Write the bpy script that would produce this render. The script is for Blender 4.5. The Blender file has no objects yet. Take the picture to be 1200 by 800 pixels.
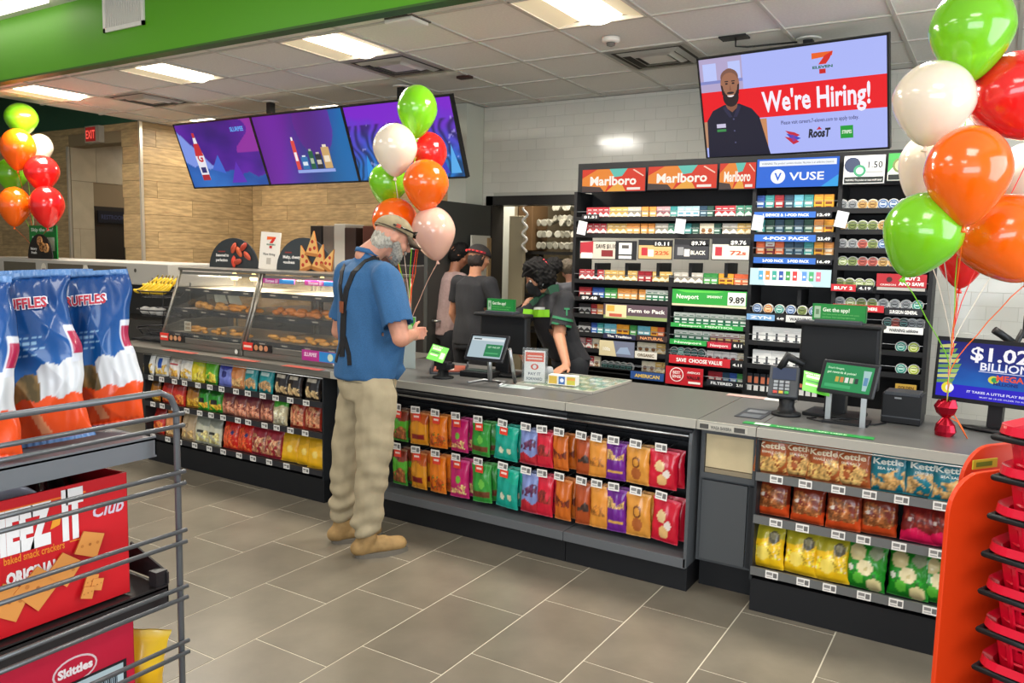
import bpy, math, random
import numpy as np
from mathutils import Matrix, Vector, noise
random.seed(7)
C = bpy.context.scene.collection
PI = math.pi

# ------------------------------------------------------------ camera
FPX, YAW, PITCH, ROLL, EYE = 929.36, math.radians(31.5728), math.radians(6.2032), math.radians(1.3155), 1.615
def cam_axes():
    cy, sy, cp, sp = math.cos(YAW), math.sin(YAW), math.cos(PITCH), math.sin(PITCH)
    f = Vector((-sy*cp, cy*cp, -sp)); r = Vector((cy, sy, 0)); u = r.cross(f)
    cr, sr = math.cos(ROLL), math.sin(ROLL)
    return cr*r+sr*u, -sr*r+cr*u, f
CR, CU, CF = cam_axes()
cam_d = bpy.data.cameras.new('camera'); cam = bpy.data.objects.new('camera', cam_d); C.objects.link(cam)
cam_d.sensor_width = 36; cam_d.lens = FPX/1200*36; cam_d.clip_start = .05
m = Matrix((CR, CU, -CF)).transposed().to_4x4(); m.translation = (0, 0, EYE); cam.matrix_world = m
bpy.context.scene.camera = cam

# ------------------------------------------------------------ world, exposure, customer-side light
w = bpy.data.worlds.new('world'); bpy.context.scene.world = w; w.use_nodes = True
w.node_tree.nodes['Background'].inputs[0].default_value = (.80, .90, 1, 1)
w.node_tree.nodes['Background'].inputs[1].default_value = .55
vs = bpy.context.scene.view_settings
vs.view_transform = 'Standard'; vs.look = 'None'; vs.exposure = 0.04; vs.gamma = 1
def area(name, loc, size, power, rot=(0, 0, 0), col=(1, .93, .84), sy=None):
    l = bpy.data.lights.new(name, 'AREA'); l.energy = power; l.size = size; l.color = col
    if sy: l.shape = 'RECTANGLE'; l.size_y = sy
    o = bpy.data.objects.new(name, l); C.objects.link(o); o.location = loc; o.rotation_euler = rot
    return o
# unseen fill lights added over the sales floor and at the shop front
for x, y in ((-5.6, 1.6), (-2.7, 1.6), (.2, 1.6), (-4.2, -.9), (-.8, -.9)):
    area('sales_floor_fill', (x, y, 3.5), 1.0, 34, col=(1, .95, .88))
area('shop_front_fill', (1.5, -4.5, 1.5), 6, 330, (math.radians(98), 0, math.radians(10)), (.86, .93, 1), 2.6)  # added area light, tilted up to brighten the ceiling
area('side_window_daylight', (2.4, 3.4, 1.9), 2.6, 110, (math.radians(80), 0, math.radians(75)), (.80, .90, 1), 2.4)

def at(px, py, x=None, y=None, z=None, d=None):
    "world point seen at a pixel of the photo on a given plane / depth"
    v = (px-600)/FPX*CR - (py-400)/FPX*CU + CF
    if x is not None: t = x/v.x
    elif y is not None: t = y/v.y
    elif z is not None: t = (z-EYE)/v.z
    else: t = d
    return Vector((0, 0, EYE)) + v*t

# ------------------------------------------------------------ colour + materials
def lin(c):
    if isinstance(c, str):
        c = c.lstrip('#'); c = [int(c[i:i+2], 16)/255 for i in (0, 2, 4)]
    return tuple(x/12.92 if x <= .04045 else ((x+.055)/1.055)**2.4 for x in c)
def hx(c):
    c = c.lstrip('#'); return np.array([int(c[i:i+2], 16)/255 for i in (0, 2, 4)])
MATS = {}
def M(name, col=None, rough=.5, metal=0, noise_=None, bump=None, alpha=1, trans=0, emit=0, coat=0, ior=1.45, spec=.5, tint=None):
    "procedural principled material; col None reads the printed colour attribute"
    if name in MATS: return MATS[name]
    m = bpy.data.materials.new(name); m.use_nodes = True; nt = m.node_tree; N = nt.nodes; L = nt.links
    b = N['Principled BSDF']; MATS[name] = m
    b.inputs['Roughness'].default_value = rough; b.inputs['Metallic'].default_value = metal
    b.inputs['Alpha'].default_value = alpha; b.inputs['Transmission Weight'].default_value = trans
    b.inputs['Coat Weight'].default_value = coat; b.inputs['IOR'].default_value = ior
    b.inputs['Specular IOR Level'].default_value = spec
    src = None
    if col is None:
        a = N.new('ShaderNodeAttribute'); a.attribute_name = 'Col'; src = a.outputs['Color']
    else:
        c = (*lin(col), 1); b.inputs['Base Color'].default_value = c
        if noise_ :
            sc, am = noise_[:2]
            tc = N.new('ShaderNodeTexCoord'); n = N.new('ShaderNodeTexNoise'); n.inputs['Scale'].default_value = sc; n.inputs['Detail'].default_value = 5
            mp = N.new('ShaderNodeMapping'); L.new(tc.outputs['Object'], mp.inputs[0]); L.new(mp.outputs[0], n.inputs['Vector'])
            if len(noise_) > 2: mp.inputs['Scale'].default_value = noise_[2]
            r = N.new('ShaderNodeValToRGB'); L.new(n.outputs['Fac'], r.inputs[0])
            r.color_ramp.elements[0].position = .3; r.color_ramp.elements[1].position = .7
            r.color_ramp.elements[0].color = (*[x*(1-am) for x in c[:3]], 1); r.color_ramp.elements[1].color = (*[min(1, x*(1+am)) for x in c[:3]], 1)
            src = r.outputs[0]
    if tint:      # per-object random value (wood planks, tiles)
        oi = N.new('ShaderNodeObjectInfo'); hs = N.new('ShaderNodeHueSaturation'); mr = N.new('ShaderNodeMapRange')
        mr.inputs['To Min'].default_value = 1-tint; mr.inputs['To Max'].default_value = 1+tint
        L.new(oi.outputs['Random'], mr.inputs['Value']); L.new(mr.outputs[0], hs.inputs['Value'])
        if src: L.new(src, hs.inputs['Color'])
        else: hs.inputs['Color'].default_value = (*lin(col), 1)
        src = hs.outputs[0]
    if src and not (emit and name == 'lit_screen'):
        L.new(src, b.inputs['Base Color'])
    if name == 'lit_screen': b.inputs['Base Color'].default_value = (.01, .01, .012, 1)
    if emit:
        b.inputs['Emission Strength'].default_value = emit
        if src: L.new(src, b.inputs['Emission Color'])
        else: b.inputs['Emission Color'].default_value = (*lin(col), 1)
    if bump:
        tc = N.new('ShaderNodeTexCoord'); n = N.new('ShaderNodeTexNoise'); n.inputs['Scale'].default_value = bump[0]; n.inputs['Detail'].default_value = 3
        L.new(tc.outputs['Object'], n.inputs['Vector'])
        bp = N.new('ShaderNodeBump'); bp.inputs['Strength'].default_value = bump[1]; bp.inputs['Distance'].default_value = .01
        L.new(n.outputs['Fac'], bp.inputs['Height']); L.new(bp.outputs[0], b.inputs['Normal'])
    return m
def PRINT(): return M('printed_card', None, .45)
def GLOSSY(): return M('printed_foil', None, .28, coat=.25)
def SCREEN(): return M('lit_screen', None, .35, emit=1.0, spec=.2)

# ------------------------------------------------------------ mesh builder
BOXF = [(0, 3, 2, 1), (4, 5, 6, 7), (0, 1, 5, 4), (1, 2, 6, 5), (2, 3, 7, 6), (3, 0, 4, 7)]
class MB:
    def __init__(s): s.v = []; s.f = []; s.c = []; s.sm = []; s.vc = {}
    def add(s, vs, fs, col=None, smooth=False, T=None):
        o = len(s.v)
        if T is not None: vs = [T @ Vector(p) for p in vs]
        s.v += [tuple(p) for p in vs]; cl = lin(col) if col is not None else None
        for f in fs: s.f.append([i+o for i in f]); s.c.append(cl); s.sm.append(smooth)
        return s
    def box(s, a, b, col=None, T=None):
        x0, y0, z0 = a; x1, y1, z1 = b
        return s.add([(x0, y0, z0), (x1, y0, z0), (x1, y1, z0), (x0, y1, z0), (x0, y0, z1), (x1, y0, z1), (x1, y1, z1), (x0, y1, z1)], BOXF, col, T=T)
    def cb(s, c, sz, col=None, T=None):
        return s.box([c[i]-sz[i]/2 for i in range(3)], [c[i]+sz[i]/2 for i in range(3)], col, T)
    def tube(s, pts, r, n=8, col=None, smooth=True, T=None, caps=True):
        pts = [Vector(p) for p in pts]; vs = []; fs = []; up = None
        rr = r if isinstance(r, (list, tuple)) else [r]*len(pts)
        for i, p in enumerate(pts):
            a = pts[max(i-1, 0)]; b = pts[min(i+1, len(pts)-1)]; t = (b-a).normalized()
            if up is None: up = Vector((0, 0, 1)) if abs(t.z) < .9 else Vector((1, 0, 0))
            e = t.cross(up).normalized(); g = e.cross(t).normalized(); up = g
            vs += [p+(e*math.cos(2*PI*k/n)+g*math.sin(2*PI*k/n))*rr[i] for k in range(n)]
        for i in range(len(pts)-1):
            for k in range(n): fs.append((i*n+k, i*n+(k+1) % n, (i+1)*n+(k+1) % n, (i+1)*n+k))
        s.add(vs, fs, col, smooth, T)
        if caps:
            o = len(s.v)-len(vs)
            for f in ([o+n-1-k for k in range(n)], [o+(len(pts)-1)*n+k for k in range(n)]): s.f.append(list(f)); s.c.append(lin(col) if col else None); s.sm.append(False)
        return s
    def lathe(s, prof, n=16, col=None, T=None, smooth=True, cols=None):
        vs = []; 
        for r, z in prof: vs += [(r*math.cos(2*PI*k/n), r*math.sin(2*PI*k/n), z) for k in range(n)]
        for i in range(len(prof)-1):
            s.add([], [], None)
        o = len(s.v); s.v += [tuple(T @ Vector(p)) if T is not None else p for p in vs]
        for i in range(len(prof)-1):
            cc = cols[i] if cols else col
            for k in range(n): s.f.append([o+i*n+k, o+i*n+(k+1) % n, o+(i+1)*n+(k+1) % n, o+(i+1)*n+k]); s.c.append(lin(cc) if cc else None); s.sm.append(smooth)
        if prof[0][0] > 1e-5: s.f.append([o+n-1-k for k in range(n)]); s.c.append(lin(cols[0] if cols else col) if (cols or col) else None); s.sm.append(False)
        if prof[-1][0] > 1e-5: s.f.append([o+(len(prof)-1)*n+k for k in range(n)]); s.c.append(lin(cols[-1] if cols else col) if (cols or col) else None); s.sm.append(False)
        return s
    def prism(s, poly, y0, y1, col=None, T=None, side=None):
        "polygon in XZ extruded along Y (front is y0)"
        n = len(poly); a = sum(poly[i][0]*poly[(i+1) % n][1]-poly[(i+1) % n][0]*poly[i][1] for i in range(n))
        if a < 0: poly = poly[::-1]
        vs = [(x, y0, z) for x, z in poly]+[(x, y1, z) for x, z in poly]
        s.add(vs, [list(range(n))], col, T=T)
        o = len(s.v)-2*n
        cc = lin(side or col) if (side or col) else None
        for f in [[n+i for i in range(n)][::-1]]+[[(i+1) % n, i, n+i, n+(i+1) % n] for i in range(n)]:
            s.f.append([o+i for i in f]); s.c.append(cc); s.sm.append(False)
        return s
    def quad(s, ps, col=None): return s.add(ps, [(0, 1, 2, 3)], col)
    def flat(s, poly, y, col, T=None):
        "flat print polygon (XZ) facing -Y at depth y"
        n = len(poly); a = sum(poly[i][0]*poly[(i+1) % n][1]-poly[(i+1) % n][0]*poly[i][1] for i in range(n))
        if a < 0: poly = poly[::-1]
        return s.add([(x, y, z) for x, z in poly], [list(range(n))], col, T=T)
    def rect(s, x0, z0, x1, z1, y, col, T=None): return s.flat([(x0, z0), (x1, z0), (x1, z1), (x0, z1)], y, col, T)
    def disc(s, x, z, r, y, col, T=None, n=14, rz=None): return s.flat([(x+r*math.cos(2*PI*k/n), z+(rz or r)*math.sin(2*PI*k/n)) for k in range(n)], y, col, T)
    def text(s, st, x, z, size, y, col, T=None, align='C', width=None, bold=.02, shear=0, fn=None):
        vs, fs, wd = text_mesh(st, bold, shear)
        k = size; kx = k
        if width and wd*k > 0: kx = width/wd
        off = {'C': -wd/2, 'L': 0, 'R': -wd}[align]
        pts = [(x+(a+off)*kx, z+b*k) for a, b in vs]
        if fn: vv = [fn(a, b) for a, b in pts]
        else: vv = [(a, y, b) for a, b in pts]
        return s.add(vv, fs, col, T=T)
    def grid(s, P, cols=None, smooth=True, flip=False):
        "P: (nv,nu,3) array; cols: (nv,nu,3) srgb per-vertex"
        nv, nu = P.shape[:2]; o = len(s.v); s.v += [tuple(p) for p in P.reshape(-1, 3)]
        for j in range(nv-1):
            for i in range(nu-1):
                f = [o+j*nu+i, o+j*nu+i+1, o+(j+1)*nu+i+1, o+(j+1)*nu+i]
                s.f.append(f[::-1] if flip else f); s.c.append(None); s.sm.append(smooth)
        if cols is not None:
            cl = np.clip(cols.reshape(-1, 3), 0, 1); cl = np.where(cl <= .04045, cl/12.92, ((cl+.055)/1.055)**2.4)
            for i, c in enumerate(cl): s.vc[o+i] = c
        return s
    def build(s, name, mat, parent=None, bevel=0, subsurf=0, solid=0, link=True, loc=None):
        me = bpy.data.meshes.new(name); me.from_pydata(s.v, [], s.f)
        me.polygons.foreach_set('use_smooth', s.sm)
        if s.vc or any(c is not None for c in s.c):
            at_ = me.color_attributes.new('Col', 'FLOAT_COLOR', 'CORNER')
            out = []
            for f, c in zip(s.f, s.c):
                for i in f:
                    cc = s.vc.get(i) if c is None else c
                    if cc is None: cc = (.5, .5, .5)
                    out += [cc[0], cc[1], cc[2], 1]
            at_.data.foreach_set('color', out)
        me.materials.append(mat); me.update()
        o = bpy.data.objects.new(name, me)
        if link: C.objects.link(o)
        if parent: o.parent = parent
        if loc is not None: o.location = loc
        if solid: md = o.modifiers.new('solidify', 'SOLIDIFY'); md.thickness = solid; md.offset = 0
        if bevel: md = o.modifiers.new('bevel', 'BEVEL'); md.width = bevel; md.segments = 2; md.limit_method = 'ANGLE'
        if subsurf: md = o.modifiers.new('sub', 'SUBSURF'); md.levels = subsurf; md.render_levels = subsurf
        return o
TXT = {}
def text_mesh(st, bold=.02, shear=0):
    k = (st, bold, shear)
    if k in TXT: return TXT[k]
    cu = bpy.data.curves.new('t', 'FONT'); cu.body = st; cu.size = 1; cu.offset = bold; cu.shear = shear; cu.resolution_u = 2; cu.align_x = 'LEFT'
    o = bpy.data.objects.new('t', cu); me = o.to_mesh()
    vs = [(v.co.x, v.co.y) for v in me.vertices]; fs = []
    for p in me.polygons:
        f = list(p.vertices)
        a = sum(vs[f[i]][0]*vs[f[(i+1) % len(f)]][1]-vs[f[(i+1) % len(f)]][0]*vs[f[i]][1] for i in range(len(f)))
        fs.append(f if a > 0 else f[::-1])
    x0 = min([v[0] for v in vs] or [0]); x1 = max([v[0] for v in vs] or [0]); vs = [(a-x0, b) for a, b in vs]
    o.to_mesh_clear(); bpy.data.objects.remove(o); bpy.data.curves.remove(cu)
    TXT[k] = (vs, fs, x1-x0); return TXT[k]

# ------------------------------------------------------------ things
def tag(o, label=None, cat=None, group=None, kind=None):
    if label: o['label'] = label
    if cat: o['category'] = cat
    if group: o['group'] = group
    if kind: o['kind'] = kind
    return o
def thing(name, label, cat, loc=(0, 0, 0), rz=0, group=None, rot=None):
    o = bpy.data.objects.new(name, None); C.objects.link(o); o.empty_display_size = .05
    o.location = loc; o.rotation_euler = rot if rot else (0, 0, rz)
    return tag(o, label, cat, group)
def dup(o, loc=None, rz=None, label=None, group=None, rot=None, scale=None, parent=None):
    c = o.copy(); C.objects.link(c)
    if loc is not None: c.location = loc
    if rz is not None: c.rotation_euler = (0, 0, rz)
    if rot is not None: c.rotation_euler = rot
    if scale is not None: c.scale = (scale,)*3 if isinstance(scale, (int, float)) else scale
    if label: c['label'] = label
    if group: c['group'] = group
    if parent: c.parent = parent
    for ch in [x for x in o.children]:
        dup(ch, parent=c)
    return c
class Proto:
    "first use moves the original, later uses copy it"
    def __init__(s, o): s.o = o; s.used = False; s.kids = None
    def put(s, loc, rz=0, label=None, group=None, rot=None, scale=None):
        if not s.used:
            s.used = True; o = s.o; o.location = loc; o.rotation_euler = rot if rot else (0, 0, rz)
            if scale is not None: o.scale = (scale,)*3 if isinstance(scale, (int, float)) else scale
            if label: o['label'] = label
            if group: o['group'] = group
            return o
        return dup(s.o, loc, rz, label, group, rot, scale or (1, 1, 1))
def struct(name, mb, mat, **k): o = mb.build(name, mat, **k); o['kind'] = 'structure'; return o
def ORD(i):
    return ['first', 'second', 'third', 'fourth', 'fifth', 'sixth', 'seventh', 'eighth', 'ninth', 'tenth', 'eleventh', 'twelfth', 'thirteenth', 'fourteenth', 'fifteenth', 'sixteenth', 'seventeenth', 'eighteenth', 'nineteenth', 'twentieth', 'twenty-first', 'twenty-second', 'twenty-third', 'twenty-fourth', 'twenty-fifth', 'twenty-sixth', 'twenty-seventh', 'twenty-eighth', 'twenty-ninth', 'thirtieth', 'thirty-first', 'thirty-second', 'thirty-third', 'thirty-fourth'][i]
def fbm(x, y, s=0, oct=4):
    "cheap smooth 2D noise from sines, arrays in [-1,1]"
    r = 0*x; a = 1.
    rs = np.random.RandomState(s)
    for k in range(oct):
        p = rs.rand(6)*6.28; f = 1.9**k
        r = r+a*np.sin(f*(x*(1+p[0]*.1)+y*.6)+p[1]+1.3*np.sin(f*y*1.1+p[2]))*np.cos(f*(y-x*.5)+p[3]+np.sin(f*x*.8+p[4])); a *= .55
    return r/1.6
# ============================================================ structure
CZ = 3.08
beige = '#a39b88'
# floor: grout bed + tiles .406 x .61, thirds offset
struct_floor = struct('floor', MB().box((-13.5, -3, -.06), (5, 9.5, -.0015)), M('grout', '#cfc6b2', .8))
fm = M('floor_tile', '#746c5e', .30, noise_=(3.5, .16), bump=(22, .05), tint=.06, spec=.35)
TW, TL = .4065, .6095
tp = None
bed = MB()
for k in range(-28, 12):
    x0 = -1.267*1.0419+k*TW
    off = [0, 2*TL/3, TL/3][k % 3]
    y = 2.642*1.0419-off-6*TL
    while y < 9:
        cx, cy = x0+TW/2, y+TL/2
        dd = (Vector((cx, cy, 0))-Vector((0, 0, EYE)))
        dep = dd.dot(CF)
        vis = dep > .5 and abs(dd.dot(CR)/dep) < .72 and (dd.dot(CU)/dep) > -.62 and -7.2 < cx < 1 and cy < 3.9
        if vis:
            if tp is None:
                tp = MB().box((-TW/2+.003, -TL/2+.003, -.012), (TW/2-.003, TL/2-.003, 0)).build('tile', fm, struct_floor, loc=(cx, cy, 0))
            else:
                t = tp.copy(); t.location = (cx, cy, 0); C.objects.link(t)
        elif -13 < cx < 4.6 and -2.8 < cy < 9.2:
            bed.box((cx-TW/2+.003, cy-TL/2+.003, -.012), (cx+TW/2-.003, cy+TL/2-.003, 0))
        y += TL
o = bed.build('tile_field', fm, struct_floor); o['kind'] = 'stuff'

# ceiling over the counter: T-bar grid with lay-in tiles
GX0, GP = -8.37, .642; GY0 = 4.047
ceil = struct('ceiling', MB().box((-8.8, 3.82, CZ+.03), (2.6, 9.0, CZ+.08)), M('ceiling_void', '#b8b2a6', .9))
cm = M('ceiling_tile', '#e6e3dc', .9, noise_=(60, .04), bump=(160, .12), tint=.03)
cp = None
LIGHTS = [(0, 0), (3, 0), (6, 0), (9, 0), (12, 0), (12, 3), (3, 3)]
LIGHTS = [(0, 0), (3, 0), (6, 0), (9, 0), (12, 0), (0, 3), (3, 3)]  # fifth light of the front row is out of view, added for its light
VENTS = [(6, 1), (9, 2), (1, 1)]
grid = MB()
for i in range(-1, 19):
    xa = GX0+i*GP; 
    if -8.8 < xa < 2.6: grid.box((xa-.012, 3.82, CZ-.004), (xa+.012, 7.6, CZ+.02))
    for j in range(-1, 6):
        ya = GY0+j*GP
        if (i, j) in LIGHTS or (i, j) in VENTS: continue
        x0, x1, y0, y1 = max(xa, -8.8)+.012, min(xa+GP, 2.6)-.012, max(ya, 3.84)+.012, min(ya+GP, 7.6)-.012
        if x1-x0 < .05: continue
        full = abs(x1-x0-GP+.024) < 1e-4 and abs(y1-y0-GP+.024) < 1e-4
        if full and cp is not None:
            t = cp.copy(); C.objects.link(t); t.location = ((x0+x1)/2, (y0+y1)/2, CZ+.006)
        else:
            hx_, hy = (x1-x0)/2, (y1-y0)/2
            t = MB().box((-hx_, -hy, 0), (hx_, hy, .02)).build('ceiling_tile', cm, ceil, loc=((x0+x1)/2, (y0+y1)/2, CZ+.006))
            if full: cp = t
for j in range(-1, 7): 
    ya = GY0+j*GP
    if 3.8 < ya < 7.7: grid.box((-8.8, ya-.012, CZ-.003), (2.6, ya+.012, CZ+.02))
grid.build('ceiling_grid', M('tbar', '#c6c2b8', .6), ceil)

# green bulkhead between the sales floor ceiling and the lower ceiling
bh = struct('wall_bulkhead', MB().box((-13.4, 3.76, CZ-.03), (5, 3.84, 3.95)), M('green_paint', '#57a017', .45))
MB().box((-13.4, 3.755, CZ-.045), (5, 3.845, CZ-.03)).build('trim', M('dark_green_edge', '#3a5f22', .5), bh)
uc = struct('ceiling_front', MB().box((-13.4, -5, 3.56), (5, 3.76, 3.62)), M('upper_ceiling', '#e2dfd8', .9))
o = thing('linear_light', 'long white strip light along the raised ceiling above the green bulkhead', 'lamp', (-8.2, 3.55, 3.54))
MB().box((-1.6, -.06, -.02), (1.6, .06, .02)).build('diffuser', M('strip_diffuser', '#fff6e6', .5, emit=4), o)

# left timber look tile walls
wood = M('wood_look_tile', '#b0946a', .42, noise_=(5.5, .30, (1, 1, 7)), bump=(30, .1), tint=.13, spec=.4)
wood2 = M('wood_look_tile_y', '#b0946a', .42, noise_=(5.5, .30, (1, 1, 7)), bump=(30, .1), tint=.13, spec=.4)
def planks(parent, u0, u1, z0, z1, fn, L=1.21, H=.2, hole=None, axis='x', mt=None):
    "fn(u,z)->location; planks proud of the joint bed"
    made = {}; r = 0; z = z0
    while z < z1-.02:
        zz = min(z+H, z1); u = u0-[0, .45, .85][r % 3]*L
        while u < u1:
            a, b = max(u, u0), min(u+L, u1)
            segs = [(a, b)]
            if hole and z < hole[3]-.05 and zz > hole[2]:
                segs = [(a, min(b, hole[0])), (max(a, hole[1]), b)]
            for a_, b_ in segs:
                if b_-a_ < .03: continue
                k = (round(b_-a_, 3), round(zz-z, 3))
                loc = fn((a_+b_)/2, (z+zz)/2)
                if k in made:
                    t = made[k].copy(); C.objects.link(t); t.location = loc
                else:
                    hw, hh = (b_-a_)/2-.002, (zz-z)/2-.002
                    mb = MB().box((-hw, -.006, -hh), (hw, .006, hh)) if axis == 'x' else MB().box((-.006, -hw, -hh), (.006, hw, hh))
                    t = mb.build('plank', mt or wood, parent, loc=loc); made[k] = t
            u += L
        z += H; r += 1
jm = M('plank_joint', '#8a7658', .8)
# wall facing the sales floor beside the restroom passage
wl = struct('wall_left_passage', MB().box((-13.4, 5.8, 0), (-10.27, 6.0, CZ)).box((-9.13, 5.8, 0), (-8.76, 6.0, CZ)).box((-10.27, 5.8, 2.86), (-9.13, 6.0, CZ)), jm)
planks(wl, -13.4, -8.756, 0, CZ, lambda u, z: (u, 5.797, z), hole=(-10.27, -9.13, 0, 2.86))
struct('trim_1', MB().box((-10.29, 5.77, 0), (-10.26, 5.80, 2.86)), M('corner_profile', '#d8cfbd', .3, .6))
struct('trim_2', MB().box((-8.76, 5.77, 0), (-8.73, 5.805, CZ)), M('corner_profile'))
struct('wall_left_upper', MB().box((-13.4, 5.78, CZ), (-8.8, 6.0, 3.9)), M('dark_green_paint', '#28503a', .6))
# wall running back (faces +X)
w2 = struct('wall_left', MB().box((-8.95, 5.9, 0), (-8.756, 7.5, CZ)), jm)
planks(w2, 5.81, 7.42, 0, CZ, lambda u, z: (-8.752, u, z), axis='y')
w3 = struct('wall_back_wood', MB().box((-8.8, 7.43, 0), (-4.79, 7.6, CZ)), jm)
planks(w3, -8.746, -4.79, 0, CZ, lambda u, z: (u, 7.427, z))
# passage behind the opening
w4 = struct('wall_passage_side', MB().box((-10.45, 5.81, 0), (-10.27, 8.3, CZ)), jm)
ptile = M('passage_tile', '#b5a68a', .4, noise_=(6, .08), tint=.04)
planks(w4, 5.81, 8.1, 0, CZ, lambda u, z: (-10.265, u, z), axis='y', H=.61, L=.61, mt=ptile, hole=(6.10, 7.0, 0, 2.14))
pb = struct('wall_passage_back', MB().box((-10.27, 8.1, 0), (-8.95, 8.3, CZ)), M('passage_wall', '#a8977c', .6))
struct('door_1', MB().box((-10.272, 6.105, 0), (-10.262, 6.995, 2.135)), M('dark_door', '#2a2218', .5))
o = MB().box((-.22, 0, -.08), (.22, .02, .08), '#14141c').text('RESTROOMS', 0, -.03, .08, -.001, '#3c3f5c', width=.36).build('door_sign', PRINT(), loc=(-10.235, 6.36, 2.0)); o.rotation_euler = (0, 0, PI/2); tag(o, 'black sign plate above the dark restroom door in the passage', 'sign')
area('passage_fill', (-9.7, 7.2, 2.95), .5, 14)  # unseen light added to brighten the dark passage
struct('ceiling_passage', MB().box((-13.4, 5.95, CZ), (-8.8, 8.3, CZ+.05)), M('upper_ceiling'))
struct('ceiling_left', MB().box((-13.4, 3.82, 3.9), (-8.8, 6, 3.95)), M('upper_ceiling'))
struct('wall_left_far', MB().box((-13.5, -3, 0), (-13.4, 6, 3.95)), M('beige_wall', '#978a74', .7))

# white glazed tile wall behind the counter, with the store room doorway
WY = 6.80
wb = struct('wall_back', MB().box((-4.79, WY-.0055, 0), (-4.43, WY+.15, CZ)).box((-3.45, WY-.0055, 0), (2.6, WY+.15, CZ)).box((-4.43, WY-.0055, 2.17), (-3.45, WY+.15, CZ)), M('wall_joint', '#b5b2a7', .5))
tm = M('white_glazed_tile', '#d2cfc4', .12, noise_=(4, .02), tint=.03, spec=.6)
tiles = []
r = 0; z = 0
while z < CZ-.02:
    zz = min(z+.1016, CZ); x = -4.56-(r % 2)*.1016
    while x < 2.6:
        a, b = max(x, -4.56), min(x+.2032, 2.6)
        if not (z < 2.16 and b > -4.43 and a < -3.45): tiles.append((a, b, z, zz))
        elif a < -4.43 or b > -3.45:
            if a < -4.43: tiles.append((a, -4.43, z, zz))
            if b > -3.45: tiles.append((-3.45, b, z, zz))
        x += .2032
    z = zz; r += 1
tiles = [t for t in tiles if t[1]-t[0] > .01]
def vis_tile(t):
    x, z = (t[0]+t[1])/2, (t[2]+t[3])/2
    return (x < -.45 and z > 2.28) or (-.4 < x < .6 and z > .9 and z < 2.2)
A = sorted([t for t in tiles if vis_tile(t) and t[1]-t[0] > .2], key=lambda t: (t[0]**2+WY**2+(t[2]-EYE)**2))[:300]
As = set(A); t0 = None
for a, b, z, zz in A:
    loc = ((a+b)/2, WY, (z+zz)/2)
    if abs(zz-z-.1016) > 1e-3: As.discard((a, b, z, zz)); continue
    if t0 is None: t0 = MB().box((-.1006, -.007, -.0498), (.1006, .007, .0498)).build('wall_tile', tm, wb, loc=loc, bevel=.0012)
    else: t = t0.copy(); C.objects.link(t); t.location = loc
st = MB()
for t in tiles:
    if t not in As: st.box((t[0]+.0010, WY-.007, t[2]+.0010), (t[1]-.0010, WY+.007, t[3]-.0010))
o = st.build('wall_tile_field', tm, wb); o['kind'] = 'stuff'
struct('wall_column', MB().box((-4.79, 6.50, 0), (-4.57, 7.43, CZ)), M('column_paint', '#d0d2c4', .6))
struct('wall_right', MB().box((2.6, -1, 0), (2.75, 7, 3.6)), M('pale_wall', '#cfd4d2', .7))
dark = M('dark_frame', '#2b2723', .45)
struct('door_2', MB().box((-4.50, WY-.04, 0), (-4.42, WY+.17, 2.2)).box((-3.48, WY-.04, 0), (-3.40, WY+.17, 2.2)).box((-4.50, WY-.04, 2.11), (-3.40, WY+.17, 2.2)), dark)
# open door leaf, hinged on the left jamb
leaf = struct('door_3', MB().box((-4.47, 5.72, .01), (-4.43, 6.745, 2.10)), M('door_leaf', '#3a3b38', .5), bevel=.004)
MB().tube([(-4.43, 5.80, 1.0), (-4.37, 5.80, 1.0), (-4.37, 5.92, 1.0)], .012).build('door_handle', M('steel', '#b9b9b6', .3, .9), leaf)
# store room shell behind
struct('wall_store_left', MB().box((-4.79, 7.6, 0), (-4.70, 9, 2.9)), M('store_wall', '#8d8168', .8))
struct('wall_store_back', MB().box((-4.79, 9, 0), (-2.2, 9.1, 2.9)), M('store_wall'))
struct('wall_store_right', MB().box((-2.3, WY+.17, 0), (-2.2, 9, 2.9)), M('store_wall'))
struct('ceiling_store', MB().box((-4.57, WY+.17, 2.85), (-2.2, 9.1, 2.95)), M('upper_ceiling'))
area('store_room_lamp', (-4.1, 7.35, 2.8), .5, 26)

# ============================================================ ceiling fixtures
def troffer(x, y, lab, pw=48):
    o = thing('ceiling_light', lab, 'lamp', (x, y, CZ), 0, 'square ceiling lights over the counter')
    h = .309
    fr = MB()
    for a, b in (((-h, -h), (h, -h+.014)), ((-h, h-.014), (h, h)), ((-h, -h), (-h+.014, h)), ((h-.014, -h), (h, h))): fr.box((a[0], a[1], -.006), (b[0], b[1], .02))
    fr.build('frame', M('lamp_frame', '#d9d2c3', .5), o)
    rf = MB(); k = h-.014
    # recessed housing sloping up to the basket
    b_ = .15
    P = [(-k, -k, 0), (k, -k, 0), (k, k, 0), (-k, k, 0), (-b_, -k, .028), (b_, -k, .028), (b_, k, .028), (-b_, k, .028)]
    for q in (-1, 1): MB().add([(q*k, -k, 0), (q*b_, -k, .027), (q*b_, k, .027), (q*k, k, 0)], [(0, 1, 2, 3) if q > 0 else (3, 2, 1, 0)]).build('reflector', M('lamp_reflector', '#e8d9b8', .5, emit=.35), o)
    n = 10; V = []; F = []
    for i in range(n+1):
        t = i/n; xx = -b_+2*b_*t; zz = .027-.045*math.sin(PI*t)
        V += [(xx, -k, zz), (xx, k, zz)]
    for i in range(n): F.append((2*i, 2*i+2, 2*i+3, 2*i+1))
    MB().add(V, [f[::-1] for f in F], smooth=True).build('diffuser', M('lamp_diffuser', '#fff3da', .5, emit=6), o)
    area('troffer_lamp', (x, y, CZ-.05), .5, pw, col=(1, .95, .86))
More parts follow.
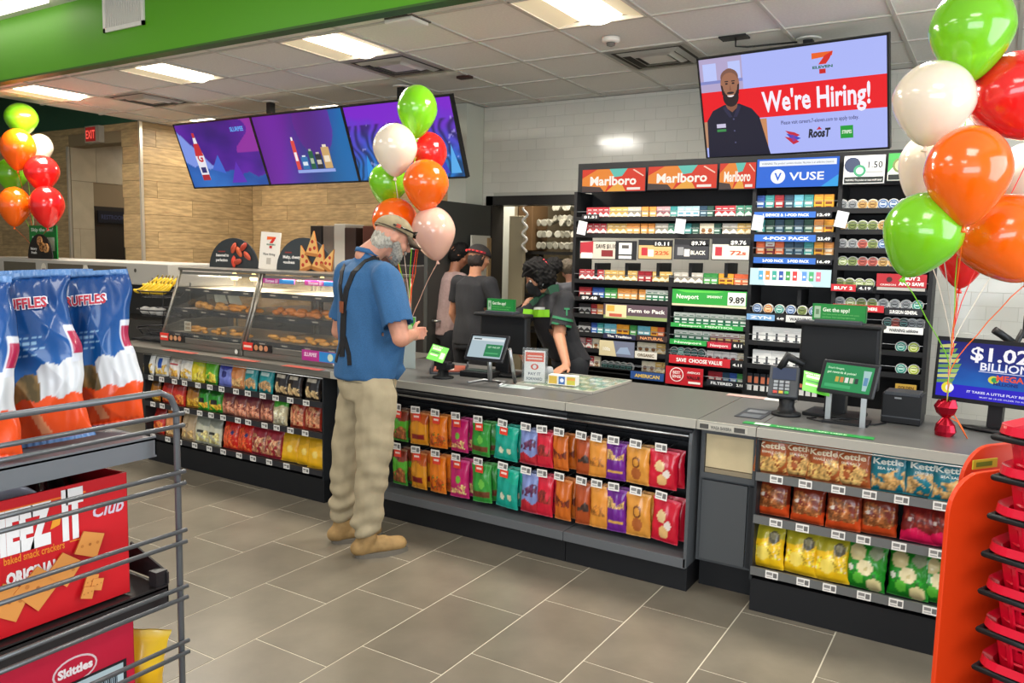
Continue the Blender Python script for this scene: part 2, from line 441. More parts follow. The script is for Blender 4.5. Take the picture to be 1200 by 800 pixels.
NM = ['farthest to the left, above the passage', 'second from the left', 'above the menu screens, third from the left', 'nearest, at the top edge right of the middle', 'unseen, added over the right end of the counter', 'near the timber walls, at the far left corner', 'near the timber wall, behind the menu screens']
for n_, (i, j) in enumerate(LIGHTS): troffer(GX0+(i+.5)*GP, GY0+(j+.5)*GP, 'recessed square white ceiling light ' + NM[n_], 48 if j == 0 else 17)
def diffuser(x, y, lab):
    o = thing('ceiling_vent', lab, 'vent', (x, y, CZ), 0, 'square air diffusers in the ceiling')
    m_ = M('vent_metal', '#d6d1c6', .5)
    MB().box((-.309, -.309, .004), (.309, .309, .022)).build('backing', M('vent_dark', '#5c574e', .8), o)
    def ring(r, w_, z0, z1, nm):
        mb = MB(); q = r-w_
        for s0 in range(4):
            T = Matrix.Rotation(s0*PI/2, 4, 'Z')
            mb.add([(-r, -r, z0), (r, -r, z0), (q, -q, z1), (-q, -q, z1)], [(0, 1, 2, 3), (3, 2, 1, 0)], T=T)
        mb.build(nm, m_, o, solid=.003)
    ring(.309, .045, -.003, -.005, 'frame'); ring(.235, .035, -.004, -.022, 'louvre_ring'); ring(.165, .035, -.004, -.022, 'louvre_ring')
    MB().box((-.105, -.105, -.016), (.105, .105, -.008)).build('centre_plate', m_, o)
for (i, j), l in zip(VENTS, ('beside the third ceiling light, above the menu screens', 'in front of the hiring screen', 'at the left, between the two left ceiling lights')): diffuser(GX0+(i+.5)*GP, GY0+(j+.5)*GP, 'square louvred air vent in the ceiling ' + l)
o = thing('smoke_detector', 'small round white smoke detector on the ceiling left of the hiring screen', 'detector', (-2.36, 5.02, CZ))
MB().lathe([(.06, 0), (.062, -.02), (.05, -.032), (.035, -.034)], 20).build('body', M('white_plastic', '#e8e3d8', .4), o)
MB().lathe([(.03, -.034), (.028, -.05), (.012, -.056), (.012, -.057)], 16).build('sensor', M('grey_plastic', '#6a665f', .5), o)
o = thing('speaker_plate', 'small rectangular white fixture on the ceiling near the green bulkhead', 'fixture', (-3.34, 4.07, CZ))
MB().box((-.11, -.09, -.03), (.11, .09, -.004)).build('plate', M('white_plastic'), o, bevel=.008)
MB().box((-.10, -.1, -.008), (.12, .1, 0)).build('bracket', M('vent_dark'), o)
o = MB().box((-3.98, 5.5, CZ-.02), (-3.86, 5.57, CZ)).build('ceiling_sensor', M('rust_brown', '#3b211b', .6)); tag(o, 'tiny dark brown plate on the ceiling right of the balloons', 'fixture')
# return air grille on the green bulkhead
o = thing('wall_vent', 'white louvred grille on the green bulkhead', 'vent', (-5.84, 3.76, 3.42))
fr = MB(); W, H = .26, .16
for a, b in (((-W, -H), (W, -H+.03)), ((-W, H-.03), (W, H)), ((-W, -H), (-W+.03, H)), ((W-.03, -H), (W, H))): fr.box((a[0], -.015, a[1]), (b[0], 0, b[1]))
fr.build('frame', M('white_plastic'), o)
MB().box((-W, -.002, -H), (W, .0, H)).build('backing', M('grille_dark', '#8f8c80', .8), o)
s0 = None
for k in range(22):
    x = -W+.035+k*(2*W-.07)/21
    if s0 is None: s0 = MB().box((-.004, -.012, -H+.03), (.004, 0, H-.03)).build('slat', M('white_plastic'), o, loc=(x, 0, 0))
    else: t = s0.copy(); C.objects.link(t); t.location = (x, 0, 0)
# exit sign
o = thing('exit_sign', 'lit exit sign in red letters above the restroom passage', 'sign', (-9.62, 5.77, 2.97))
MB().box((-.15, -.05, -.1), (.15, .02, .1)).build('housing', M('sign_housing', '#a69a88', .5), o)
MB().rect(-.13, -.085, .08, .085, -.052, '#7a1a16').text('EXIT', -.025, -.05, .14, -.054, '#ff5a4c', width=.19).build('lettering', SCREEN(), o)
# poles and cabling
def pole(x, y, z0, lab):
    o = thing('ceiling_bracket', lab, 'bracket', (x, y, z0))
    MB().box((-.03, -.03, 0), (.03, .03, CZ-z0)).build('pole', M('black_metal', '#191817', .5), o)
    MB().lathe([(.08, CZ-z0-.012), (.08, CZ-z0)], 20).build('ceiling_plate', M('white_plastic'), o)
pole(-6.34, 5.62, 2.60, 'black ceiling pole carrying the left menu screens')
pole(-4.66, 5.62, 2.60, 'black ceiling pole carrying the right menu screens, behind the balloons')
pole(-1.21, 5.62, 2.66, 'black ceiling pole carrying the hiring screen')
o = MB().tube([(-1.62, 5.37, CZ-.0), (-1.62, 5.37, CZ-.06), (-1.55, 5.40, CZ-.065), (-1.40, 5.47, CZ-.05), (-1.27, 5.56, CZ-.03)], .006).box((-1.72, 5.31, CZ-.01), (-1.54, 5.42, CZ)).build('cable', M('black_metal')); tag(o, 'black cable running along the ceiling to the hiring screen pole', 'cable')
# ============================================================ counter run (front plane Y = 3.6)
FY = 3.60; TOPZ = .862
gm = M('counter_grey_metal', '#55585a', .45, .2)
gd = M('counter_dark_metal', '#1f2124', .55, .1)
bk = M('kick_black', '#0b0c0f', .6)
lam = M('counter_laminate', '#5e5d5a', .38, noise_=(90, .05), spec=.5)
edge = M('counter_edge', '#a8a498', .4)
stl = M('brushed_steel', '#8f8a80', .32, .75, noise_=(3, .15, (1, 1, 30)))
def top(name, x0, x1, lab, y1=4.47, m_=lam, front=FY, gap=.002, em=edge):
    o = thing(name, lab, 'countertop', ((x0+x1)/2, (front+y1)/2, TOPZ-.04))
    h, d = (x1-x0)/2-gap, (y1-front)/2
    MB().box((-h, -d+.012, 0), (h, d, .04)).build('slab', m_, o)
    MB().box((-h, -d, -.002), (h, -d+.012, .0405)).build('edge_strip', em, o)
    return o
top('countertop', -3.55, -1.88, 'grey worktop in front of the customer and the left till, with a set-in glass window')
top('countertop', -1.88, -1.18, 'bare grey worktop section between the glass window and the narrow seam')
top('countertop', -1.18, -.90, 'short grey worktop section over the small cream panel')
ct = top('countertop', -.90, 1.6, 'grey worktop carrying the right till and green sticker strip')
tf = top('countertop', -5.95, -3.55, 'steel edged worktop under the heated glass food cases', y1=4.75, m_=stl, em=stl)
for k in range(3):
    x = (-5.05, -4.4, -3.8)[k]; MB().box((x-.17, -.59, .0405), (x+.17, -.53, .042), '#a5402f').build('sticker', PRINT(), tf, loc=(4.75, 0, 0))
# body behind everything (carcass) per section
def carcass(x0, x1, lab, yf=3.80, kick=3.66):
    o = thing('counter_cabinet', lab, 'cabinet', ((x0+x1)/2, 4.1, 0)); h = (x1-x0)/2
    MB().box((-h, yf-4.1, .12), (h, .36, TOPZ-.042)).build('body', gd, o)
    MB().box((-h, kick-4.1, 0), (h, .30, .118)).build('kickplate', bk, o)
    return o
# --- peg display bays
def tagm(w=.056, h=.036):
    t = MB().box((-w/2, 0, -h/2), (w/2, .002, h/2), '#eeeae2')
    t.rect(-w*.4, -h*.05, w*.05, h*.32, -.0006, '#8d8a86').rect(w*.12, -h*.3, w*.42, h*.3, -.0006, '#6f6d6a').rect(-w*.4, -h*.34, w*.05, -h*.2, -.0006, '#b4b1ac')
    return t
def bay(x0, x1, lab):
    o = thing('peg_display', lab, 'display rack', ((x0+x1)/2, 3.75, 0)); h = (x1-x0)/2-.002
    MB().box((-h, .10, .17), (h, .16, TOPZ-.045)).build('back_panel', M('peg_panel', '#111216', .65), o)
    MB().box((-h, -.14, .155), (h, .10, .175)).box((-h, -.15, .125), (h, -.14, .175)).build('bottom_shelf', M('shelf_grey', '#5c5e60', .45), o, bevel=.002)
    MB().box((-h, -.115, 0), (h, .10, .124)).build('kickplate', bk, o)
    MB().tube([(-h, -.13, .80), (h, -.13, .80)], .011).build('rail', gd, o)
    MB().tube([(-h, -.135, .775), (h, -.135, .775)], .006).build('rail', M('steel'), o)
    MB().box((-h, -.12, .765), (h, .10, .815)).build('light_box', M('peg_panel'), o)
    for z in (.685, .445): MB().box((-h, .085, z-.012), (h, .10, z+.012)).build('cross_bar', gd, o)
    return o
bay1 = bay(-3.20, -1.87, 'dark grey pegged snack display under the worktop, longer bay beside the customer')
bay2 = bay(-1.87, -1.20, 'dark grey pegged snack display under the worktop, shorter bay beside the cream panel')
for bx, nm in ((-1.205, bay2), (-3.205, bay1)):
    pts = [(-.15, .13), (.16, .13), (.16, .82), (-.10, .82), (-.14, .79), (-.15, .74)]
    MB().add([(bx-nm.location.x-.008, y, z) for y, z in pts]+[(bx-nm.location.x+.008, y, z) for y, z in pts], [(5, 4, 3, 2, 1, 0), (6, 7, 8, 9, 10, 11)]+[(i, (i+1) % 6, 6+(i+1) % 6, 6+i) for i in range(6)]).build('side_panel', gm, nm)
for n_, (a, b, l) in enumerate(((-5.47, -3.62, 'black cabinet body behind the left crisp rack'), (-3.2, -1.2, 'dark cabinet body behind the pegged snack bays'), (-.88, 1.6, 'dark cabinet body behind the right crisp rack'))):
    c = thing('counter_cabinet', l, 'cabinet', ((a+b)/2, 4.2, 0)); h = (b-a)/2
    MB().box((-h, -.28, 0), (h, .26, TOPZ-.044)).build('body', gd, c)
# --- grey end cabinet next to the customer
o = thing('end_cabinet', 'plain grey end panel cabinet between the left crisp rack and the customer', 'cabinet', (-3.41, 3.72, 0))
MB().box((-.19, 0, .12), (.19, .7, TOPZ-.044)).build('body', M('panel_grey', '#6b6c69', .5), o)
MB().box((-.19, .03, 0), (.19, .6, .12)).build('kickplate', bk, o)
# --- narrow cabinet with cream panel
o = thing('narrow_cabinet', 'narrow grey cabinet with a cream square panel between pegged snacks and right crisp rack', 'cabinet', (-1.04, 3.68, 0))
MB().box((-.145, .02, .15), (.145, .7, TOPZ-.044)).build('body', M('cabinet_slate', '#4c4f51', .45, .1), o)
MB().box((-.145, .09, 0), (.145, .6, .15)).build('kickplate', bk, o)
fr = MB()
for a, b in (((-.13, .575), (.13, .60)), ((-.13, .79), (.13, .815)), ((-.13, .60), (-.115, .79)), ((.115, .60), (.13, .79))): fr.box((a[0], -.012, a[1]), (b[0], .02, b[1]))
fr.build('frame', M('cabinet_slate'), o)
MB().box((-.113, .004, .625), (.113, .016, .79)).build('cream_panel', M('cream_board', '#c9b891', .5, noise_=(9, .08)), o)
MB().box((-.113, -.002, .60), (.113, .012, .622)).build('panel_ledge', M('ledge_tan', '#8e8168', .5), o)
MB().box((-.125, 0, .165), (.095, .018, .56)).build('door', M('cabinet_slate'), o, bevel=.003)
MB().box((.102, .004, .165), (.13, .016, .56)).build('side_rail', gd, o)
o = MB().box((-1.165, FY-.003, TOPZ-.036), (-.94, FY-.0005, TOPZ-.008), '#bdb8aa').box((-1.162, FY-.004, TOPZ-.034), (-1.12, FY-.002, TOPZ-.012), '#4a4844').box((-1.0, FY-.004, TOPZ-.034), (-.95, FY-.002, TOPZ-.012), '#4a4844').text('WASA BARBRA', -1.06, TOPZ-.032, .022, FY-.0045, '#6e6c66', width=.10, bold=.03).build('name_strip', PRINT()); tag(o, 'small lettered plate on the worktop edge above the cream panel', 'sign')

# --- shelf racks with crisps
def rack(x0, x1, lab, ntag):
    o = thing('crisp_rack', lab, 'display rack', ((x0+x1)/2, 3.6, 0)); h = (x1-x0)/2
    MB().box((-h, .30, .16), (h, .315, TOPZ-.045)).build('back_panel', M('peg_panel'), o)
    MB().box((-h, .01, 0), (h, .29, .155)).build('kickplate', bk, o)
    for k, z in enumerate((.63, .43, .185)):
        MB().box((-h, .006, z), (h, .30, z+.012)).build('shelf', gd, o)
        lip = MB().box((-h, -.006, z-.008), (h, .006, z+.030)).build('shelf_lip', M('lip_grey', '#6d6e6c', .4, .3) if x0 > -2 else M('lip_black', '#26262a', .4), o)
        n = ntag[k]
        for i in range(n):
            x = -h+.05+(2*h-.1)*(i+random.uniform(-.12, .12)+.35)/n
            if k == 0 and i == 0: rack.tg = tagm().build('price_tag', PRINT(), lip, loc=(x, -.009, z+.011))
            else:
                t = rack.tg.copy(); t.parent = lip; t.location = (x, -.009, z+.011); C.objects.link(t)
    for s in (-1, 1): MB().box((s*h-.006, .0, .15), (s*h+.006, .3, TOPZ-.045)).build('side_panel', gd, o)
    MB().tube([(-h, .0, .812), (h, .0, .812)], .004).build('front_rail', M('steel'), o)
    return o
rack(-5.47, -3.61, 'black three-tier crisp rack below the heated food cases', (13, 13, 11))
rack(-.89, .62, 'grey-lipped three-tier crisp rack below the right till', (11, 11, 11))

# ============================================================ snack bags
def bag_surface(w, h, t, seed, pinch=.10, stand=False):
    ph = np.random.RandomState(seed).rand(6)*6.28
    def P(u, v, side):
        "u,v arrays in [-1,1],[0,1]; side -1 front, +1 back"
        sv = np.clip(np.sin(PI*np.clip((v-.03)/.94, 0, 1)), 0, 1)**(.55 if not stand else .5)
        if stand: sv = np.clip(np.minimum((1-v)/.85, 1), 0, 1)**.8*np.clip(v/.06, 0, 1)**.5
        wid = w/2*(1-pinch*sv*.5-.02*np.sin(9*v+ph[0])+.012*np.sin(31*v+ph[1]))
        th = t/2*sv*np.sqrt(np.clip(1-np.abs(u)**2.6, 0, 1))
        wr = (.055*w*sv+.015*w)*(np.sin(5*u+6*v+ph[2])*np.cos(7*v-3*u+ph[3])*.45+.25*np.sin(13*u*(.4+abs(v-.5))+ph[4])*np.abs(v-.5)*2+.2*np.sin(19*v+5*u+ph[5])*u*u)*(1-u**4)
        x = u*wid; y = side*(th)+wr*(1 if side < 0 else .4)-(.002*side*-1); z = v*h-.008*np.abs(u)**3*np.sign(v-.5)*h*4*.2
        crimp = .0012*np.sin(u*60)*((v > .94) | (v < .05))
        return np.stack([x, y+crimp, z], -1)
    return P
def bag_proto(name, w, h, t, design, seed, nu=23, nv=32, stand=False, letter=None, mat_=None):
    P = bag_surface(w, h, t, seed, stand=stand)
    mb = MB(); u = np.linspace(-1, 1, nu); v = np.linspace(0, 1, nv); U, V = np.meshgrid(u, v)
    mb.grid(P(U, V, -1), design(U, V, 0)); mb.grid(P(U, V, 1), design(U, V, 1), flip=True)
    # close side edges
    return mb, P
PROD = {}
def mixc(a, b, t): return a+(b-a)*t[..., None] if isinstance(t, np.ndarray) else a+(b-a)*t
def design(base, top=None, prod=None, prodv=(.08, .42), band=None, accent=None, seed=1, bot=None, patch=None, window=False):
    base = hx(base); 
    def D(u, v, back):
        col = np.zeros(u.shape+(3,))+base
        if top is not None: col = np.where((v > .70+.05*np.sin(3*u+seed))[..., None], hx(top), col)
        if bot is not None: col = np.where((v < .30+.06*np.sin(4*u+seed))[..., None], hx(bot), col)
        if prod is not None:
            n = fbm(u*3.2, v*6.6, seed); n2 = fbm(u*7+3, v*12, seed+5)
            inside = (v > prodv[0]) & (v < prodv[1]+.07*np.sin(3*u+seed*2)) & (np.abs(u) < .86)
            m = inside & (n > -.3)
            pc = hx(prod)[None, None]*(1+.42*n2[..., None]+.12*np.sin(23*n)[..., None])
            col = np.where(m[..., None], pc, col)
            if accent is not None: col = np.where((inside & (n2 > .55))[..., None], hx(accent), col)
        if band is not None: col = np.where(((v > band[1]) & (v < band[2]) & (np.abs(u) < band[3]))[..., None], hx(band[0]), col)
        if patch is not None: 
            for pc_, pu, pv, pr in patch: col = np.where((((u-pu)**2+((v-pv)*2.4)**2) < pr*pr)[..., None], hx(pc_), col)
        col = col*(1+.05*fbm(u*2, v*3, seed+9)[..., None])
        col = np.where(((v > .965) | (v < .02))[..., None], col*.6+.38*(base*.4+.6), col)
        return np.clip(col, 0, 1)
    return D
def make_bag(key, w, h, t, D, seed, label, cat='crisps', stand=False, letter=None, name='crisp_bag', letters2=None):
    mb, P = bag_proto(key, w, h, t, D, seed, stand=stand)
    o = mb.build(name, GLOSSY(), None); tag(o, label, cat)
    if letter:
        for (txt, u0, v0, size, colr, wd, bold) in letter:
            L = MB()
            def fn(a, b):
                uu = np.array(a/(w/2)); vv = np.array(b/h); p = P(uu, vv, -1); return (a, float(p[1])-.0016, b)
            L.text(txt, u0*w/2, v0*h, size, 0, colr, width=wd, bold=bold, fn=fn); L.build('lettering', PRINT(), o)
    return Proto(o)
# kettle style crisps
def kettle(key, seed, base, prod, txtc='#e9d9b8', acc=None, name='Kettle'):
    D = design(base, prod=prod, prodv=(.05, .47), accent=acc, seed=seed, patch=None)
    return make_bag(key, .158, .195, .075, D, seed, 'x', letter=[(name, 0, .61, .034, txtc, .118, .03), ('KRINKLE CUT' if seed % 2 else 'SEA SALT', 0, .50, .014, txtc, .08, .02)])
K1 = kettle('ka', 3, '#a8562a', '#d9aa62', acc='#7a2f14'); K2 = kettle('kb', 4, '#a8562a', '#dcae68', acc='#7a2f14'); K3 = kettle('kc', 6, '#147585', '#c99b5e', '#e8f0e6', '#e2c48c'); K4 = kettle('kd', 7, '#167a8a', '#cfa468', '#e8f0e6', '#e2c48c')
Kclear = make_bag('kcl', .15, .175, .075, design('#7a2b18', prod='#9c5a2e', prodv=(.2, .72), accent='#d79a66', seed=11, bot='#cf4a1c', patch=[('#e8d9c8', -.62, .55, .13)]), 12, 'x')
Kpink = make_bag('kpk', .15, .175, .075, design('#7d1f1d', prod='#8a2c22', prodv=(.4, .8), accent='#b4543c', seed=15, bot='#d5164e', patch=[('#f0dcd4', -.6, .55, .12)]), 16, 'x')
Yel = make_bag('yel', .155, .20, .08, design('#f2c21a', top='#b3a92a', prod='#f6cf3a', prodv=(.25, .6), accent='#f2e3b4', seed=19, patch=[('#55513c', .45, .74, .34), ('#8a8464', .45, .78, .2), ('#f7dc62', -.2, .35, .4)]), 20, 'x')
Gre = make_bag('gre', .165, .20, .08, design('#1f8a22', prod='#1f8a22', prodv=(.3, .5), seed=23, patch=[('#d2c48c', -.45, .80, .42), ('#e8dcae', 0, .50, .40), ('#c9b97e', .05, .47, .12), ('#d9cb92', .5, .14, .38), ('#8a9474', .5, .85, .34), ('#e6e6d8', -.72, .45, .16), ('#5fc23c', -.3, .25, .3)]), 24, 'x')
def put_row(P_, pxs, py, z, labs, group, y=3.675, tilt=-.14, jit=.012, sc=(1, 1, 1)):
    for i, px in enumerate(pxs):
        X = at(px, py, y=y).x; pr = P_[i]
        pr.put((X, y+random.uniform(-jit, jit), z), label=labs[i], group=group, rot=(tilt+random.uniform(-.05, .03), random.uniform(-.04, .04), random.uniform(-.12, .12)), scale=sc)
put_row([K1, K2, K1, K2, K3, K4, K3], [905, 937, 968, 1001, 1044, 1086, 1118], 530, .645,
  [f'copper brown Kettle crisp bag, {ORD(i)} from left, top tier of right rack' for i in range(4)]+[f'teal Kettle crisp bag, {ORD(i)} teal one from left, top tier of right rack' for i in range(3)], 'kettle crisps on the top tier')
put_row([Kclear]*4+[Kpink]*2, [906, 947, 990, 1031, 1080, 1112], 590, .445,
  [f'dark brown snack bag with orange foot, {ORD(i)} from left, middle tier of right rack' for i in range(4)]+[f'dark red snack bag with pink foot, {l}' for l in ('whole one on the middle tier', 'cut off by the orange panel')], 'snack bags on the middle tier')
put_row([Yel]*3+[Gre]*3, [900, 939, 976, 1016, 1067, 1104], 650, .20,
  [f'yellow crisp bag with grey chip print, {ORD(i)} from left, lowest tier of right rack' for i in range(3)]+[f'green crisp bag with pale chip print, {ORD(i)} green one, lowest tier of right rack' for i in range(3)], 'crisp bags on the lowest tier')
# left rack
def lb(key, seed, base, **k): return make_bag(key, .14, .178, .065, design(base, seed=seed, **k), seed, 'x')
LB = {
 'white and blue crisp bag': lb('l1', 31, '#e9e6dd', prod='#e3b35a', accent='#f6e29a', band=('#2458b5', .35, .75, .35)),
 'white and yellow crisp bag': lb('l2', 32, '#efe8da', prod='#e9b64e', top='#d8d4cc'),
 'white and red crisp bag': lb('l3', 33, '#efe4d8', prod='#e7a850', top='#c7b7a4', band=('#c5303a', .55, .62, .9)),
 'yellow and green crisp bag': lb('l4', 34, '#dcc72a', prod='#f1d55c', top='#a9b62c'),
 'green crisp bag': lb('l5', 35, '#5fae2a', prod='#f0cf4c', bot='#2f8a24'),
 'blue and violet snack bag': lb('l6', 36, '#7c86d6', top='#3b3f9a', patch=[('#23266c', 0, .5, .35)]),
 'orange popcorn bag': lb('l7', 37, '#e2935a', prod='#f3bd7e', accent='#c8662c', top='#d97c3e'),
 'teal crisp bag': lb('l8', 38, '#188f92', prod='#c79a6a', band=('#cfe6e0', .66, .78, .6)),
 'black and tan crisp bag': lb('l9', 39, '#2b2320', prod='#d3b17e', accent='#f0dcb0', band=('#cfc3ae', .66, .78, .6)),
 'gold and brown snack bag': lb('l10', 40, '#b4721f', prod='#e0a93c', top='#5c3d1c'),
 'red snack bag': lb('l11', 41, '#c22a1f', prod='#e97a3a', top='#8f231e'),
 'black and green snack bag': lb('l12', 42, '#2f9a2a', prod='#f1b83a', top='#1e5c1d', band=('#191919', .3, .5, .5)),
 'clear bag of salmon coloured snacks': lb('l13', 43, '#7c3a34', prod='#d98a6a', prodv=(.05, .6), accent='#f0bfa0', top='#6b2a34'),
 'bag of white snacks with green head': lb('l14', 44, '#cdbf94', prod='#e9dcb8', prodv=(.05, .6), top='#4fae38'),
 'red bag of nuts': lb('l15', 45, '#a53222', prod='#cf8a60', prodv=(.1, .8), accent='#e8b890'),
 'kraft paper snack bag': lb('l16', 46, '#b59b78', prod='#caa46c', patch=[('#5d4a38', 0, .55, .22), ('#b59b78', 0, .55, .14)]),
 'grey and white crisp bag': lb('l17', 47, '#c7c4ac', prod='#e6d28a', top='#8d8f80', band=('#2b2b22', .4, .5, .4)),
 'bright red snack bag with blue badge': lb('l18', 48, '#cf2018', prod='#e9552c', accent='#f2884c', prodv=(.05, .8), patch=[('#27306e', .35, .6, .2)]),
 'crimson bag of mixed nuts': lb('l19', 49, '#9a2230', prod='#c98a62', prodv=(.1, .7), accent='#eccfa4'),
 'yellow snack bag': lb('l20', 50, '#f0b51e', top='#d9a31c', patch=[('#f8d870', .1, .45, .3)]),
}
L1 = [('white and blue crisp bag', 176), ('white and blue crisp bag', 189), ('white and red crisp bag', 204), ('white and yellow crisp bag', 219), ('yellow and green crisp bag', 233), ('green crisp bag', 248), ('blue and violet snack bag', 264), ('orange popcorn bag', 278), ('teal crisp bag', 294), ('teal crisp bag', 312), ('black and tan crisp bag', 329), ('black and tan crisp bag', 346), ('black and tan crisp bag', 366)]
L2 = [('gold and brown snack bag', 181), ('red snack bag', 196), ('red snack bag', 211), ('gold and brown snack bag', 225), ('black and green snack bag', 238), ('black and green snack bag', 252), ('clear bag of salmon coloured snacks', 267), ('clear bag of salmon coloured snacks', 283), ('clear bag of salmon coloured snacks', 297), ('clear bag of salmon coloured snacks', 312), ('bag of white snacks with green head', 329), ('red bag of nuts', 350), ('red bag of nuts', 367)]
L3 = [('red snack bag', 187), ('orange popcorn bag', 203), ('kraft paper snack bag', 222), ('grey and white crisp bag', 238), ('grey and white crisp bag', 253), ('bright red snack bag with blue badge', 270), ('bright red snack bag with blue badge', 286), ('crimson bag of mixed nuts', 304), ('crimson bag of mixed nuts', 321), ('yellow snack bag', 339), ('yellow snack bag', 357), ('yellow snack bag', 372)]
for rw, z, py, nm in ((L1, .645, 440, 'top'), (L2, .445, 475, 'middle'), (L3, .20, 520, 'lowest')):
    put_row([LB[k] for k, _ in rw], [p for _, p in rw], py, z, [f'{k}, {ORD(i)} from left, {nm} tier of left rack' for i, (k, _) in enumerate(rw)], f'snack bags on the {nm} tier of the left rack', y=3.665, sc=(1.0, 1, 1) if nm != 'lowest' else (1.12, 1, 1.12))
# pegged pouches
PG = [('green resealable snack pouch', '#56ae2c', dict(prod='#9c5a30', bot='#2f8a20', top='#8a3a28'), 473, .12), ('golden orange snack pouch', '#e0921e', dict(band=('#8e1a1e', .18, .34, .7), top='#c25a22', seed=2), 495, .13), ('orange snack pouch', '#e67a1a', dict(prod='#c4541c', accent='#2a6a2c', seed=4), 518, .13),
  ('magenta snack pouch', '#c01f66', dict(prod='#e6b878', prodv=(.1, .3), patch=[('#6fae3a', 0, .5, .25)]), 542, .13), ('green snack pouch with brown band', '#2f8f34', dict(band=('#6a3a22', .15, .32, .9), patch=[('#6fc24a', .1, .5, .3)]), 568, .13), ('teal snack pouch', '#0f9a86', dict(patch=[('#e8e6c8', -.3, .3, .22), ('#e0dcb8', .4, .3, .2)], top='#14a88a'), 597, .15),
  ('blue and red snack pouch', '#7f8fc4', dict(bot='#b3202e', prod='#5a2a4a', prodv=(.45, .7)), 624, .11), ('red slim snack pouch', '#cf1c34', dict(prod='#8a2a24', prodv=(.35, .6)), 643, .10), ('rust orange slim snack pouch', '#c8641c', dict(prod='#7a2f1c', prodv=(.35, .55)), 663, .10),
  ('copper slim snack pouch', '#a8481c', dict(prod='#3c2a24', prodv=(.35, .5)), 689, .09), ('amber twisted snack pouch', '#dc8e34', dict(prod='#b8722c', prodv=(.3, .5)), 707, .11), ('violet snack pouch', '#6a1c86', dict(band=('#d8a64e', .2, .28, .8), prod='#caa060', prodv=(.55, .75)), 727, .11), ('tan standing snack pouch', '#d99238', dict(patch=[('#6a3a1c', 0, .6, .35), ('#d99238', 0, .6, .25), ('#a85a28', 0, .3, .4)]), 753, .135), ('bright red snack pouch', '#c8142e', dict(patch=[('#e8c890', -.2, .6, .35), ('#e0b070', 0, .25, .35), ('#f2e4d8', .3, .42, .25)]), 783, .15)]
pegp = MB().tube([(0, .10, 0), (0, -.10, 0), (0, -.11, .012)], .003, n=6).build('peg', M('steel'), bay1, loc=(0, 0, -9)); tg = None
first = True; ptag = None
for r, (zt, hh, rn) in enumerate(((.675, .195, 'upper'), (.435, .225, 'lower'))):
    for i, row_ in enumerate(list(PG)):
        nm, base, kw, px, w_ = row_[:5]
        if r == 0:
            kk = dict(kw); kk.setdefault('seed', i+60); PG[i] = PG[i]+(make_bag('pg%d' % i, w_, .21, .048, design(base, **kk), 70+i, 'x', 'snack pouch', name='snack_pouch'),)
        pr = PG[i][5]; X = at(px, 500 if r == 0 else 560, y=3.69).x
        by = bay1 if X < -1.87 else bay2
        lx = X-by.location.x
        if first: pegp.parent = by; pegp.location = (lx, 0, zt+.008); first = False; pg = pegp
        else: pg = pegp.copy(); C.objects.link(pg); pg.parent = by; pg.location = (lx, 0, zt+.008)
        if ptag is None: ptag = tagm(.062, .042).build('price_tag', PRINT(), pg, loc=(-.012, -.115, .012)); t = ptag
        else: t = ptag.copy(); C.objects.link(t); t.parent = pg; t.location = (-.012, -.115, .012)
        t.rotation_euler = (0, random.uniform(-.05, .1), random.uniform(-.1, .1))
        if i < 6:
            rc = MB().box((-.026, 0, -.03), (.026, .002, .012), '#e2402e').rect(-.018, -.012, .018, .0, -.0006, '#f4d0c4').build('red_offer_card', PRINT(), pg, loc=(-.004, -.113, -.022))
            rc.rotation_euler = t.rotation_euler
        for q in range(2):
            s = hh/.21
            pr.put((X+(.012 if q else -.006)+random.uniform(-.006, .006), 3.675+.055*q, zt-hh), rot=(.02, random.uniform(-.05, .05), random.uniform(-.12, .12)), scale=(1, 1, s),
              label=f'{nm}, {"front" if q == 0 else "rear"} one on {ORD(i)} peg of {rn} row', group=f'pegged snack pouches, {rn} row')
# ============================================================ wall rack of packs behind the counter
BY = 5.42
def bz(px, py): return at(px, py, y=BY).z
def bx_(px, py): return at(px, py, y=BY).x
bbm = M('rack_black', '#0f0f11', .6)
bb = thing('wall_rack', 'tall black tobacco rack with many tiers standing behind the counter', 'display rack', (-1.6, BY, 0))
XL, XR = -2.79, -.37
cols_x = [XL, bx_(786, 330), bx_(879, 330), bx_(978, 330), XR]
BO = Vector((-1.6, BY, 0))
def bpart(mb, name, mat_=bbm, **k): return mb.build(name, mat_, bb, **k)
bpart(MB().box((XL+1.6, .26, .05), (XR+1.6, .28, 1.50)).box((cols_x[2]+1.6, .26, 1.50), (XR+1.6, .28, 2.2)).box((XL+1.6, .26, 1.78), (cols_x[2]+1.6, .28, 2.12)), 'back_panel')
for i, x in enumerate(cols_x): bpart(MB().box((x+1.6-.012, -.01, 0), (x+1.6+.012, .28, 2.10 if i not in (1,) else 1.50)), 'upright')
bpart(MB().box((XL+1.6, .0, .0), (XR+1.6, .3, .12)), 'base')
bpart(MB().box((XL+1.6, .02, 2.10), (XR+1.6, .12, 2.31)), 'header_rail')
SH = {}
def shelf(c0, c1, z, lab=None, col=None):
    k = (c0, c1, round(z, 3))
    if k not in SH:
        a, b = cols_x[c0]+1.6+.012, cols_x[c1]+1.6-.012
        SH[k] = bpart(MB().box((a, 0, z-.016), (b, .26, z-.002)).box((a, -.012, z-.02), (b, 0, z+.012)), 'shelf')
        bpart(MB().tube([(a, -.01, z+.05), (b, -.01, z+.05)], .0022, n=5, caps=False), 'guard_wire', M('clear_wire', '#8a8d90', .3, .5))
    return z
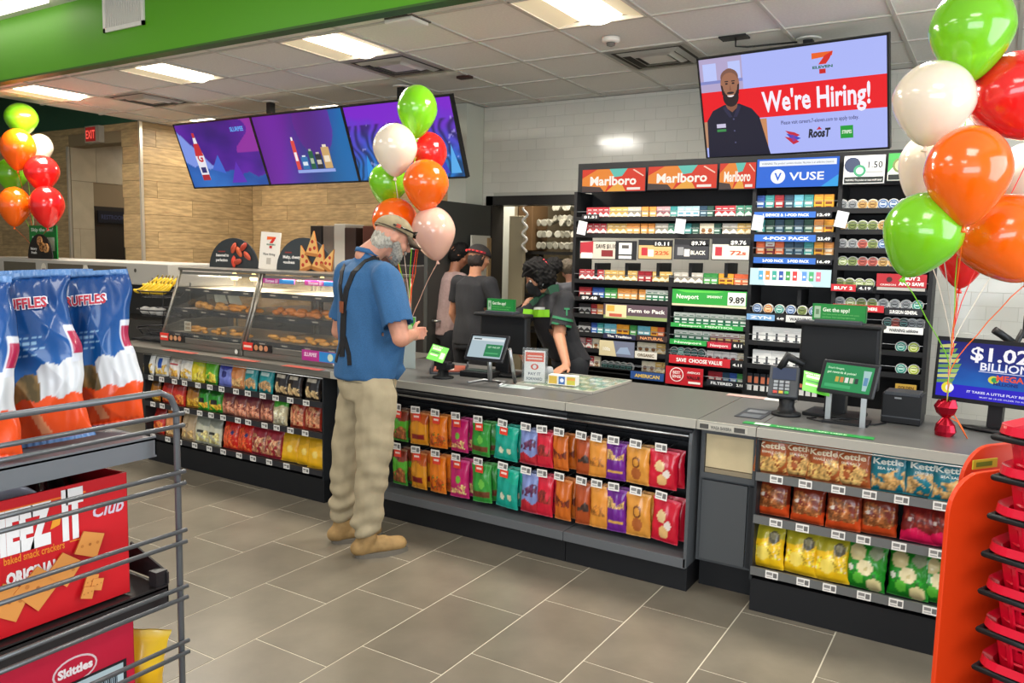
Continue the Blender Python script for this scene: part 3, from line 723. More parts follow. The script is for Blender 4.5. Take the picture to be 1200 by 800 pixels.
# packs
PK = {}
def pack(kind):
    if kind in PK: return PK[kind]
    w_, h_, t_ = .051, .083, .022
    body, topc, mark, shape, lab = KINDS[kind]
    mb = MB().box((-w_/2, 0, 0), (w_/2, t_, h_), body)
    y = -.0005
    mb.rect(-w_/2, h_*.66, w_/2, h_, y, topc)
    if shape == 'chev': mb.flat([(-w_/2, h_*.30), (-w_/2, h_*.66), (w_/2, h_*.66), (w_/2, h_*.30), (0, h_*.56)], y, mark); mb.flat([(-w_/2, h_*.30), (0, h_*.56), (w_/2, h_*.30), (w_/2, h_*.24), (-w_/2, h_*.24)], y-.0001, body)
    elif shape == 'bar': mb.rect(-w_*.36, h_*.34, w_*.36, h_*.5, y, mark)
    elif shape == 'disc': mb.disc(0, h_*.42, w_*.3, y, mark)
    elif shape == 'tall': mb.rect(-w_*.1, h_*.1, w_*.12, h_*.6, y, mark)
    mb.rect(-w_*.32, h_*.12, w_*.32, h_*.20, y-.0001, mark)
    mb.rect(-w_*.3, h_*.74, w_*.3, h_*.80, y-.0002, body)
    o = mb.build('cigarette_pack', PRINT()); tag(o, lab, 'cigarettes'); PK[kind] = Proto(o); return PK[kind]
KINDS = {
 'rw': ('#e9e4dc', '#a8323a', '#b03038', 'chev', 'white and red'), 'rwg': ('#e6e2d8', '#b8b2a6', '#8d8574', 'chev', 'white and grey'), 'gold': ('#e8dcbc', '#c9a45c', '#c39a4e', 'chev', 'white and gold'),
 'org': ('#e0a25e', '#d88a3e', '#f0e0c8', 'bar', 'light orange'), 'pink': ('#d9c3bd', '#b98f92', '#8c5660', 'chev', 'dusty pink'), 'teal': ('#4f9c98', '#2e7f80', '#e4ece6', 'bar', 'teal'),
 'wb': ('#e4ebea', '#9cc0c8', '#5f98ac', 'bar', 'white and pale blue'), 'navy': ('#2c4e62', '#1f3a50', '#a9bcc4', 'bar', 'dark blue'), 'dgr': ('#2c5548', '#20443a', '#b7c9bc', 'bar', 'dark green'),
 'wgreen': ('#dfe6dc', '#3f7f68', '#3a8064', 'chev', 'white and green'), 'red': ('#a5252c', '#861b24', '#e6d4c8', 'bar', 'deep red'), 'green': ('#22704a', '#d8ddd2', '#e5ece2', 'bar', 'green with pale lid'),
 'yel': ('#e6a62c', '#d9902a', '#7a3c1c', 'bar', 'amber'), 'orr': ('#d4693c', '#c9572e', '#f0cfae', 'bar', 'burnt orange'), 'blk': ('#2a2a2c', '#1c1c20', '#a9a9a8', 'chev', 'black and grey'),
 'blue': ('#2d5ba8', '#1f3f82', '#dbe3ee', 'bar', 'blue'), 'lgr': ('#4f9d4e', '#2f7f3c', '#e7efdc', 'bar', 'leaf green'), 'cream': ('#e6dcc4', '#d8ccb0', '#8a5c34', 'disc', 'cream'), 'mar': ('#7d1f2a', '#d9d2c8', '#d8b878', 'bar', 'maroon with pale lid'),
 'olv': ('#8d7a2c', '#d8d2be', '#e8dfb8', 'bar', 'olive with pale lid'), 'reddot': ('#e8e0dc', '#e2dad4', '#8e1f26', 'disc', 'white with red dot'), 'cyan': ('#6fb3c0', '#5aa0b4', '#eaf2f0', 'bar', 'sky blue'), 'wht': ('#e9e8e4', '#dcdcd8', '#44464a', 'tall', 'white')}
CNT = {}
def pack_row(c0, c1, x0, x1, py, kinds, nm, z=None, sc=1, pitch=.0535, y=BY+.02, shelf_=True):
    "x0,x1,py in photo pixels on the rack plane; kinds: list cycled over equal spans"
    za = z if z is not None else bz((x0+x1)/2, py)
    if shelf_: shelf(c0, c1, za)
    a, b = bx_(x0, py), bx_(x1, py); n = max(1, int(round((b-a)/(pitch*sc)+.1)))
    for i in range(n):
        k = kinds[int(i*len(kinds)/n)]; X = a+(i+.5)*(b-a)/n
        CNT[nm] = CNT.get(nm, -1)+1; c = CNT[nm]
        pack(k).put((X, y+random.uniform(0, .006), za+.0005), random.uniform(-.04, .04), label=f'{KINDS[k][4]} cigarette pack, {ORD(c)} from left, {nm} of wall rack', group=f'cigarette packs, {nm}', scale=sc)
R1 = 'top tier'; R2 = 'second tier'; R4 = 'tier above the green sign'
pack_row(0, 2, 686, 712, 256, ['rw'], R1); pack_row(0, 2, 713, 749, 256, ['gold', 'rwg'], R1, z=bz(700, 256), shelf_=False)
z1 = bz(700, 256)
for a, b, k in ((750, 768, ['org']), (768, 784, ['pink']), (785, 791, ['teal']), (792, 818, ['wb']), (819, 834, ['navy', 'dgr']), (837, 860, ['rw']), (861, 881, ['wgreen'])): pack_row(0, 2, a, b, 255, k, R1, z=z1, shelf_=False)
z2 = bz(700, 275); shelf(0, 2, z2)
for a, b, k in ((686, 709, ['rw']), (710, 748, ['gold', 'org']), (749, 766, ['org']), (767, 788, ['rwg', 'wgreen']), (800, 818, ['teal', 'dgr']), (819, 843, ['cream', 'dgr']), (845, 881, ['rwg', 'gold'])): pack_row(0, 2, a, b, 272, k, R2, z=z2, shelf_=False)
z4 = bz(700, 329); shelf(0, 2, z4)
for a, b, k in ((677, 706, ['rw']), (707, 745, ['gold']), (746, 762, ['red']), (763, 786, ['gold']), (788, 822, ['rwg']), (823, 840, ['lgr']), (841, 858, ['yel']), (859, 877, ['orr'])): pack_row(0, 2, a, b, 330, k, 'fourth tier', z=z4, shelf_=False)
z5 = bz(700, 350); shelf(0, 1, z5)
for a, b, k in ((677, 691, ['red']), (693, 706, ['blue']), (707, 721, ['lgr']), (722, 745, ['org']), (748, 754, ['org']), (755, 785, ['green'])): pack_row(0, 1, a, b, 350, k, 'fifth tier, left bay', z=z5, shelf_=False)
z6 = bz(690, 369); shelf(0, 1, z6)
for a, b, k in ((677, 690, ['blk']), (691, 705, ['red', 'org'])): pack_row(0, 1, a, b, 369, k, 'sixth tier, left bay', z=z6, shelf_=False)
z7 = bz(730, 394); shelf(0, 1, z7)
for a, b, k in ((676, 690, ['blk']), (691, 705, ['blue', 'teal']), (707, 720, ['cyan']), (721, 735, ['yel']), (736, 745, ['lgr']), (746, 760, ['cyan']), (761, 777, ['yel', 'orr'])): pack_row(0, 1, a, b, 392, k, 'seventh tier, left bay', z=z7, shelf_=False)
z8 = bz(690, 409); shelf(0, 1, z8)
pack_row(0, 1, 676, 701, 409, ['pink', 'rw', 'cream'], 'eighth tier, left bay', z=z8, shelf_=False); pack_row(0, 1, 745, 768, 409, ['cream'], 'eighth tier, left bay', z=z8, shelf_=False); pack_row(0, 1, 768, 784, 409, ['gold'], 'eighth tier, left bay', z=z8, shelf_=False)
z9 = bz(690, 430); shelf(0, 1, z9)
pack_row(0, 1, 675, 701, 429, ['pink', 'rw', 'cream'], 'lowest tier, left bay', z=z9, shelf_=False); pack_row(0, 1, 750, 783, 432, ['cream', 'gold'], 'lowest tier, left bay', z=z9, shelf_=False)
# second bay, lower
for py, kk, nm in ((382, ['green'], 'fifth tier, second bay'), (403, ['green', 'green', 'green', 'mar', 'mar', 'olv'], 'sixth tier, second bay')): pack_row(1, 2, 788, 874, py, kk, nm)
z = bz(830, 425); shelf(1, 2, z); pack_row(1, 2, 826, 872, 425, ['reddot', 'reddot', 'reddot', 'cream'], 'seventh tier, second bay', z=z, shelf_=False)
z = bz(830, 449); shelf(1, 2, z); pack_row(1, 2, 828, 871, 449, ['red', 'red', 'navy', 'blue', 'lgr'], 'lowest tier, second bay', z=z, shelf_=False)
# third bay boxes
for py, kk, nm in ((245, ['blue', 'teal', 'red', 'navy', 'cyan', 'teal', 'yel', 'yel'], 'first tier, third bay'), (274, ['teal', 'dgr', 'navy', 'dgr', 'navy', 'dgr', 'org', 'yel'], 'second tier, third bay'), (300, ['orr', 'mar', 'orr', 'navy', 'navy', 'teal', 'yel', 'org'], 'third tier, third bay')): pack_row(2, 3, 884, 976, py, kk, nm, sc=1.12)
for py, nm in ((403, 'fourth tier, third bay'), (431, 'fifth tier, third bay')): pack_row(2, 3, 880, 962, py, ['wht'], nm, sc=1.25)
# tins
TN = {}
TINC = {'silver': ('#8f9294', '#3c3f42', 'silver'), 'tan': ('#c09a5c', '#6d4a1e', 'tan'), 'green': ('#7d8a4c', '#3d4a24', 'mossy green'), 'rose': ('#b55a4c', '#6a2420', 'red'), 'lime': ('#8a9a5a', '#d8dcc0', 'pale green'), 'bluet': ('#4a6a9a', '#c8d4e4', 'blue'), 'mint': ('#2e8a7c', '#c6e0d4', 'mint'), 'limey': ('#a8b83a', '#e8ecc0', 'lime'), 'dk': ('#22302e', '#5e8a84', 'dark'), 'oran': ('#c27a3c', '#f0d4a8', 'orange')}
def tin(k, r=.034):
    if k in TN: return TN[k]
    c, d, lab = TINC[k]
    T = Matrix.Rotation(PI/2, 4, 'X')
    mb = MB().lathe([(r*.92, -.022), (r, -.018), (r, 0), (r*.96, .004)], 18, '#c9c9c4', T=T @ Matrix.Translation((0, 0, 0)))
    mb.disc(0, 0, r*.86, -.0046, c, n=16).disc(0, 0, r*.6, -.005, d, n=14).disc(0, 0, r*.48, -.0054, c, n=14).rect(-r*.4, -r*.12, r*.4, r*.14, -.0058, d)
    o = mb.build('tobacco_tin', PRINT()); tag(o, lab, 'tin'); TN[k] = Proto(o); return TN[k]
def tin_row(c0, c1, x0, x1, py, n, kinds, nm, z=None, shelf_=True):
    "py: pixel row of the tin centres"
    zc = z if z is not None else bz((x0+x1)/2, py)
    if shelf_: shelf(c0, c1, zc-.036)
    a, b = bx_(x0, py), bx_(x1, py)
    for i in range(n):
        k = kinds[int(i*len(kinds)/n)]
        tin(k).put((a+(i+.5)*(b-a)/n, BY+.02, zc), label=f'round {TINC[k][2]} tobacco tin, {ORD(i)} from left, {nm}', group=f'tobacco tins, {nm}')
for py, kk, nm in ((239, ['silver', 'silver', 'tan', 'tan', 'bluet', 'bluet', 'silver', 'tan'], 'first tin tier'), (264, ['tan', 'green', 'green', 'green', 'tan', 'lime', 'lime', 'green'], 'second tin tier'), (286, ['silver', 'silver', 'rose', 'green', 'bluet', 'bluet', 'silver', 'silver'], 'third tin tier'), (307, ['lime', 'green', 'rose', 'rose', 'tan', 'tan', 'lime', 'lime'], 'fourth tin tier')):
    tin_row(3, 4, 981, 1078, py, 8, kk, nm)
tin_row(3, 4, 978, 1024, 332, 4, ['green', 'lime'], 'fifth tin tier'); tin_row(3, 4, 977, 1082, 356, 8, ['silver', 'lime', 'green', 'green', 'silver', 'silver', 'silver', 'mint'], 'sixth tin tier'); tin_row(3, 4, 1035, 1083, 379, 5, ['dk', 'rose', 'dk', 'silver', 'silver'], 'seventh tin tier')
tin_row(2, 3, 880, 960, 363, 6, ['bluet', 'oran', 'mint', 'bluet', 'green', 'bluet'], 'third bay tin tier')
tin_row(1, 2, 785, 825, 413, 5, ['dk', 'mint', 'dk', 'dk', 'dk'], 'seventh tier of second bay'); tin_row(0, 1, 704, 740, 429, 5, ['dk'], 'lowest tier of left bay')
for py, nm in ((407, 'upper round pouch tier'), (433, 'lower round pouch tier')): tin_row(3, 4, 1048, 1078, py, 2, ['mint', 'limey'], nm)
# slim tubes at the foot of the third bay
def tube_proto():
    mb = MB().box((-.018, 0, 0), (.018, .02, .125), '#22262c').rect(-.013, .06, .013, .105, -.0006, '#b8684a').rect(-.015, .003, .015, .045, -.0006, '#d8d8d4')
    o = mb.build('vape_box', PRINT()); tag(o, 'x', 'vape box'); return Proto(o)
tb = tube_proto(); zt = bz(900, 461); shelf(2, 3, zt)
for i in range(11): tb.put((bx_(877+i*7.7, 455), BY+.02, zt), label=f'slim black and copper vape box, {ORD(i)} from left on the lowest tier', group='slim vape boxes on the lowest tier')

# signs on the rack
def sign(name, x0, y0, x1, y1, label, draw, cat='sign', yy=BY-.03, mat_=None, tilt=0, px=True):
    "pixel corners top-left / bottom-right on the rack plane"
    a = at(x0, y0, y=yy); b = at(x1, y1, y=yy); cx = (a.x+b.x)/2; w_ = b.x-a.x
    zt_ = a.z; zb = b.z; h_ = zt_-zb
    mb = MB().box((-w_/2, 0, 0), (w_/2, .006, h_), '#222326'); draw(mb, w_, h_)
    o = mb.build(name, mat_ or PRINT(), loc=(cx, yy, zb)); return tag(o, label, cat)
def zs(x0, x1, yt_, yb_):  # height from the left edge, width from both
    return None
def bsign(x0, x1, xm, yt, yb, label, draw, mat_=None, cat='sign'):
    "x0,x1: side pixels; xm,yt,yb: pixels of top and bottom at column xm"
    z0, z1 = at(xm, yb, y=BY-.03).z, at(xm, yt, y=BY-.03).z
    a, b = at(x0, (yt+yb)/2, y=BY-.03).x, at(x1, (yt+yb)/2, y=BY-.03).x; w_, h_ = b-a, z1-z0
    mb = MB().box((-w_/2, 0, 0), (w_/2, .006, h_), '#222326'); draw(mb, w_, h_)
    o = mb.build('shelf_sign', mat_ or PRINT(), loc=((a+b)/2, BY-.032, z0)); return tag(o, label, cat)
Y0 = -.0006
def marlboro(mb, w, h):
    mb.rect(-w*.49, h*.03, w*.49, h*.97, Y0, '#d8381c')
    mb.flat([(-w*.49, h*.6), (-w*.25, h*.97), (w*.05, h*.97), (-w*.12, h*.03), (-w*.49, h*.03)], Y0*2, '#e8862a')
    mb.flat([(-w*.49, h*.03), (-w*.49, h*.28), (-w*.2, h*.22), (-w*.14, h*.03)], Y0*3, '#4a3b34')
    mb.flat([(-w*.06, h*.97), (w*.22, h*.97), (w*.14, h*.66), (w*.02, h*.62)], Y0*4, '#63bfae')
    mb.flat([(-w*.1, h*.03), (w*.1, h*.5), (w*.2, h*.03)], Y0*3, '#e9a53c')
    mb.text('Marlboro', 0, h*.3, h*.52, Y0*6, '#fbf1e2', width=w*.72, bold=.03)
    mb.rect(w*.22, h*.08, w*.42, h*.18, Y0*5, '#f0e6da')
    mb.flat([(w*.3, h*.9), (w*.46, h*.62), (w*.47, h*.66), (w*.32, h*.93)], Y0*5, '#f4c8b0')
for x0, x1, l in ((682, 757, 'leftmost'), (759, 841, 'second')):
    bsign(x0, x1, (x0+x1)/2, 196-(x0-682)*.05+1, 225-(x0-682)*.04, f'lit orange header panel lettered Marlboro, {l} of the pair above the wall rack', marlboro, SCREEN(), 'lit sign')
bsign(843, 886, 864, 190, 222, 'narrow header panel lettered Marlboro, beside the blue one', marlboro, SCREEN(), 'lit sign')
def vuse(mb, w, h):
    mb.rect(-w*.5, 0, w*.5, h, Y0, '#2468d8'); mb.rect(-w*.47, h*.74, w*.47, h*.94, Y0*2, '#eef3fa'); mb.text('WARNING: This product contains nicotine. Nicotine is an addictive chemical.', 0, h*.8, h*.1, Y0*3, '#3b4656', width=w*.88, bold=0)
    mb.disc(-w*.23, h*.38, h*.25, Y0*2, '#ffffff', n=24).text('V', -w*.23, h*.25, h*.36, Y0*3, '#2468d8', bold=.03)
    mb.text('VUSE', w*.12, h*.24, h*.38, Y0*3, '#ffffff', width=w*.42, bold=.02)
    mb.flat([(w*.3, 0), (w*.5, h*.4), (w*.5, 0)], Y0*2, '#2fa4e6')
bsign(887, 983, 935, 185, 219, 'lit blue header panel lettered VUSE above the third bay', vuse, SCREEN(), 'lit sign')
def tinsign(price):
    def f(mb, w, h):
        mb.rect(-w*.48, h*.03, w*.48, h*.97, Y0, '#e9e8e2'); mb.rect(-w*.46, h*.05, w*.46, h*.26, Y0*2, '#1c2220'); mb.text('WARNING: This product can cause mouth cancer', 0, h*.12, h*.1, Y0*3, '#e8e8e4', width=w*.86, bold=0)
        mb.disc(-w*.28, h*.66, h*.26, Y0*2, '#36405a').disc(-w*.1, h*.46, h*.2, Y0*3, '#3e8c68').disc(-w*.1, h*.46, h*.12, Y0*4, '#b8d2c0').text(price, w*.26, h*.55, h*.3, Y0*3, '#2a2c30', width=w*.34, bold=.02)
        mb.rect(w*.05, h*.38, w*.44, h*.44, Y0*2, '#9a9c9a')
    return f
bsign(988, 1038, 1013, 181, 216, 'black and white header sign with tins and price 1.50', tinsign('1.50'), None); 
def greensign(mb, w, h):
    mb.rect(-w*.48, h*.03, w*.48, h*.97, Y0, '#e9ecdf'); mb.flat([(-w*.48, h*.97), (-w*.48, h*.3), (w*.02, h*.97)], Y0*2, '#3f9a4a').disc(-w*.12, h*.55, h*.27, Y0*3, '#6f7a4a').disc(-w*.12, h*.55, h*.19, Y0*4, '#c6b988').rect(-w*.46, h*.05, w*.46, h*.24, Y0*4, '#1c2220').text('1.50', w*.28, h*.55, h*.3, Y0*3, '#2a2c30', width=w*.3)
bsign(1040, 1082, 1061, 178, 212, 'green and white header sign with a tin, behind the balloons', greensign)
def save(mb, w, h):
    mb.rect(-w*.48, h*.04, w*.14, h*.96, Y0, '#c9bfb0').flat([(-w*.48, h*.3), (-w*.48, h*.9), (-w*.25, h*.96), (-w*.25, h*.3)], Y0*2, '#a9303a').rect(-w*.46, h*.06, -w*.26, h*.35, Y0*3, '#ece8e0').text('SAVE $1.10', -w*.02, h*.6, h*.3, Y0*4, '#2a2622', width=w*.36).rect(-w*.1, h*.16, w*.1, h*.5, Y0*3, '#7a2a2c').rect(w*.2, h*.3, w*.42, h*.9, Y0, '#e2e0da').rect(w*.2, h*.06, w*.42, h*.22, Y0, '#d8d6d0').rect(w*.25, h*.6, w*.37, h*.78, Y0*2, '#55524e')
bsign(679, 746, 712, 282, 304, 'shelf sign lettered SAVE beside red and white packs, third tier left', save)
def packsign(bg, price, lettr, c2):
    def f(mb, w, h):
        mb.rect(-w*.48, h*.04, w*.48, h*.72, Y0, bg).rect(-w*.05, h*.66, w*.48, h*.98, Y0, '#19191c').text(price, w*.2, h*.72, h*.24, Y0*3, '#f0eee8', width=w*.4, bold=.03)
        mb.rect(-w*.4, h*.2, -w*.22, h*.6, Y0*2, c2).rect(-w*.2, h*.15, -w*.04, h*.5, Y0*3, '#ece6dc').text(lettr, w*.2, h*.25, h*.26, Y0*2, '#e9e4d6' if bg < '#80' else '#b8502c', width=w*.42, bold=.03)
    return f
bsign(748, 788, 768, 281, 304, 'tan shelf sign with two packs and price 10.11', packsign('#c9a870', '10.11', '22%', '#b0303a'))
bsign(790, 831, 810, 280, 304, 'black shelf sign lettered Marlboro Black under price 9.76', packsign('#3a3a3e', '$9.76', 'BLACK', '#8f8f90'))
bsign(834, 879, 856, 279, 305, 'pale shelf sign lettered 72s under price 9.76', packsign('#d5cfc2', '$9.76', '72s', '#b0303a'))
def newport(mb, w, h):
    mb.rect(-w*.49, h*.14, w*.49, h, Y0, '#2f9a3c').rect(-w*.49, h*.02, w*.49, h*.14, Y0, '#d8c9a8').text('Newport', -w*.28, h*.45, h*.38, Y0*3, '#e9f2e0', width=w*.3, bold=.02).text('SPEARMINT', w*.08, h*.55, h*.2, Y0*3, '#e4efd8', width=w*.2).flat([(-w*.45, h*.95), (w*.2, h*.95), (w*.1, h*.85), (-w*.3, h*.82)], Y0*2, '#5cc24a').rect(w*.25, h*.18, w*.48, h*.92, Y0*2, '#e6e4da').text('9.89', w*.365, h*.32, h*.5, Y0*3, '#23241f', width=w*.2, bold=.03)
bsign(787, 876, 831, 340, 360, 'green shelf sign lettered Newport with price 9.89', newport)
def farm(mb, w, h):
    mb.rect(-w*.49, h*.03, w*.49, h*.97, Y0, '#5c4a52').rect(-w*.49, h*.03, w*.49, h*.25, Y0*2, '#8fa064').rect(-w*.46, h*.12, -w*.13, h*.93, Y0*3, '#e2cfa0').rect(-w*.44, h*.5, -w*.32, h*.88, Y0*4, '#e0a848').rect(-w*.4, h*.15, -w*.2, h*.35, Y0*4, '#c05a48').text('Farm to Pack', w*.18, h*.5, h*.34, Y0*4, '#f2ede4', width=w*.56, bold=.03)
bsign(707, 783, 745, 357, 375, 'shelf sign lettered Farm to Pack in the left bay', farm)
def strip(bg, txt, tc='#f2f0ea', price=None):
    def f(mb, w, h):
        mb.rect(-w*.5, 0, w*.5, h, Y0, bg)
        mb.text(txt, -w*.08 if price else 0, h*.25, h*.62, Y0*3, tc, width=w*(.6 if price else .75), bold=.03)
        if price: mb.rect(w*.3, 0, w*.5, h, Y0*2, '#17171a').text(price, w*.4, h*.25, h*.6, Y0*3, '#f4f4f0', width=w*.16, bold=.03)
    return f
bsign(786, 871, 828, 380, 385, 'thin green strip sign under the green packs', strip('#2f9a44', 'Newport  MENTHOL', '#d8f0d0')); bsign(785, 828, 806, 398, 404, 'short green strip sign in the second bay', strip('#2f9a44', 'Newport', '#d8f0d0')); bsign(829, 857, 843, 401, 408, 'short red strip sign in the second bay', strip('#b8263a', 'Newport', '#f4d8d0')); bsign(858, 871, 865, 401, 409, 'tiny black price card 8.11 in the second bay', strip('#17171a', '8.11'))
bsign(707, 745, 725, 391, 397, 'dark strip sign with white lettering in the left bay, beside the coloured discs', strip('#2a2a44', 'The Tradition')); bsign(746, 782, 764, 393, 400, 'dark strip sign with coloured discs in the left bay', strip('#3a2a2a', 'NATURAL', '#e8a06a'))
def floral(mb, w, h): mb.rect(-w*.49, h*.03, w*.49, h*.97, Y0, '#6f7488').flat([(-w*.49, h*.03), (-w*.49, h*.97), (-w*.1, h*.97), (0, h*.03)], Y0*2, '#cdbf98').flat([(-w*.02, h*.2), (w*.1, h*.6), (w*.3, h*.65), (w*.4, h*.2)], Y0*2, '#8fa0b8').text('100s', -w*.28, h*.35, h*.3, Y0*3, '#f0ece0', width=w*.2)
bsign(702, 744, 722, 399, 418, 'printed card with tan and blue artwork in the left bay', floral)
bsign(744, 770, 757, 412, 420, 'pale strip sign under the cream packs', strip('#d8d2c4', 'ORGANIC', '#6a5a40')); bsign(739, 778, 758, 436, 445, 'blue and gold strip sign at the foot of the left bay', strip('#2c4f8c', 'AMERICAN', '#e9c45a'))
bsign(784, 856, 820, 418, 428, 'red strip sign lettered CHOOSE VALUE', strip('#c0242c', 'SAVE  CHOOSE VALUE')); bsign(857, 871, 864, 424, 431, 'small black price card at the end of the red strip', strip('#17171a', '4.11'))
def value(mb, w, h):
    mb.rect(-w*.5, 0, w*.5, h, Y0, '#b8202a').disc(-w*.2, h*.56, h*.4, Y0*2, '#f0e6e0', n=20).disc(-w*.2, h*.56, h*.35, Y0*3, '#b8202a', n=20).text('BEST', -w*.2, h*.6, h*.22, Y0*4, '#f4eae4', width=w*.2).text('SENSE', -w*.2, h*.38, h*.22, Y0*4, '#f4eae4', width=w*.24).text("AMERICA'S", w*.25, h*.68, h*.16, Y0*4, '#f4eae4', width=w*.34).text('VALUE', w*.25, h*.38, h*.24, Y0*4, '#4a1216', width=w*.36, bold=.04).rect(w*.12, h*.12, w*.44, h*.24, Y0*4, '#efe6de')
bsign(780, 824, 800, 430, 451, 'square red value sign with a ring at the foot of the second bay', value); bsign(828, 871, 850, 446, 453, 'dark strip sign with small white lettering at the foot of second bay', strip('#24262c', 'FILTERED', '#dfe2e4', '2.11'))
for x0, x1, xm, yt, yb, t, l, p in ((884, 975, 925, 248, 255, '1 DEVICE & 1-POD PACK', 'upper', '12.49'), (884, 975, 925, 275, 283, '4-POD PACK', 'middle', '23.49'), (883, 975, 925, 302, 309, '2-POD PACK    2-POD PACK', 'lower', '16.49')):
    bsign(x0, x1, xm, yt, yb, f'blue strip sign lettered {t.split("  ")[0]}, {l} of the blue strips', strip('#2f62b4', t, '#f2f4fa', p))
def wide(mb, w, h):
    mb.rect(-w*.5, 0, w*.5, h, Y0, '#a9c4cc').flat([(-w*.4, h), (w*.1, h), (w*.3, 0), (-w*.3, 0)], Y0*2, '#dfe6e2')
    for i, c in enumerate(('#4c9ac0', '#e0803a', '#3c9a8c', '#2f4f9a', '#3f8f4a', '#c23a3a', '#5a8ad0', '#4aa06a', '#d06a80')):
        x = -w*.36+i*w*.085+(w*.03 if i > 5 else 0); mb.rect(x-w*.028, h*.32, x+w*.028, h*.86, Y0*3, c).rect(x-w*.015, h*.5, x+w*.015, h*.6, Y0*4, '#f0f0ea')
bsign(879, 974, 926, 315, 335, 'wide pale blue sign with a row of coloured devices', wide)
bsign(875, 908, 891, 368, 375, 'blue strip sign under the third bay tins', strip('#6f9ac4', 'ZYN', '#f0f4fa')); bsign(909, 920, 914, 370, 376, 'tiny black price card 4.49', strip('#17171a', '4.49')); bsign(921, 955, 938, 370, 378, 'white warning strip under the third bay tins', strip('#cfcfcc', 'WARNING', '#3a3a3c'))
def buy(mb, w, h): mb.rect(-w*.5, h*.22, w*.5, h, Y0, '#a51f28').rect(-w*.48, h*.03, w*.48, h*.2, Y0, '#a8a49c').text('BUY 2', w*.22, h*.66, h*.26, Y0*3, '#f6ece6', width=w*.3, bold=.04).text('AND SAVE', w*.2, h*.34, h*.26, Y0*3, '#f6ece6', width=w*.5, bold=.04).disc(-w*.24, h*.66, h*.16, Y0*3, '#3a1c1c').text('CRIMSON', -w*.26, h*.3, h*.14, Y0*3, '#f0e0d8', width=w*.32)
bsign(1027, 1086, 1056, 321, 341, 'red shelf sign lettered BUY 2 AND SAVE', buy)
bsign(974, 1003, 988, 333, 341, 'short red strip sign left of the large red sign', strip('#b8242c', 'BUY 2')); bsign(1004, 1023, 1013, 334, 341, 'small black price card 4.19', strip('#17171a', '4.19'))
bsign(976, 1036, 1006, 357, 365, 'red strip sign lettered BUY ALL OUT THERE', strip('#b8242c', "BUY 'FALL OUT THERE")); bsign(1037, 1081, 1059, 361, 370, 'black warning strip with a red end', strip('#1c1c20', 'SURGEON GENERAL')); bsign(1036, 1082, 1059, 383, 391, 'white warning strip under small tins at the right bay', strip('#dcdcd8', 'WARNING: addictive', '#3a3a3c'))
bsign(1049, 1074, 1061, 450, 458, 'small gold lettered pack at the foot of right bay', strip('#b8923c', 'GOLDEN', '#5a3c14'), cat='box')
bsign(679, 703, 690, 345, 352, 'white on black price card 9.48 over the fifth tier', strip('#17171a', '$9.48'))
bsign(682, 702, 692, 251, 257, 'white price digits card over the left end of the top tier', strip('#26262a', '$1.51'))
# hanging white notes
for x0, yt, l in ((677, 258, 'left end'), (792, 256, 'middle'), (883, 252, 'third bay'), (981, 248, 'fourth bay')):
    p = at(x0+5, yt+9, y=BY-.05); mb = MB().box((-.035, 0, -.05), (.035, .002, .05), '#d9dadb')
    for k in range(5): mb.rect(-.026, .035-k*.016, .02, .038-k*.016, -.0006, '#8f9296')
    o = mb.build('paper_note', PRINT(), loc=p); o.rotation_euler = (.05, random.uniform(.1, .25), .1); tag(o, f'small white paper note clipped to the wall rack, {l}', 'note')
# brackets in the open gaps
for px in (697, 733, 770, 808, 850, 938, 1030):
    x = bx_(px, 312)+1.6; z = bz(px, 308 if px < 900 else (340 if px < 1000 else 345)); bpart(MB().box((x-.012, .02, z-.10), (x+.012, .26, z)), 'bracket')
# ============================================================ screens
def raster_grid(mb, w, h, fn, nu=97, nv=55, y=-.001, x0=0, z0=0):
    u = np.linspace(0, 1, nu); v = np.linspace(0, 1, nv); U, V = np.meshgrid(u, v)
    P = np.stack([x0-w/2+U*w, 0*U+y, z0-h/2+V*h], -1); mb.grid(P, fn(U, V), smooth=False)
def screen_body(o, w, h, mat_='black_metal'):
    MB().box((-w/2, .003, -h/2), (w/2, .045, h/2)).build('housing', M('screen_black', '#0d0d10', .4), o)
    f = MB(); b = .012
    for a, c in (((-w/2, -h/2), (w/2, -h/2+b)), ((-w/2, h/2-b), (w/2, h/2)), ((-w/2, -h/2), (-w/2+b, h/2)), ((w/2-b, -h/2), (w/2, h/2))): f.box((a[0], -.006, a[1]), (c[0], .003, c[1]))
    f.build('bezel', M('screen_black'), o)
W1, H1 = 1.22, .695
def s1(U, V):
    a = hx('#5b1a9e'); b = hx('#1c4a9a'); c = hx('#7b93e0'); t = np.clip(.5+.6*fbm(U*3, V*3, 4), 0, 1)
    col = mixc(a, hx('#2c1070'), t); col = np.where((V < .75-U*1.6+.15)[..., None], c, col); col = np.where((V < .35-.25*U+.12*np.abs(((U*5) % 1)-.5))[..., None], mixc(b, hx('#2f6fc0'), t), col)
    return np.where(((V > .5) & (U > .82+.1*np.sin(V*9)))[..., None], hx('#8a2a9a'), col)
def s2(U, V):
    t = np.clip((U-.25)*1.6+(.5-V)*.4, 0, 1); col = mixc(hx('#6a1c9c'), hx('#1767a8'), t); blob = ((U-.66)**2*12+(V-.85)**2*2.2) < .5
    return np.where(blob[..., None], mixc(col, hx('#7a1aa0'), .6), col)*(.9+.1*np.sin(8*U)[..., None])
def s3(U, V):
    n = np.abs(np.sin(U*38+6*fbm(U*3, V*2, 8)))**3; base = mixc(hx('#1d6fc0'), hx('#7a22c8'), np.clip(V*1.6-.35+.25*fbm(U*4, V*4, 3), 0, 1))
    col = base*(1-.45*n[..., None]*(V < .75)[..., None]); sp = fbm(U*14, V*14, 12) > .75
    return np.where(sp[..., None], mixc(col, hx('#b9b4f2'), .6), col)
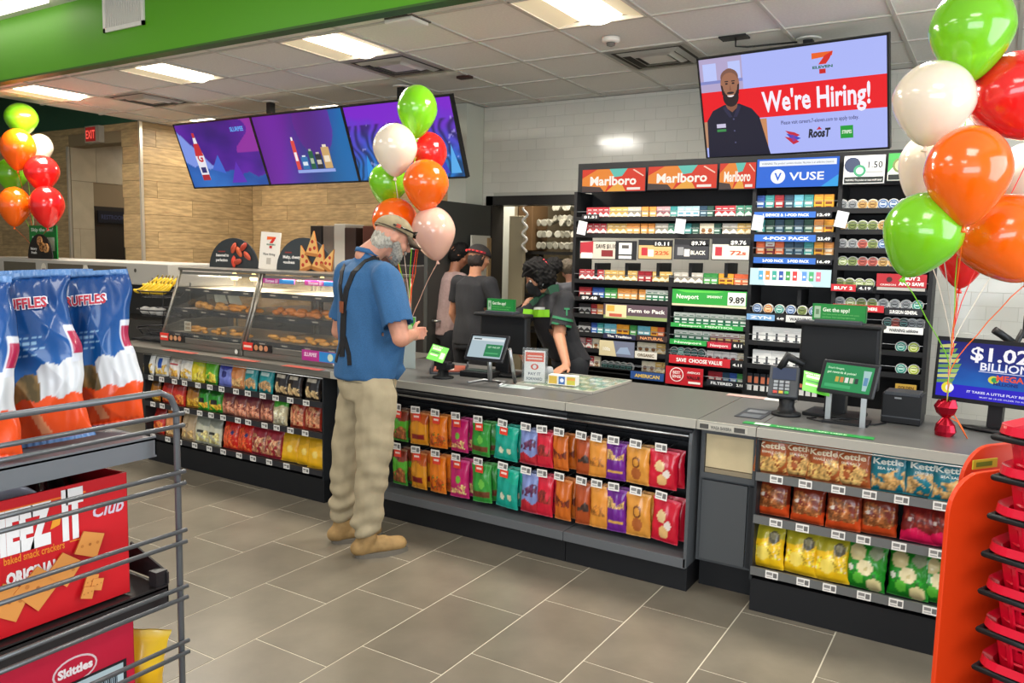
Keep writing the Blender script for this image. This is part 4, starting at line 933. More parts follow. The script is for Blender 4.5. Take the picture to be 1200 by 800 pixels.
MS = thing('menu_screens', 'row of three joined purple and blue promotion screens hanging above the food cases', 'screen', (-5.769, 5.514, 2.583), rot=(.369, 0, -.01))
for i, fn in enumerate((s1, s2, s3)):
    p = thing('screen', None, None); p.parent = MS; p.location = ((i-1)*W1, 0, 0); screen_body(p, W1-.004, H1)
    mb = MB(); raster_grid(mb, W1-.03, H1-.03, fn, nu=129 if i == 2 else 97); y = -.002
    if i == 0:
        mb.flat([(-.40, -.26), (-.28, -.26), (-.27, .0), (-.31, .12), (-.32, .2), (-.36, .2), (-.37, .12), (-.41, .0)], y, '#e3e2ea').flat([(-.405, -.0), (-.275, 0), (-.30, .13), (-.38, .13)], y*1.3, '#c22a30').rect(-.40, -.26, -.28, -.2, y*1.3, '#a82430').rect(-.36, .19, -.32, .24, y*1.3, '#c22a30').text('G', -.34, -.06, .12, y*1.6, '#c22a30', bold=.04).rect(-.38, -.18, -.3, -.12, y*1.5, '#2a2a6a')
        mb.text('SLURPEE', .36, .22, .06, y*1.5, '#5fa8f0', bold=.03, width=.2)
        mb.flat([(-.2, -.15), (-.05, .0), (.0, -.2)], y, '#3b63c8').flat([(.05, -.3), (.2, -.08), (.28, -.3)], y, '#5a2ab0')
    if i == 1:
        for x, w_, h_, c, c2 in ((-.13, .05, .28, '#d8463e', '#f0e6e6'), (-.03, .09, .12, '#2f6fa8', '#d8e2ee'), (.07, .06, .17, '#1d5c3c', '#a9b8a0'), (.16, .08, .14, '#2a2d34', '#c9bfae'), (.27, .10, .2, '#c9a46a', '#e9dcc4')):
            mb.rect(x-w_/2, -.2, x+w_/2, -.2+h_, y, c).rect(x-w_*.35, -.2+h_*.3, x+w_*.35, -.2+h_*.6, y*1.4, c2).rect(x-w_*.25, -.2+h_, x+w_*.25, -.2+h_*1.12, y, c2)
        mb.rect(-.16, -.235, .34, -.205, y, '#8fa2e0')
    if i == 2:
        mb.flat([(-.28, -.28), (-.06, -.26), (-.06, -.14), (-.27, -.16)], y, '#c8cbe6').text('10OZ', -.17, -.25, .07, y*1.5, '#2a3a8a', bold=.03)
        for q in range(9): x = -.5+q*.12; mb.flat([(x, -.3), (x+.05, -.1-.05*math.sin(q*2.2)), (x+.11, -.3)], y, ('#2c8ad8', '#3b3fb8', '#57a8e8')[q % 3])
    mb.build('picture', SCREEN(), p)
for ch in MS.children: ch.name = 'screen'
HS = thing('hiring_screen', 'large ceiling hung screen reading We are Hiring with a smiling bearded man', 'screen', (-1.287, 5.511, 2.661), rot=(.368, 0, -.085))
screen_body(HS, W1, H1)
mb = MB(); w, h = W1-.024, H1-.024; y = -.001
U_ = lambda u: -w/2+u*w
V_ = lambda v: h/2-v*h
mb.rect(-w/2, -h/2, w/2, h/2, y, '#aab4f4')
mb.flat([(U_(0), V_(0)), (U_(.25), V_(0)), (U_(.25), V_(.36)), (U_(0), V_(.36))], y*1.2, '#b0a3c8').rect(U_(.02), V_(.22), U_(.1), V_(.05), y*1.4, '#b9c4f6').rect(U_(.17), V_(.22), U_(.24), V_(.05), y*1.4, '#b9c4f6').rect(U_(.0), V_(.25), U_(.25), V_(.22), y*1.4, '#7f86c4')
mb.flat([(U_(0), V_(.33)), (U_(1), V_(.33)), (U_(1), V_(.63)), (U_(0), V_(.63))], y*2, '#e8141c')
mb.rect(U_(.28), V_(1), U_(.37), V_(.64), y*2, '#c98a5a').rect(U_(0), V_(.9), U_(.03), V_(.63), y*2, '#b98a6a')
# portrait
sk = '#9c6a50'; dk = '#1b1a2c'; hd = '#2a1c1c'
mb.flat([(U_(.01), V_(1)), (U_(.02), V_(.62)), (U_(.06), V_(.52)), (U_(.13), V_(.47)), (U_(.22), V_(.47)), (U_(.29), V_(.53)), (U_(.33), V_(.62)), (U_(.38), V_(1))], y*3, dk)
mb.flat([(U_(.14), V_(.5)), (U_(.145), V_(.40)), (U_(.205), V_(.40)), (U_(.21), V_(.5)), (U_(.175), V_(.55))], y*3.4, '#865640')
mb.disc(U_(.174), V_(.27), .066, y*3.8, sk, n=24, rz=.105).disc(U_(.174), V_(.395), .056, y*4.2, hd, n=22, rz=.066).disc(U_(.174), V_(.33), .042, y*4.6, sk, n=18, rz=.038)
mb.flat([(U_(.12), V_(.27)), (U_(.13), V_(.28)), (U_(.14), V_(.38)), (U_(.125), V_(.37))], y*4.2, hd).flat([(U_(.228), V_(.27)), (U_(.218), V_(.28)), (U_(.208), V_(.38)), (U_(.223), V_(.37))], y*4.2, hd)
mb.disc(U_(.174), V_(.20), .062, y*4.1, '#7d5646', n=20, rz=.055).disc(U_(.174), V_(.245), .058, y*4.3, sk, n=20, rz=.06)
mb.flat([(U_(.174)+.024*math.cos(a), V_(.378)+.013*math.sin(a)) for a in [PI+PI*q/10 for q in range(11)]], y*5, '#e9dcdc').disc(U_(.155), V_(.262), .010, y*5, '#22161a', n=10, rz=.006).disc(U_(.194), V_(.262), .010, y*5, '#22161a', n=10, rz=.006).rect(U_(.145), V_(.245), U_(.166), V_(.235), y*5, '#22161a').rect(U_(.184), V_(.245), U_(.205), V_(.235), y*5, '#22161a')
mb.flat([(U_(.168), V_(.33)), (U_(.18), V_(.33)), (U_(.176), V_(.27))], y*5, '#84543f').disc(U_(.174), V_(.355), .026, y*4.9, hd, n=12, rz=.008)
mb.flat([(U_(.14), V_(.48)), (U_(.175), V_(.6)), (U_(.155), V_(.6)), (U_(.12), V_(.5))], y*3.6, '#2b2a44').flat([(U_(.21), V_(.48)), (U_(.18), V_(.6)), (U_(.2), V_(.6)), (U_(.23), V_(.5))], y*3.6, '#2b2a44')
mb.rect(U_(.075), V_(.70), U_(.13), V_(.66), y*4, '#c9c2dc').rect(U_(.075), V_(.74), U_(.13), V_(.715), y*4, '#3b8a4a')
for q in (.62, .74, .86): mb.disc(U_(.18), V_(q), .006, y*4, '#565678')
mb.text("We're Hiring!", U_(.35), V_(.575), .185, y*3, '#f4ecf8', align='L', width=w*.57, bold=.025)
mb.text('Please visit careers.7-eleven.com to apply today.', U_(.45), V_(.715), .036, y*3, '#3f3f70', align='L', width=w*.41, bold=.01)
def seven(mb, cx, cz, s, y, sub=True):
    mb.flat([(cx-.5*s, cz+.5*s), (cx+.5*s, cz+.5*s), (cx+.46*s, cz+.3*s), (cx-.5*s, cz+.22*s)], y, '#e8611e').flat([(cx+.12*s, cz+.34*s), (cx+.5*s, cz+.5*s), (cx+.34*s, cz+.16*s), (cx+.16*s, cz-.06*s), (cx-.2*s, cz-.06*s)], y*1.1, '#d42a20').rect(cx-.16*s, cz-.5*s, cx+.14*s, cz-.28*s, y, '#c8221c').text('ELEVEN', cx, cz-.24*s, .17*s, y*1.2, '#1f6a4a', width=s*.95, bold=.04)
seven(mb, U_(.685), V_(.17), .13, y*3)
for k, (a, b, c) in enumerate(((0, .03, '#c2263a'), (.012, .0, '#3a4ac0'), (-.012, -.02, '#c2263a'))): mb.flat([(U_(.47)+a*.5, V_(.83)+.035-k*.02), (U_(.52), V_(.80)-k*.02), (U_(.55)+a*.5, V_(.83)-k*.022), (U_(.52)-.01, V_(.86)-k*.02)], y*3, c)
mb.text('RoosT', U_(.655), V_(.86), .075, y*3, '#23232c', width=w*.12, bold=.05, shear=.2).flat([(U_(.64), V_(.79)), (U_(.67), V_(.79)), (U_(.655), V_(.76))], y*3, '#c2263a')
mb.rect(U_(.765), V_(.89), U_(.83), V_(.77), y*3, '#1f9a34').text('STRIPES', U_(.798), V_(.845), .03, y*4, '#e6f4e0', width=w*.05, bold=.03)
mb.build('picture', SCREEN(), HS)

# lottery screen on the right of the counter
LM = thing('lottery_screen', 'black monitor showing a billion dollar lottery advert at the right end of the counter', 'screen', (.01, 4.20, 1.131), rot=(-.08, 0, -.22))
w, h = .52, .30
MB().box((-w/2, .006, -h/2), (w/2, .04, h/2)).box((-w/2, -.004, -h/2), (w/2, .006, h/2)).build('housing', M('screen_black'), LM, bevel=.003)
mb = MB(); w2, h2 = w-.03, h-.04; raster_grid(mb, w2, h2, lambda U, V: mixc(hx('#1672c8'), hx('#1c1c6c'), np.clip(V*1.1+.15*fbm(U*4, V*4, 2), 0, 1)), nu=41, nv=25, y=-.0045)
y = -.005
for s in (-1, 1):
    for k in range(9): z = -h2*.3+k*h2*.09; xo = s*w2*.5; mb.flat([(xo, z), (xo-s*w2*(.20-.06*abs(k-4)/4), z+.012), (xo-s*w2*(.18-.06*abs(k-4)/4), z-.008), (xo, z-.014)], y*(1+.02*k), ('#9fc06a', '#6f9a50', '#c9c878')[k % 3])
mb.rect(-w2/2, -h2/2, w2/2, -h2*.27, y*1.3, '#2a1cc0').disc(-w2*.40, -h2*.34, .026, y*1.5, '#e6d83a').disc(-w2*.38, -h2*.34, .018, y*1.6, '#f2f2f8').text('IT TAKES A LITTLE PLAY RESPONSIBLY', w2*.1, -h2*.39, .015, y*1.6, '#e6e6fa', width=w2*.66).text('MUST BE 18 OR OLDER TO PLAY', w2*.08, -h2*.46, .009, y*1.6, '#c8c8ee', width=w2*.4)
mb.text('$1.025', .03, h2*.20, .085, y*1.6, '#f6f2f6', width=w2*.58, bold=.025).text('BILLION', .03, h2*.03, .05, y*1.6, '#f0eef8', width=w2*.40, bold=.02).rect(-w2*.15, h2*.0, w2*.28, h2*.012, y*1.6, '#d8d8ee')
mb.disc(-.01, -h2*.12, .022, y*1.6, '#d8d03a', rz=.018).disc(-.005, -h2*.12, .014, y*1.7, '#2f9a5a', rz=.012).text('MEGA', .055, -h2*.13, .036, y*1.8, '#e8502c', width=w2*.22, bold=.03).text('MILLIONS', .04, -h2*.21, .018, y*1.8, '#20206a', width=w2*.2, bold=.04)
mb.build('picture', SCREEN(), LM)
o = MB().lathe([(.11, 0), (.11, .012), (.05, .018), (.03, .02)], 28, T=Matrix.Diagonal((1.25, .8, 1, 1))).box((-.03, -.01, .015), (.03, .03, .17)).build('stand', M('screen_black'), LM); o.location = (0, .05, TOPZ-1.131)
o = thing('microphone_arm', 'black angled arm with a padded tip behind the lottery screen', 'device', at(1178, 400, y=4.45))
MB().tube([(.05, 0, -.2), (.04, 0, -.02), (.07, 0, .06)], .013).tube([(-.05, -.03, .055), (-.02, -.02, .035), (.04, 0, -.01)], .018).build('arm', M('black_metal'), o)
MB().box((.065, -.01, .02), (.16, .02, .13)).build('head', M('screen_black'), o, bevel=.004)
MB().box((.0, -.05, at(0, 0, d=1).z*0-.285), (.12, .08, -.265)).build('foot', M('black_metal'), o)

# ============================================================ tills
def till(loc, rz, lab, w=.36, h=.27, sign_w=.2, side=0):
    o = thing('till_monitor', lab, 'till', loc, rz)
    MB().prism([(-w/2, .14), (w/2, .14), (w/2*.97, .14+h), (-w/2*.97, .14+h)], 0, .06).build('housing', M('till_black', '#0d0e10', .5), o, bevel=.012)
    MB().box((-w/2-.01, -.06, .14+h-.01), (w/2+.01, .07, .14+h+.012)).build('top_hood', M('till_black'), o, bevel=.01)
    MB().box((-w*.28, -.055, .14+h+.006), (w*.3, .03, .14+h+.028)).build('tray', M('till_grey', '#3c3f44', .45), o, bevel=.004)
    MB().box((-.05, .0, 0), (.05, .05, .15)).box((-.13, -.08, 0), (.13, .12, .018)).build('stand', M('till_black'), o, bevel=.004)
    s = thing('topper_sign', None, None); s.parent = o; s.location = (0, -.03, .14+h+.02)
    MB().box((-sign_w/2, 0, 0), (sign_w/2, .02, .082), '#15702e').rect(-sign_w/2+.003, .003, sign_w/2-.003, .079, -.0008, '#1f8a3a').rect(-sign_w*.46, .012, -sign_w*.34, .07, -.0012, '#a9c4a4').rect(-sign_w*.43, .03, -sign_w*.37, .055, -.0016, '#6a8a68').text('Get the app!', -sign_w*.3, .046, .026, -.0016, '#e8f2da', align='L', width=sign_w*.5, bold=.03).text('Get more points and rewards with every', -sign_w*.3, .03, .010, -.0016, '#6fc06a', align='L', width=sign_w*.68).text('purchase. Start earning right away.', -sign_w*.3, .016, .010, -.0016, '#6fc06a', align='L', width=sign_w*.62).build('card', PRINT(), s)
    return o
till((-2.64, 4.18, TOPZ), .0, 'black till seen from behind with a green app sign, beside the cashier', w=.35, h=.24)
till((-.66, 4.12, TOPZ), -.1, 'large black till seen from behind with a green app sign, right part of counter', w=.38, h=.31, sign_w=.25)
def tablet(loc, rot, w, h, lab, pic):
    o = thing('customer_display', lab, 'screen', loc, rot=rot)
    MB().box((-w/2, 0, -h/2), (w/2, .018, h/2)).build('housing', M('tablet_rim', '#3a3b3e', .35, .4), o, bevel=.008)
    mb = MB().rect(-w/2+.006, -h/2+.006, w/2-.006, h/2-.006, -.001, '#0c0d10'); pic(mb, w-.04, h-.036); mb.build('picture', SCREEN(), o)
    return o
def picL(mb, w, h): mb.rect(-w/2, -h/2, w/2, h/2, -.0015, '#a9bcc4').rect(-w*.48, h*.3, w*.48, h*.42, -.002, '#d8dee0').rect(-.02*w, -h*.42, w*.48, h*.15, -.002, '#1f7a4a').text('GET THE APP', w*.23, -h*.02, .014, -.0025, '#bfe6c4', width=w*.36).rect(-w*.44, h*.34, -w*.2, h*.4, -.0025, '#3a4a4c').rect(w*.02, -h*.3, w*.4, -h*.24, -.0025, '#4aa86a')
def picR(mb, w, h):
    mb.rect(-w/2, -h/2, w/2, h/2, -.0015, '#158a4c').text('Don\'t forget,', -w*.44, h*.3, .013, -.002, '#c8f0c8', align='L', width=w*.34, bold=.02).text('get rewards & points!', -w*.44, h*.14, .015, -.002, '#d8f4d0', align='L', width=w*.6, bold=.02).flat([(w*.3, h*.35), (w*.46, h*.35), (w*.42, -h*.4), (w*.34, -h*.4)], -.002, '#9fc4c0').rect(w*.34, -h*.2, w*.42, h*.1, -.0025, '#5a8ab0')
    for q, c in enumerate(('#c9a43c', '#c87a3c', '#e0e0d8', '#c9c4b0', '#22302c')): mb.rect(-w*.24+q*w*.1, -h*.18, -w*.17+q*w*.1, h*.02, -.002, c)
    mb.rect(-w*.44, -h*.4, w*.1, -h*.28, -.002, '#3aa868')
dl = tablet((-2.507, 3.799, 1.083), (-.536, 0, .053), .26, .17, 'customer tablet display on silver stand with pale blue and green screen', picL)
sv = M('silver_stand', '#a9abab', .3, .8)
def legs(o, loc, rz, zt):
    st = MB().box((-.035, .03, 0), (.035, .045, zt)).build('stand', sv, o)
    return st
def absolute_child(mb, name, mat_, par):
    "mesh given in world coordinates, parented to a rotated thing"
    c = mb.build(name, mat_); bpy.context.view_layer.update(); c.parent = par; c.matrix_parent_inverse = (Matrix.Translation(par.location) @ par.rotation_euler.to_matrix().to_4x4()).inverted(); return c
absolute_child(MB().tube([(-2.53, 3.88, TOPZ+.01), (-2.52, 3.85, 1.05)], .014).tube([(-2.62, 3.78, TOPZ+.008), (-2.60, 3.92, TOPZ+.008), (-2.44, 3.92, TOPZ+.008), (-2.42, 3.80, TOPZ+.008)], .007), 'stand', sv, dl)
absolute_child(MB().tube([(-2.40, 3.95, TOPZ+.01), (-2.375, 3.84, 1.08)], .012), 'stand', sv, dl)
dr = tablet((-.572, 3.878, 1.089), (-.36, 0, -.317), .27, .16, 'customer tablet display on silver legs with green screen, in front of right till', picR)
for x in (-.66, -.50): absolute_child(MB().box((x-.012, 3.93-(x+.58)*.3, TOPZ), (x+.012, 3.945-(x+.58)*.3, 1.04)), 'leg', sv, dr)
absolute_child(MB().box((-.68, 3.92, TOPZ), (-.48, 4.06, TOPZ+.012)), 'base', M('till_black'), dr)
# card terminals with bright green cards
def card(par_loc, rot, w, h, lab):
    o = thing('green_card', lab, 'card', par_loc, rot=rot)
    mb = MB().box((-w/2, 0, -h/2), (w/2, .002, h/2), '#5fc43a').rect(-w*.4, h*.18, w*.1, h*.32, -.0006, '#d4f0b8').rect(-w*.4, -.02*h, w*.1, h*.08, -.0006, '#2f8a2a').rect(-w*.4, -h*.2, w*.05, -h*.1, -.0006, '#d4f0b8').rect(w*.18, -h*.3, w*.42, h*.1, -.0006, '#e6e2c0').text('SCAN HERE', -w*.15, h*.36, h*.1, -.0008, '#eef8e0', width=w*.6, bold=.03)
    mb.build('card', PRINT(), o); return o
# left: stand with card
o = thing('card_terminal', 'black payment terminal stand left of the tablet, next to the customer', 'card terminal', (-2.86, 3.86, TOPZ), .2)
MB().lathe([(.065, 0), (.065, .01), (.035, .016), (.03, .06)], 20).build('base', M('till_black'), o)
MB().box((-.035, -.03, .05), (.045, .04, .10)).box((-.055, -.02, .07), (-.03, .03, .125)).box((.03, -.035, .06), (.07, .02, .09)).build('body', M('till_black'), o, bevel=.006)
card(at(513, 414, y=3.84), (-.9, .25, .45), .105, .13, 'bright green card tilted on the left payment terminal')
T_ = Matrix.Rotation(.25, 4, 'Z') @ Matrix.Rotation(-.65, 4, 'X')
o = thing('card_terminal', 'black keypad payment terminal on round foot, in front of the right till', 'card terminal', (-.86, 4.0, TOPZ), .0)
MB().lathe([(.07, 0), (.07, .012), (.045, .02), (.035, .05), (.04, .085)], 22).build('base', M('till_black'), o)
tm_ = Matrix.Translation((-.02, 0, .17)) @ Matrix.Rotation(.15, 4, 'Z') @ Matrix.Rotation(-.55, 4, 'X')
MB().box((-.07, -.01, -.09), (.07, .03, .075), T=tm_).build('body', M('till_grey'), o, bevel=.008)
MB().rect(-.055, .0, .055, .062, -.012, '#39445c', T=tm_).build('screen', SCREEN(), o)
kb = MB()
for r in range(4):
    for c in range(3): kb.box((-.045+c*.027, -.016, -.075+r*.018), (-.026+c*.027, -.010, -.062+r*.018), '#8b8f94' if r else ('#b8423a', '#c9a43a', '#3f9a4a')[c], T=tm_)
kb.build('keypad', PRINT(), o)
MB().tube([(-.05, .03, .22), (-.02, .05, .285), (.06, .06, .25)], [.02, .026, .016]).build('scanner_head', M('till_black'), o)
card(at(957, 449, y=3.93), (-.8, .2, .35), .125, .12, 'bright green card beside the keypad payment terminal')
# receipt printer, cables, mats
o = thing('receipt_printer', 'black box shaped receipt printer right of the green tablet', 'printer', (-.36, 4.18, TOPZ), -.05)
MB().box((-.085, -.07, 0), (.085, .09, .145)).build('housing', M('till_black'), o, bevel=.006)
MB().box((-.075, -.074, .135), (.075, .06, .152)).build('lid', M('till_grey'), o, bevel=.003)
MB().rect(-.03, .12, .0, .128, -.0712, '#8f9294').rect(-.085, .03, .085, .036, -.0712, '#4a4c50').build('label', PRINT(), o)
o = MB().tube([(-.50, 4.05, TOPZ+.005), (-.56, 3.99, TOPZ+.006), (-.62, 4.02, TOPZ+.008), (-.68, 3.98, TOPZ+.006), (-.62, 3.95, TOPZ+.014), (-.54, 3.96, TOPZ+.006), (-.46, 4.0, TOPZ+.005), (-.42, 4.08, TOPZ+.005)], .004, n=6).tube([(-.72, 4.0, TOPZ+.005), (-.75, 3.95, TOPZ+.008), (-.69, 3.93, TOPZ+.005), (-.6, 3.98, TOPZ+.02), (-.55, 4.03, TOPZ+.006)], .004, n=6).build('cable', M('till_black')); tag(o, 'tangled black cables on the counter below the green tablet', 'cable')
o = MB().box((-.98, 3.66, TOPZ+.0012), (-.42, 3.71, TOPZ+.0035), '#1f8a3c').box((-.93, 3.665, TOPZ+.0035), (-.86, 3.705, TOPZ+.0038), '#cfe4c8').build('counter_strip', PRINT()); L = MB().text('SCAN YOUR APP HERE', 0, 0, .026, 0, '#d8f0d0', width=.3, fn=lambda a, b: (a, b, 0)).build('lettering', PRINT(), o, loc=(-.68, 3.672, TOPZ+.004)); tag(o, 'green sticker strip with white lettering along the right worktop edge', 'sticker')
o = MB().box((-1.06, 3.80, TOPZ+.0012), (-.93, 4.06, TOPZ+.003), '#33363a').box((-1.04, 3.82, TOPZ+.003), (-.95, 3.9, TOPZ+.0034), '#5a5e62').box((-1.04, 3.95, TOPZ+.003), (-.95, 4.02, TOPZ+.0034), '#7d8184').build('counter_mat', PRINT()); tag(o, 'dark printed mat on the worktop left of the keypad terminal', 'mat')
o = MB().box((-1.27, 4.37, TOPZ+.0012), (-1.06, 4.43, TOPZ+.003), '#c9a39a').box((-1.06, 4.36, TOPZ+.0012), (-.92, 4.42, TOPZ+.003), '#dcdad6').build('counter_sticker', PRINT()); tag(o, 'red and white sticker at the rear edge of the worktop', 'sticker')
# glass lottery window set into the worktop with tickets
o = thing('ticket_window', 'glass topped ticket tray set into the worktop in front of the cashier', 'display case', (-2.12, 4.18, TOPZ+.0012))
MB().box((-.24, -.27, 0), (.24, .27, .004)).build('tray', M('tray_lining', '#7d8674', .5), o)
tp0 = None
for r in range(4):
    for c in range(6):
        mb_ = MB().box((-.034, -.058, 0), (.034, .058, .0015), ('#8fb09a', '#c2bd8c', '#9ab4ae', '#b8a88a')[(r+c) % 4]).box((-.024, -.045, .0015), (.024, -.01, .0018), '#e6e4d4').box((-.02, .01, .0015), (.02, .04, .0018), '#5a8a68')
        if r+c < 4 and r == 0: pass
        t = mb_.build('lottery_ticket', PRINT(), o, loc=(-.2+c*.08, -.19+r*.128, .0045))
MB().box((-.24, -.27, .008), (.24, .27, .012)).build('glass', M('counter_glass', '#dfeee8', .04, trans=.9, alpha=.35), o)
fr = MB()
for a, b in (((-.245, -.275), (.245, -.265)), ((-.245, .265), (.245, .275)), ((-.245, -.27), (-.237, .27)), ((.237, -.27), (.245, .27))): fr.box((a[0], a[1], 0), (b[0], b[1], .014))
fr.build('frame', M('counter_edge'), o)
o = thing('reflection', 'white leaflet painted as a sheet on the worktop under the pay sign', 'reflection', (-2.33, 3.86, TOPZ+.001), .1); MB().box((-.10, -.05, 0), (.10, .05, .002), '#cfd6d4').box((-.08, -.03, .002), (.08, .03, .0024), '#a9b8b4').build('sheet', PRINT(), o)  # pale sheet standing in for the white reflection on the counter glass
# pay it forward sign
o = thing('acrylic_sign', 'clear acrylic stand with white card reading PAY IT FORWARD', 'sign', (-2.30, 4.0, TOPZ), .30)
MB().box((-.075, 0, 0), (.075, .003, .215)).box((-.075, .02, 0), (.075, .023, .215)).box((-.075, 0, 0), (.075, .06, .004)).build('holder', M('acrylic', '#dfe6e6', .05, trans=.85, alpha=.35), o)
mb = MB().box((-.062, .006, .012), (.062, .012, .20), '#eceae6').rect(-.055, .135, .055, .19, .0055, '#e2502c').rect(-.045, .165, .045, .172, .005, '#f2dcd0').rect(-.045, .148, .045, .156, .005, '#f2dcd0').disc(0, .105, .024, .0055, '#d8482c', rz=.018).disc(0, .105, .012, .005, '#eceae6').text('PAY IT', 0, .055, .024, .0055, '#3f4a62', width=.075).text('FORWARD', 0, .025, .024, .0055, '#3f4a62', width=.095)
mb.build('card', PRINT(), o)
o = MB().box((-.085, -.03, 0), (.085, .03, .055), '#e6e2d8').rect(-.08, .005, -.03, .05, -.0306, '#d8b24a').rect(-.02, .005, .018, .05, -.0306, '#3f6ab0').disc(0, .028, .012, -.031, '#e8eaf0').rect(.03, .005, .08, .05, -.0306, '#c9c04a').rect(.03, .03, .08, .045, -.0308, '#e0a04a').build('small_carton', PRINT(), loc=(-2.12, 4.03, TOPZ+.016)); o.rotation_euler = (0, 0, .15); tag(o, 'small printed carton with blue square on the glass ticket window', 'box')
o = MB().lathe([(.035, 0), (.035, .05), (.03, .075), (.02, .08)], 20, '#9a9da0').build('pen_cup', PRINT(), loc=(-2.33, 4.22, TOPZ)); tag(o, 'small grey round pot between the pay sign and the cashier', 'pot')
# clutter next to the customer
o = thing('paper_tray', 'angled metal tray with red paper on the counter by the customer', 'tray', (-3.0, 4.12, TOPZ), .6)
MB().box((-.12, -.16, 0), (.12, .16, .012)).box((-.12, -.16, 0), (-.11, .16, .04)).box((.11, -.16, 0), (.12, .16, .04)).build('tray', M('till_grey'), o)
MB().box((-.10, -.13, .013), (.10, .12, .02), '#a5553f').box((-.08, -.1, .02), (.03, .08, .022), '#cfc6bc').build('paper', PRINT(), o)
o = thing('keyboard', 'dark low keypad block on the counter between tray and tablet', 'keyboard', (-2.72, 4.05, TOPZ), .1)
MB().box((-.11, -.06, 0), (.11, .07, .035)).build('body', M('till_black'), o, bevel=.005); MB().box((-.09, -.045, .035), (.09, .05, .04), '#2c3a36').build('keys', PRINT(), o)
o = thing('small_green_sign', 'narrow white sign card with green head standing behind the customer', 'sign', (at(480, 400, y=4.05).x, 4.05, TOPZ), .3)
MB().box((-.04, 0, .0), (.04, .006, .34), '#a9b4b0').rect(-.038, .2, .038, .335, -.0008, '#4fae3a').disc(0, .27, .02, -.0014, '#bfe6a0').build('card', PRINT(), o)

# ============================================================ heated food cases
gl = M('case_glass', '#eef4f2', .03, trans=.92, alpha=.16)
def food_case(x0, x1, lab):
    cx = (x0+x1)/2; h = (x1-x0)/2-.008; o = thing('food_case', lab, 'food case', (cx, 3.74, TOPZ)); zT = .60
    MB().box((-h, 0, 0), (h, .72, .045)).box((-h, -.005, .045), (h, .01, .085)).build('base', stl, o, bevel=.003)
    MB().box((-h-.01, .17, zT-.02), (h+.01, .74, zT)).build('top', stl, o, bevel=.003)
    for s in (-1, 1):
        MB().tube([(s*(h-.008), .0, .06), (s*(h-.008), .185, zT-.02)], .013, n=6).build('post', stl, o)
        MB().tube([(s*(h-.008), .71, .03), (s*(h-.008), .71, zT-.02)], .010, n=6).build('post', stl, o)
    MB().add([(-h+.02, .006, .08), (h-.02, .006, .08), (h-.02, .182, zT-.03), (-h+.02, .182, zT-.03)], [(0, 1, 2, 3)]).build('glass', gl, o, solid=.004)
    MB().box((-h+.02, .18, zT-.05), (h-.02, .19, zT-.03)).build('top_rail', stl, o)
    for z, d in ((.445, .16), (.285, .13), (.11, .06)):
        MB().box((-h+.02, d, z-.006), (h-.02, .68, z)).build('shelf', M('shelf_glass', '#8f897c', .35, .3), o)
        lp = MB().box((-h+.02, d-.012, z-.035), (h-.02, d-.002, z+.004)).build('shelf_lip', M('lip_black', '#26262a', .4), o)
        for q in range(4): MB().box((-.045, -.0015, -.011), (.045, 0, .011), '#3e3a36').rect(-.035, -.004, .02, .004, -.002, '#b9b0a0').build('price_tag', PRINT(), lp, loc=(-h+.15+q*(2*h-.2)/3.3, d-.013, z-.014))
    MB().box((-h+.02, .69, .05), (h-.02, .70, zT-.03)).build('rear_panel', gl, o)
    for q in (-.12, .1): MB().lathe([(.022, 0), (.03, .02), (.02, .045), (.01, .06)], 14, T=Matrix.Translation((q, .42, zT-.09))).build('lamp', M('heat_lamp', '#e8c88a', .4, emit=2.0), o)
    area('food_case_lamp', (cx, 4.15, TOPZ+zT-.05), .5, 18, col=(1, .86, .62))
    # stickers on the glass foot
    MB().box((-h+.01, -.012, .05), (-h+.11, -.007, .105), '#e23a2c').rect(-h+.02, .07, -h+.1, .085, -.0125, '#f4d8c8').box((-h+.112, -.012, .05), (-h+.30, -.007, .10), '#1c1a1a').disc(-h+.145, .075, .02, -.0125, '#c98a5c').disc(-h+.195, .075, .02, -.0125, '#d09a70').disc(-h+.245, .075, .02, -.0125, '#c98460').build('sticker', PRINT(), o)
    MB().disc(h-.05, .028, .017, -.008, '#e6e0d4').build('badge', PRINT(), o)
    return o
CL = food_case(-5.47, -4.53, 'left heated glass food case with wings and a long tray of fries')
CRc = food_case(-4.53, -3.58, 'right heated glass food case with pizza slices, partly behind the customer')
h = .467
MB().box((h-.34, -.014, .03), (h-.02, -.009, .10), '#b8308c').rect(h-.18, .032, h-.022, .098, -.0145, '#2a8ad0').text('SLURPEE', h-.26, .06, .035, -.015, '#f6d8ec', width=.12, bold=.04, shear=.2).disc(h-.08, .065, .025, -.015, '#cfe0c8').build('promo_strip', PRINT(), CRc)
for x in (-.33, .1): MB().box((x-.13, .165, .515), (x+.2, .17, .55), '#c03a90').rect(x+.05, .517, x+.198, .548, .1645, '#3a8ad0').text('Slurpee $1', x-.03, .523, .03, .164, '#f4dcec', width=.13, bold=.03).build('promo_strip', PRINT(), CRc)
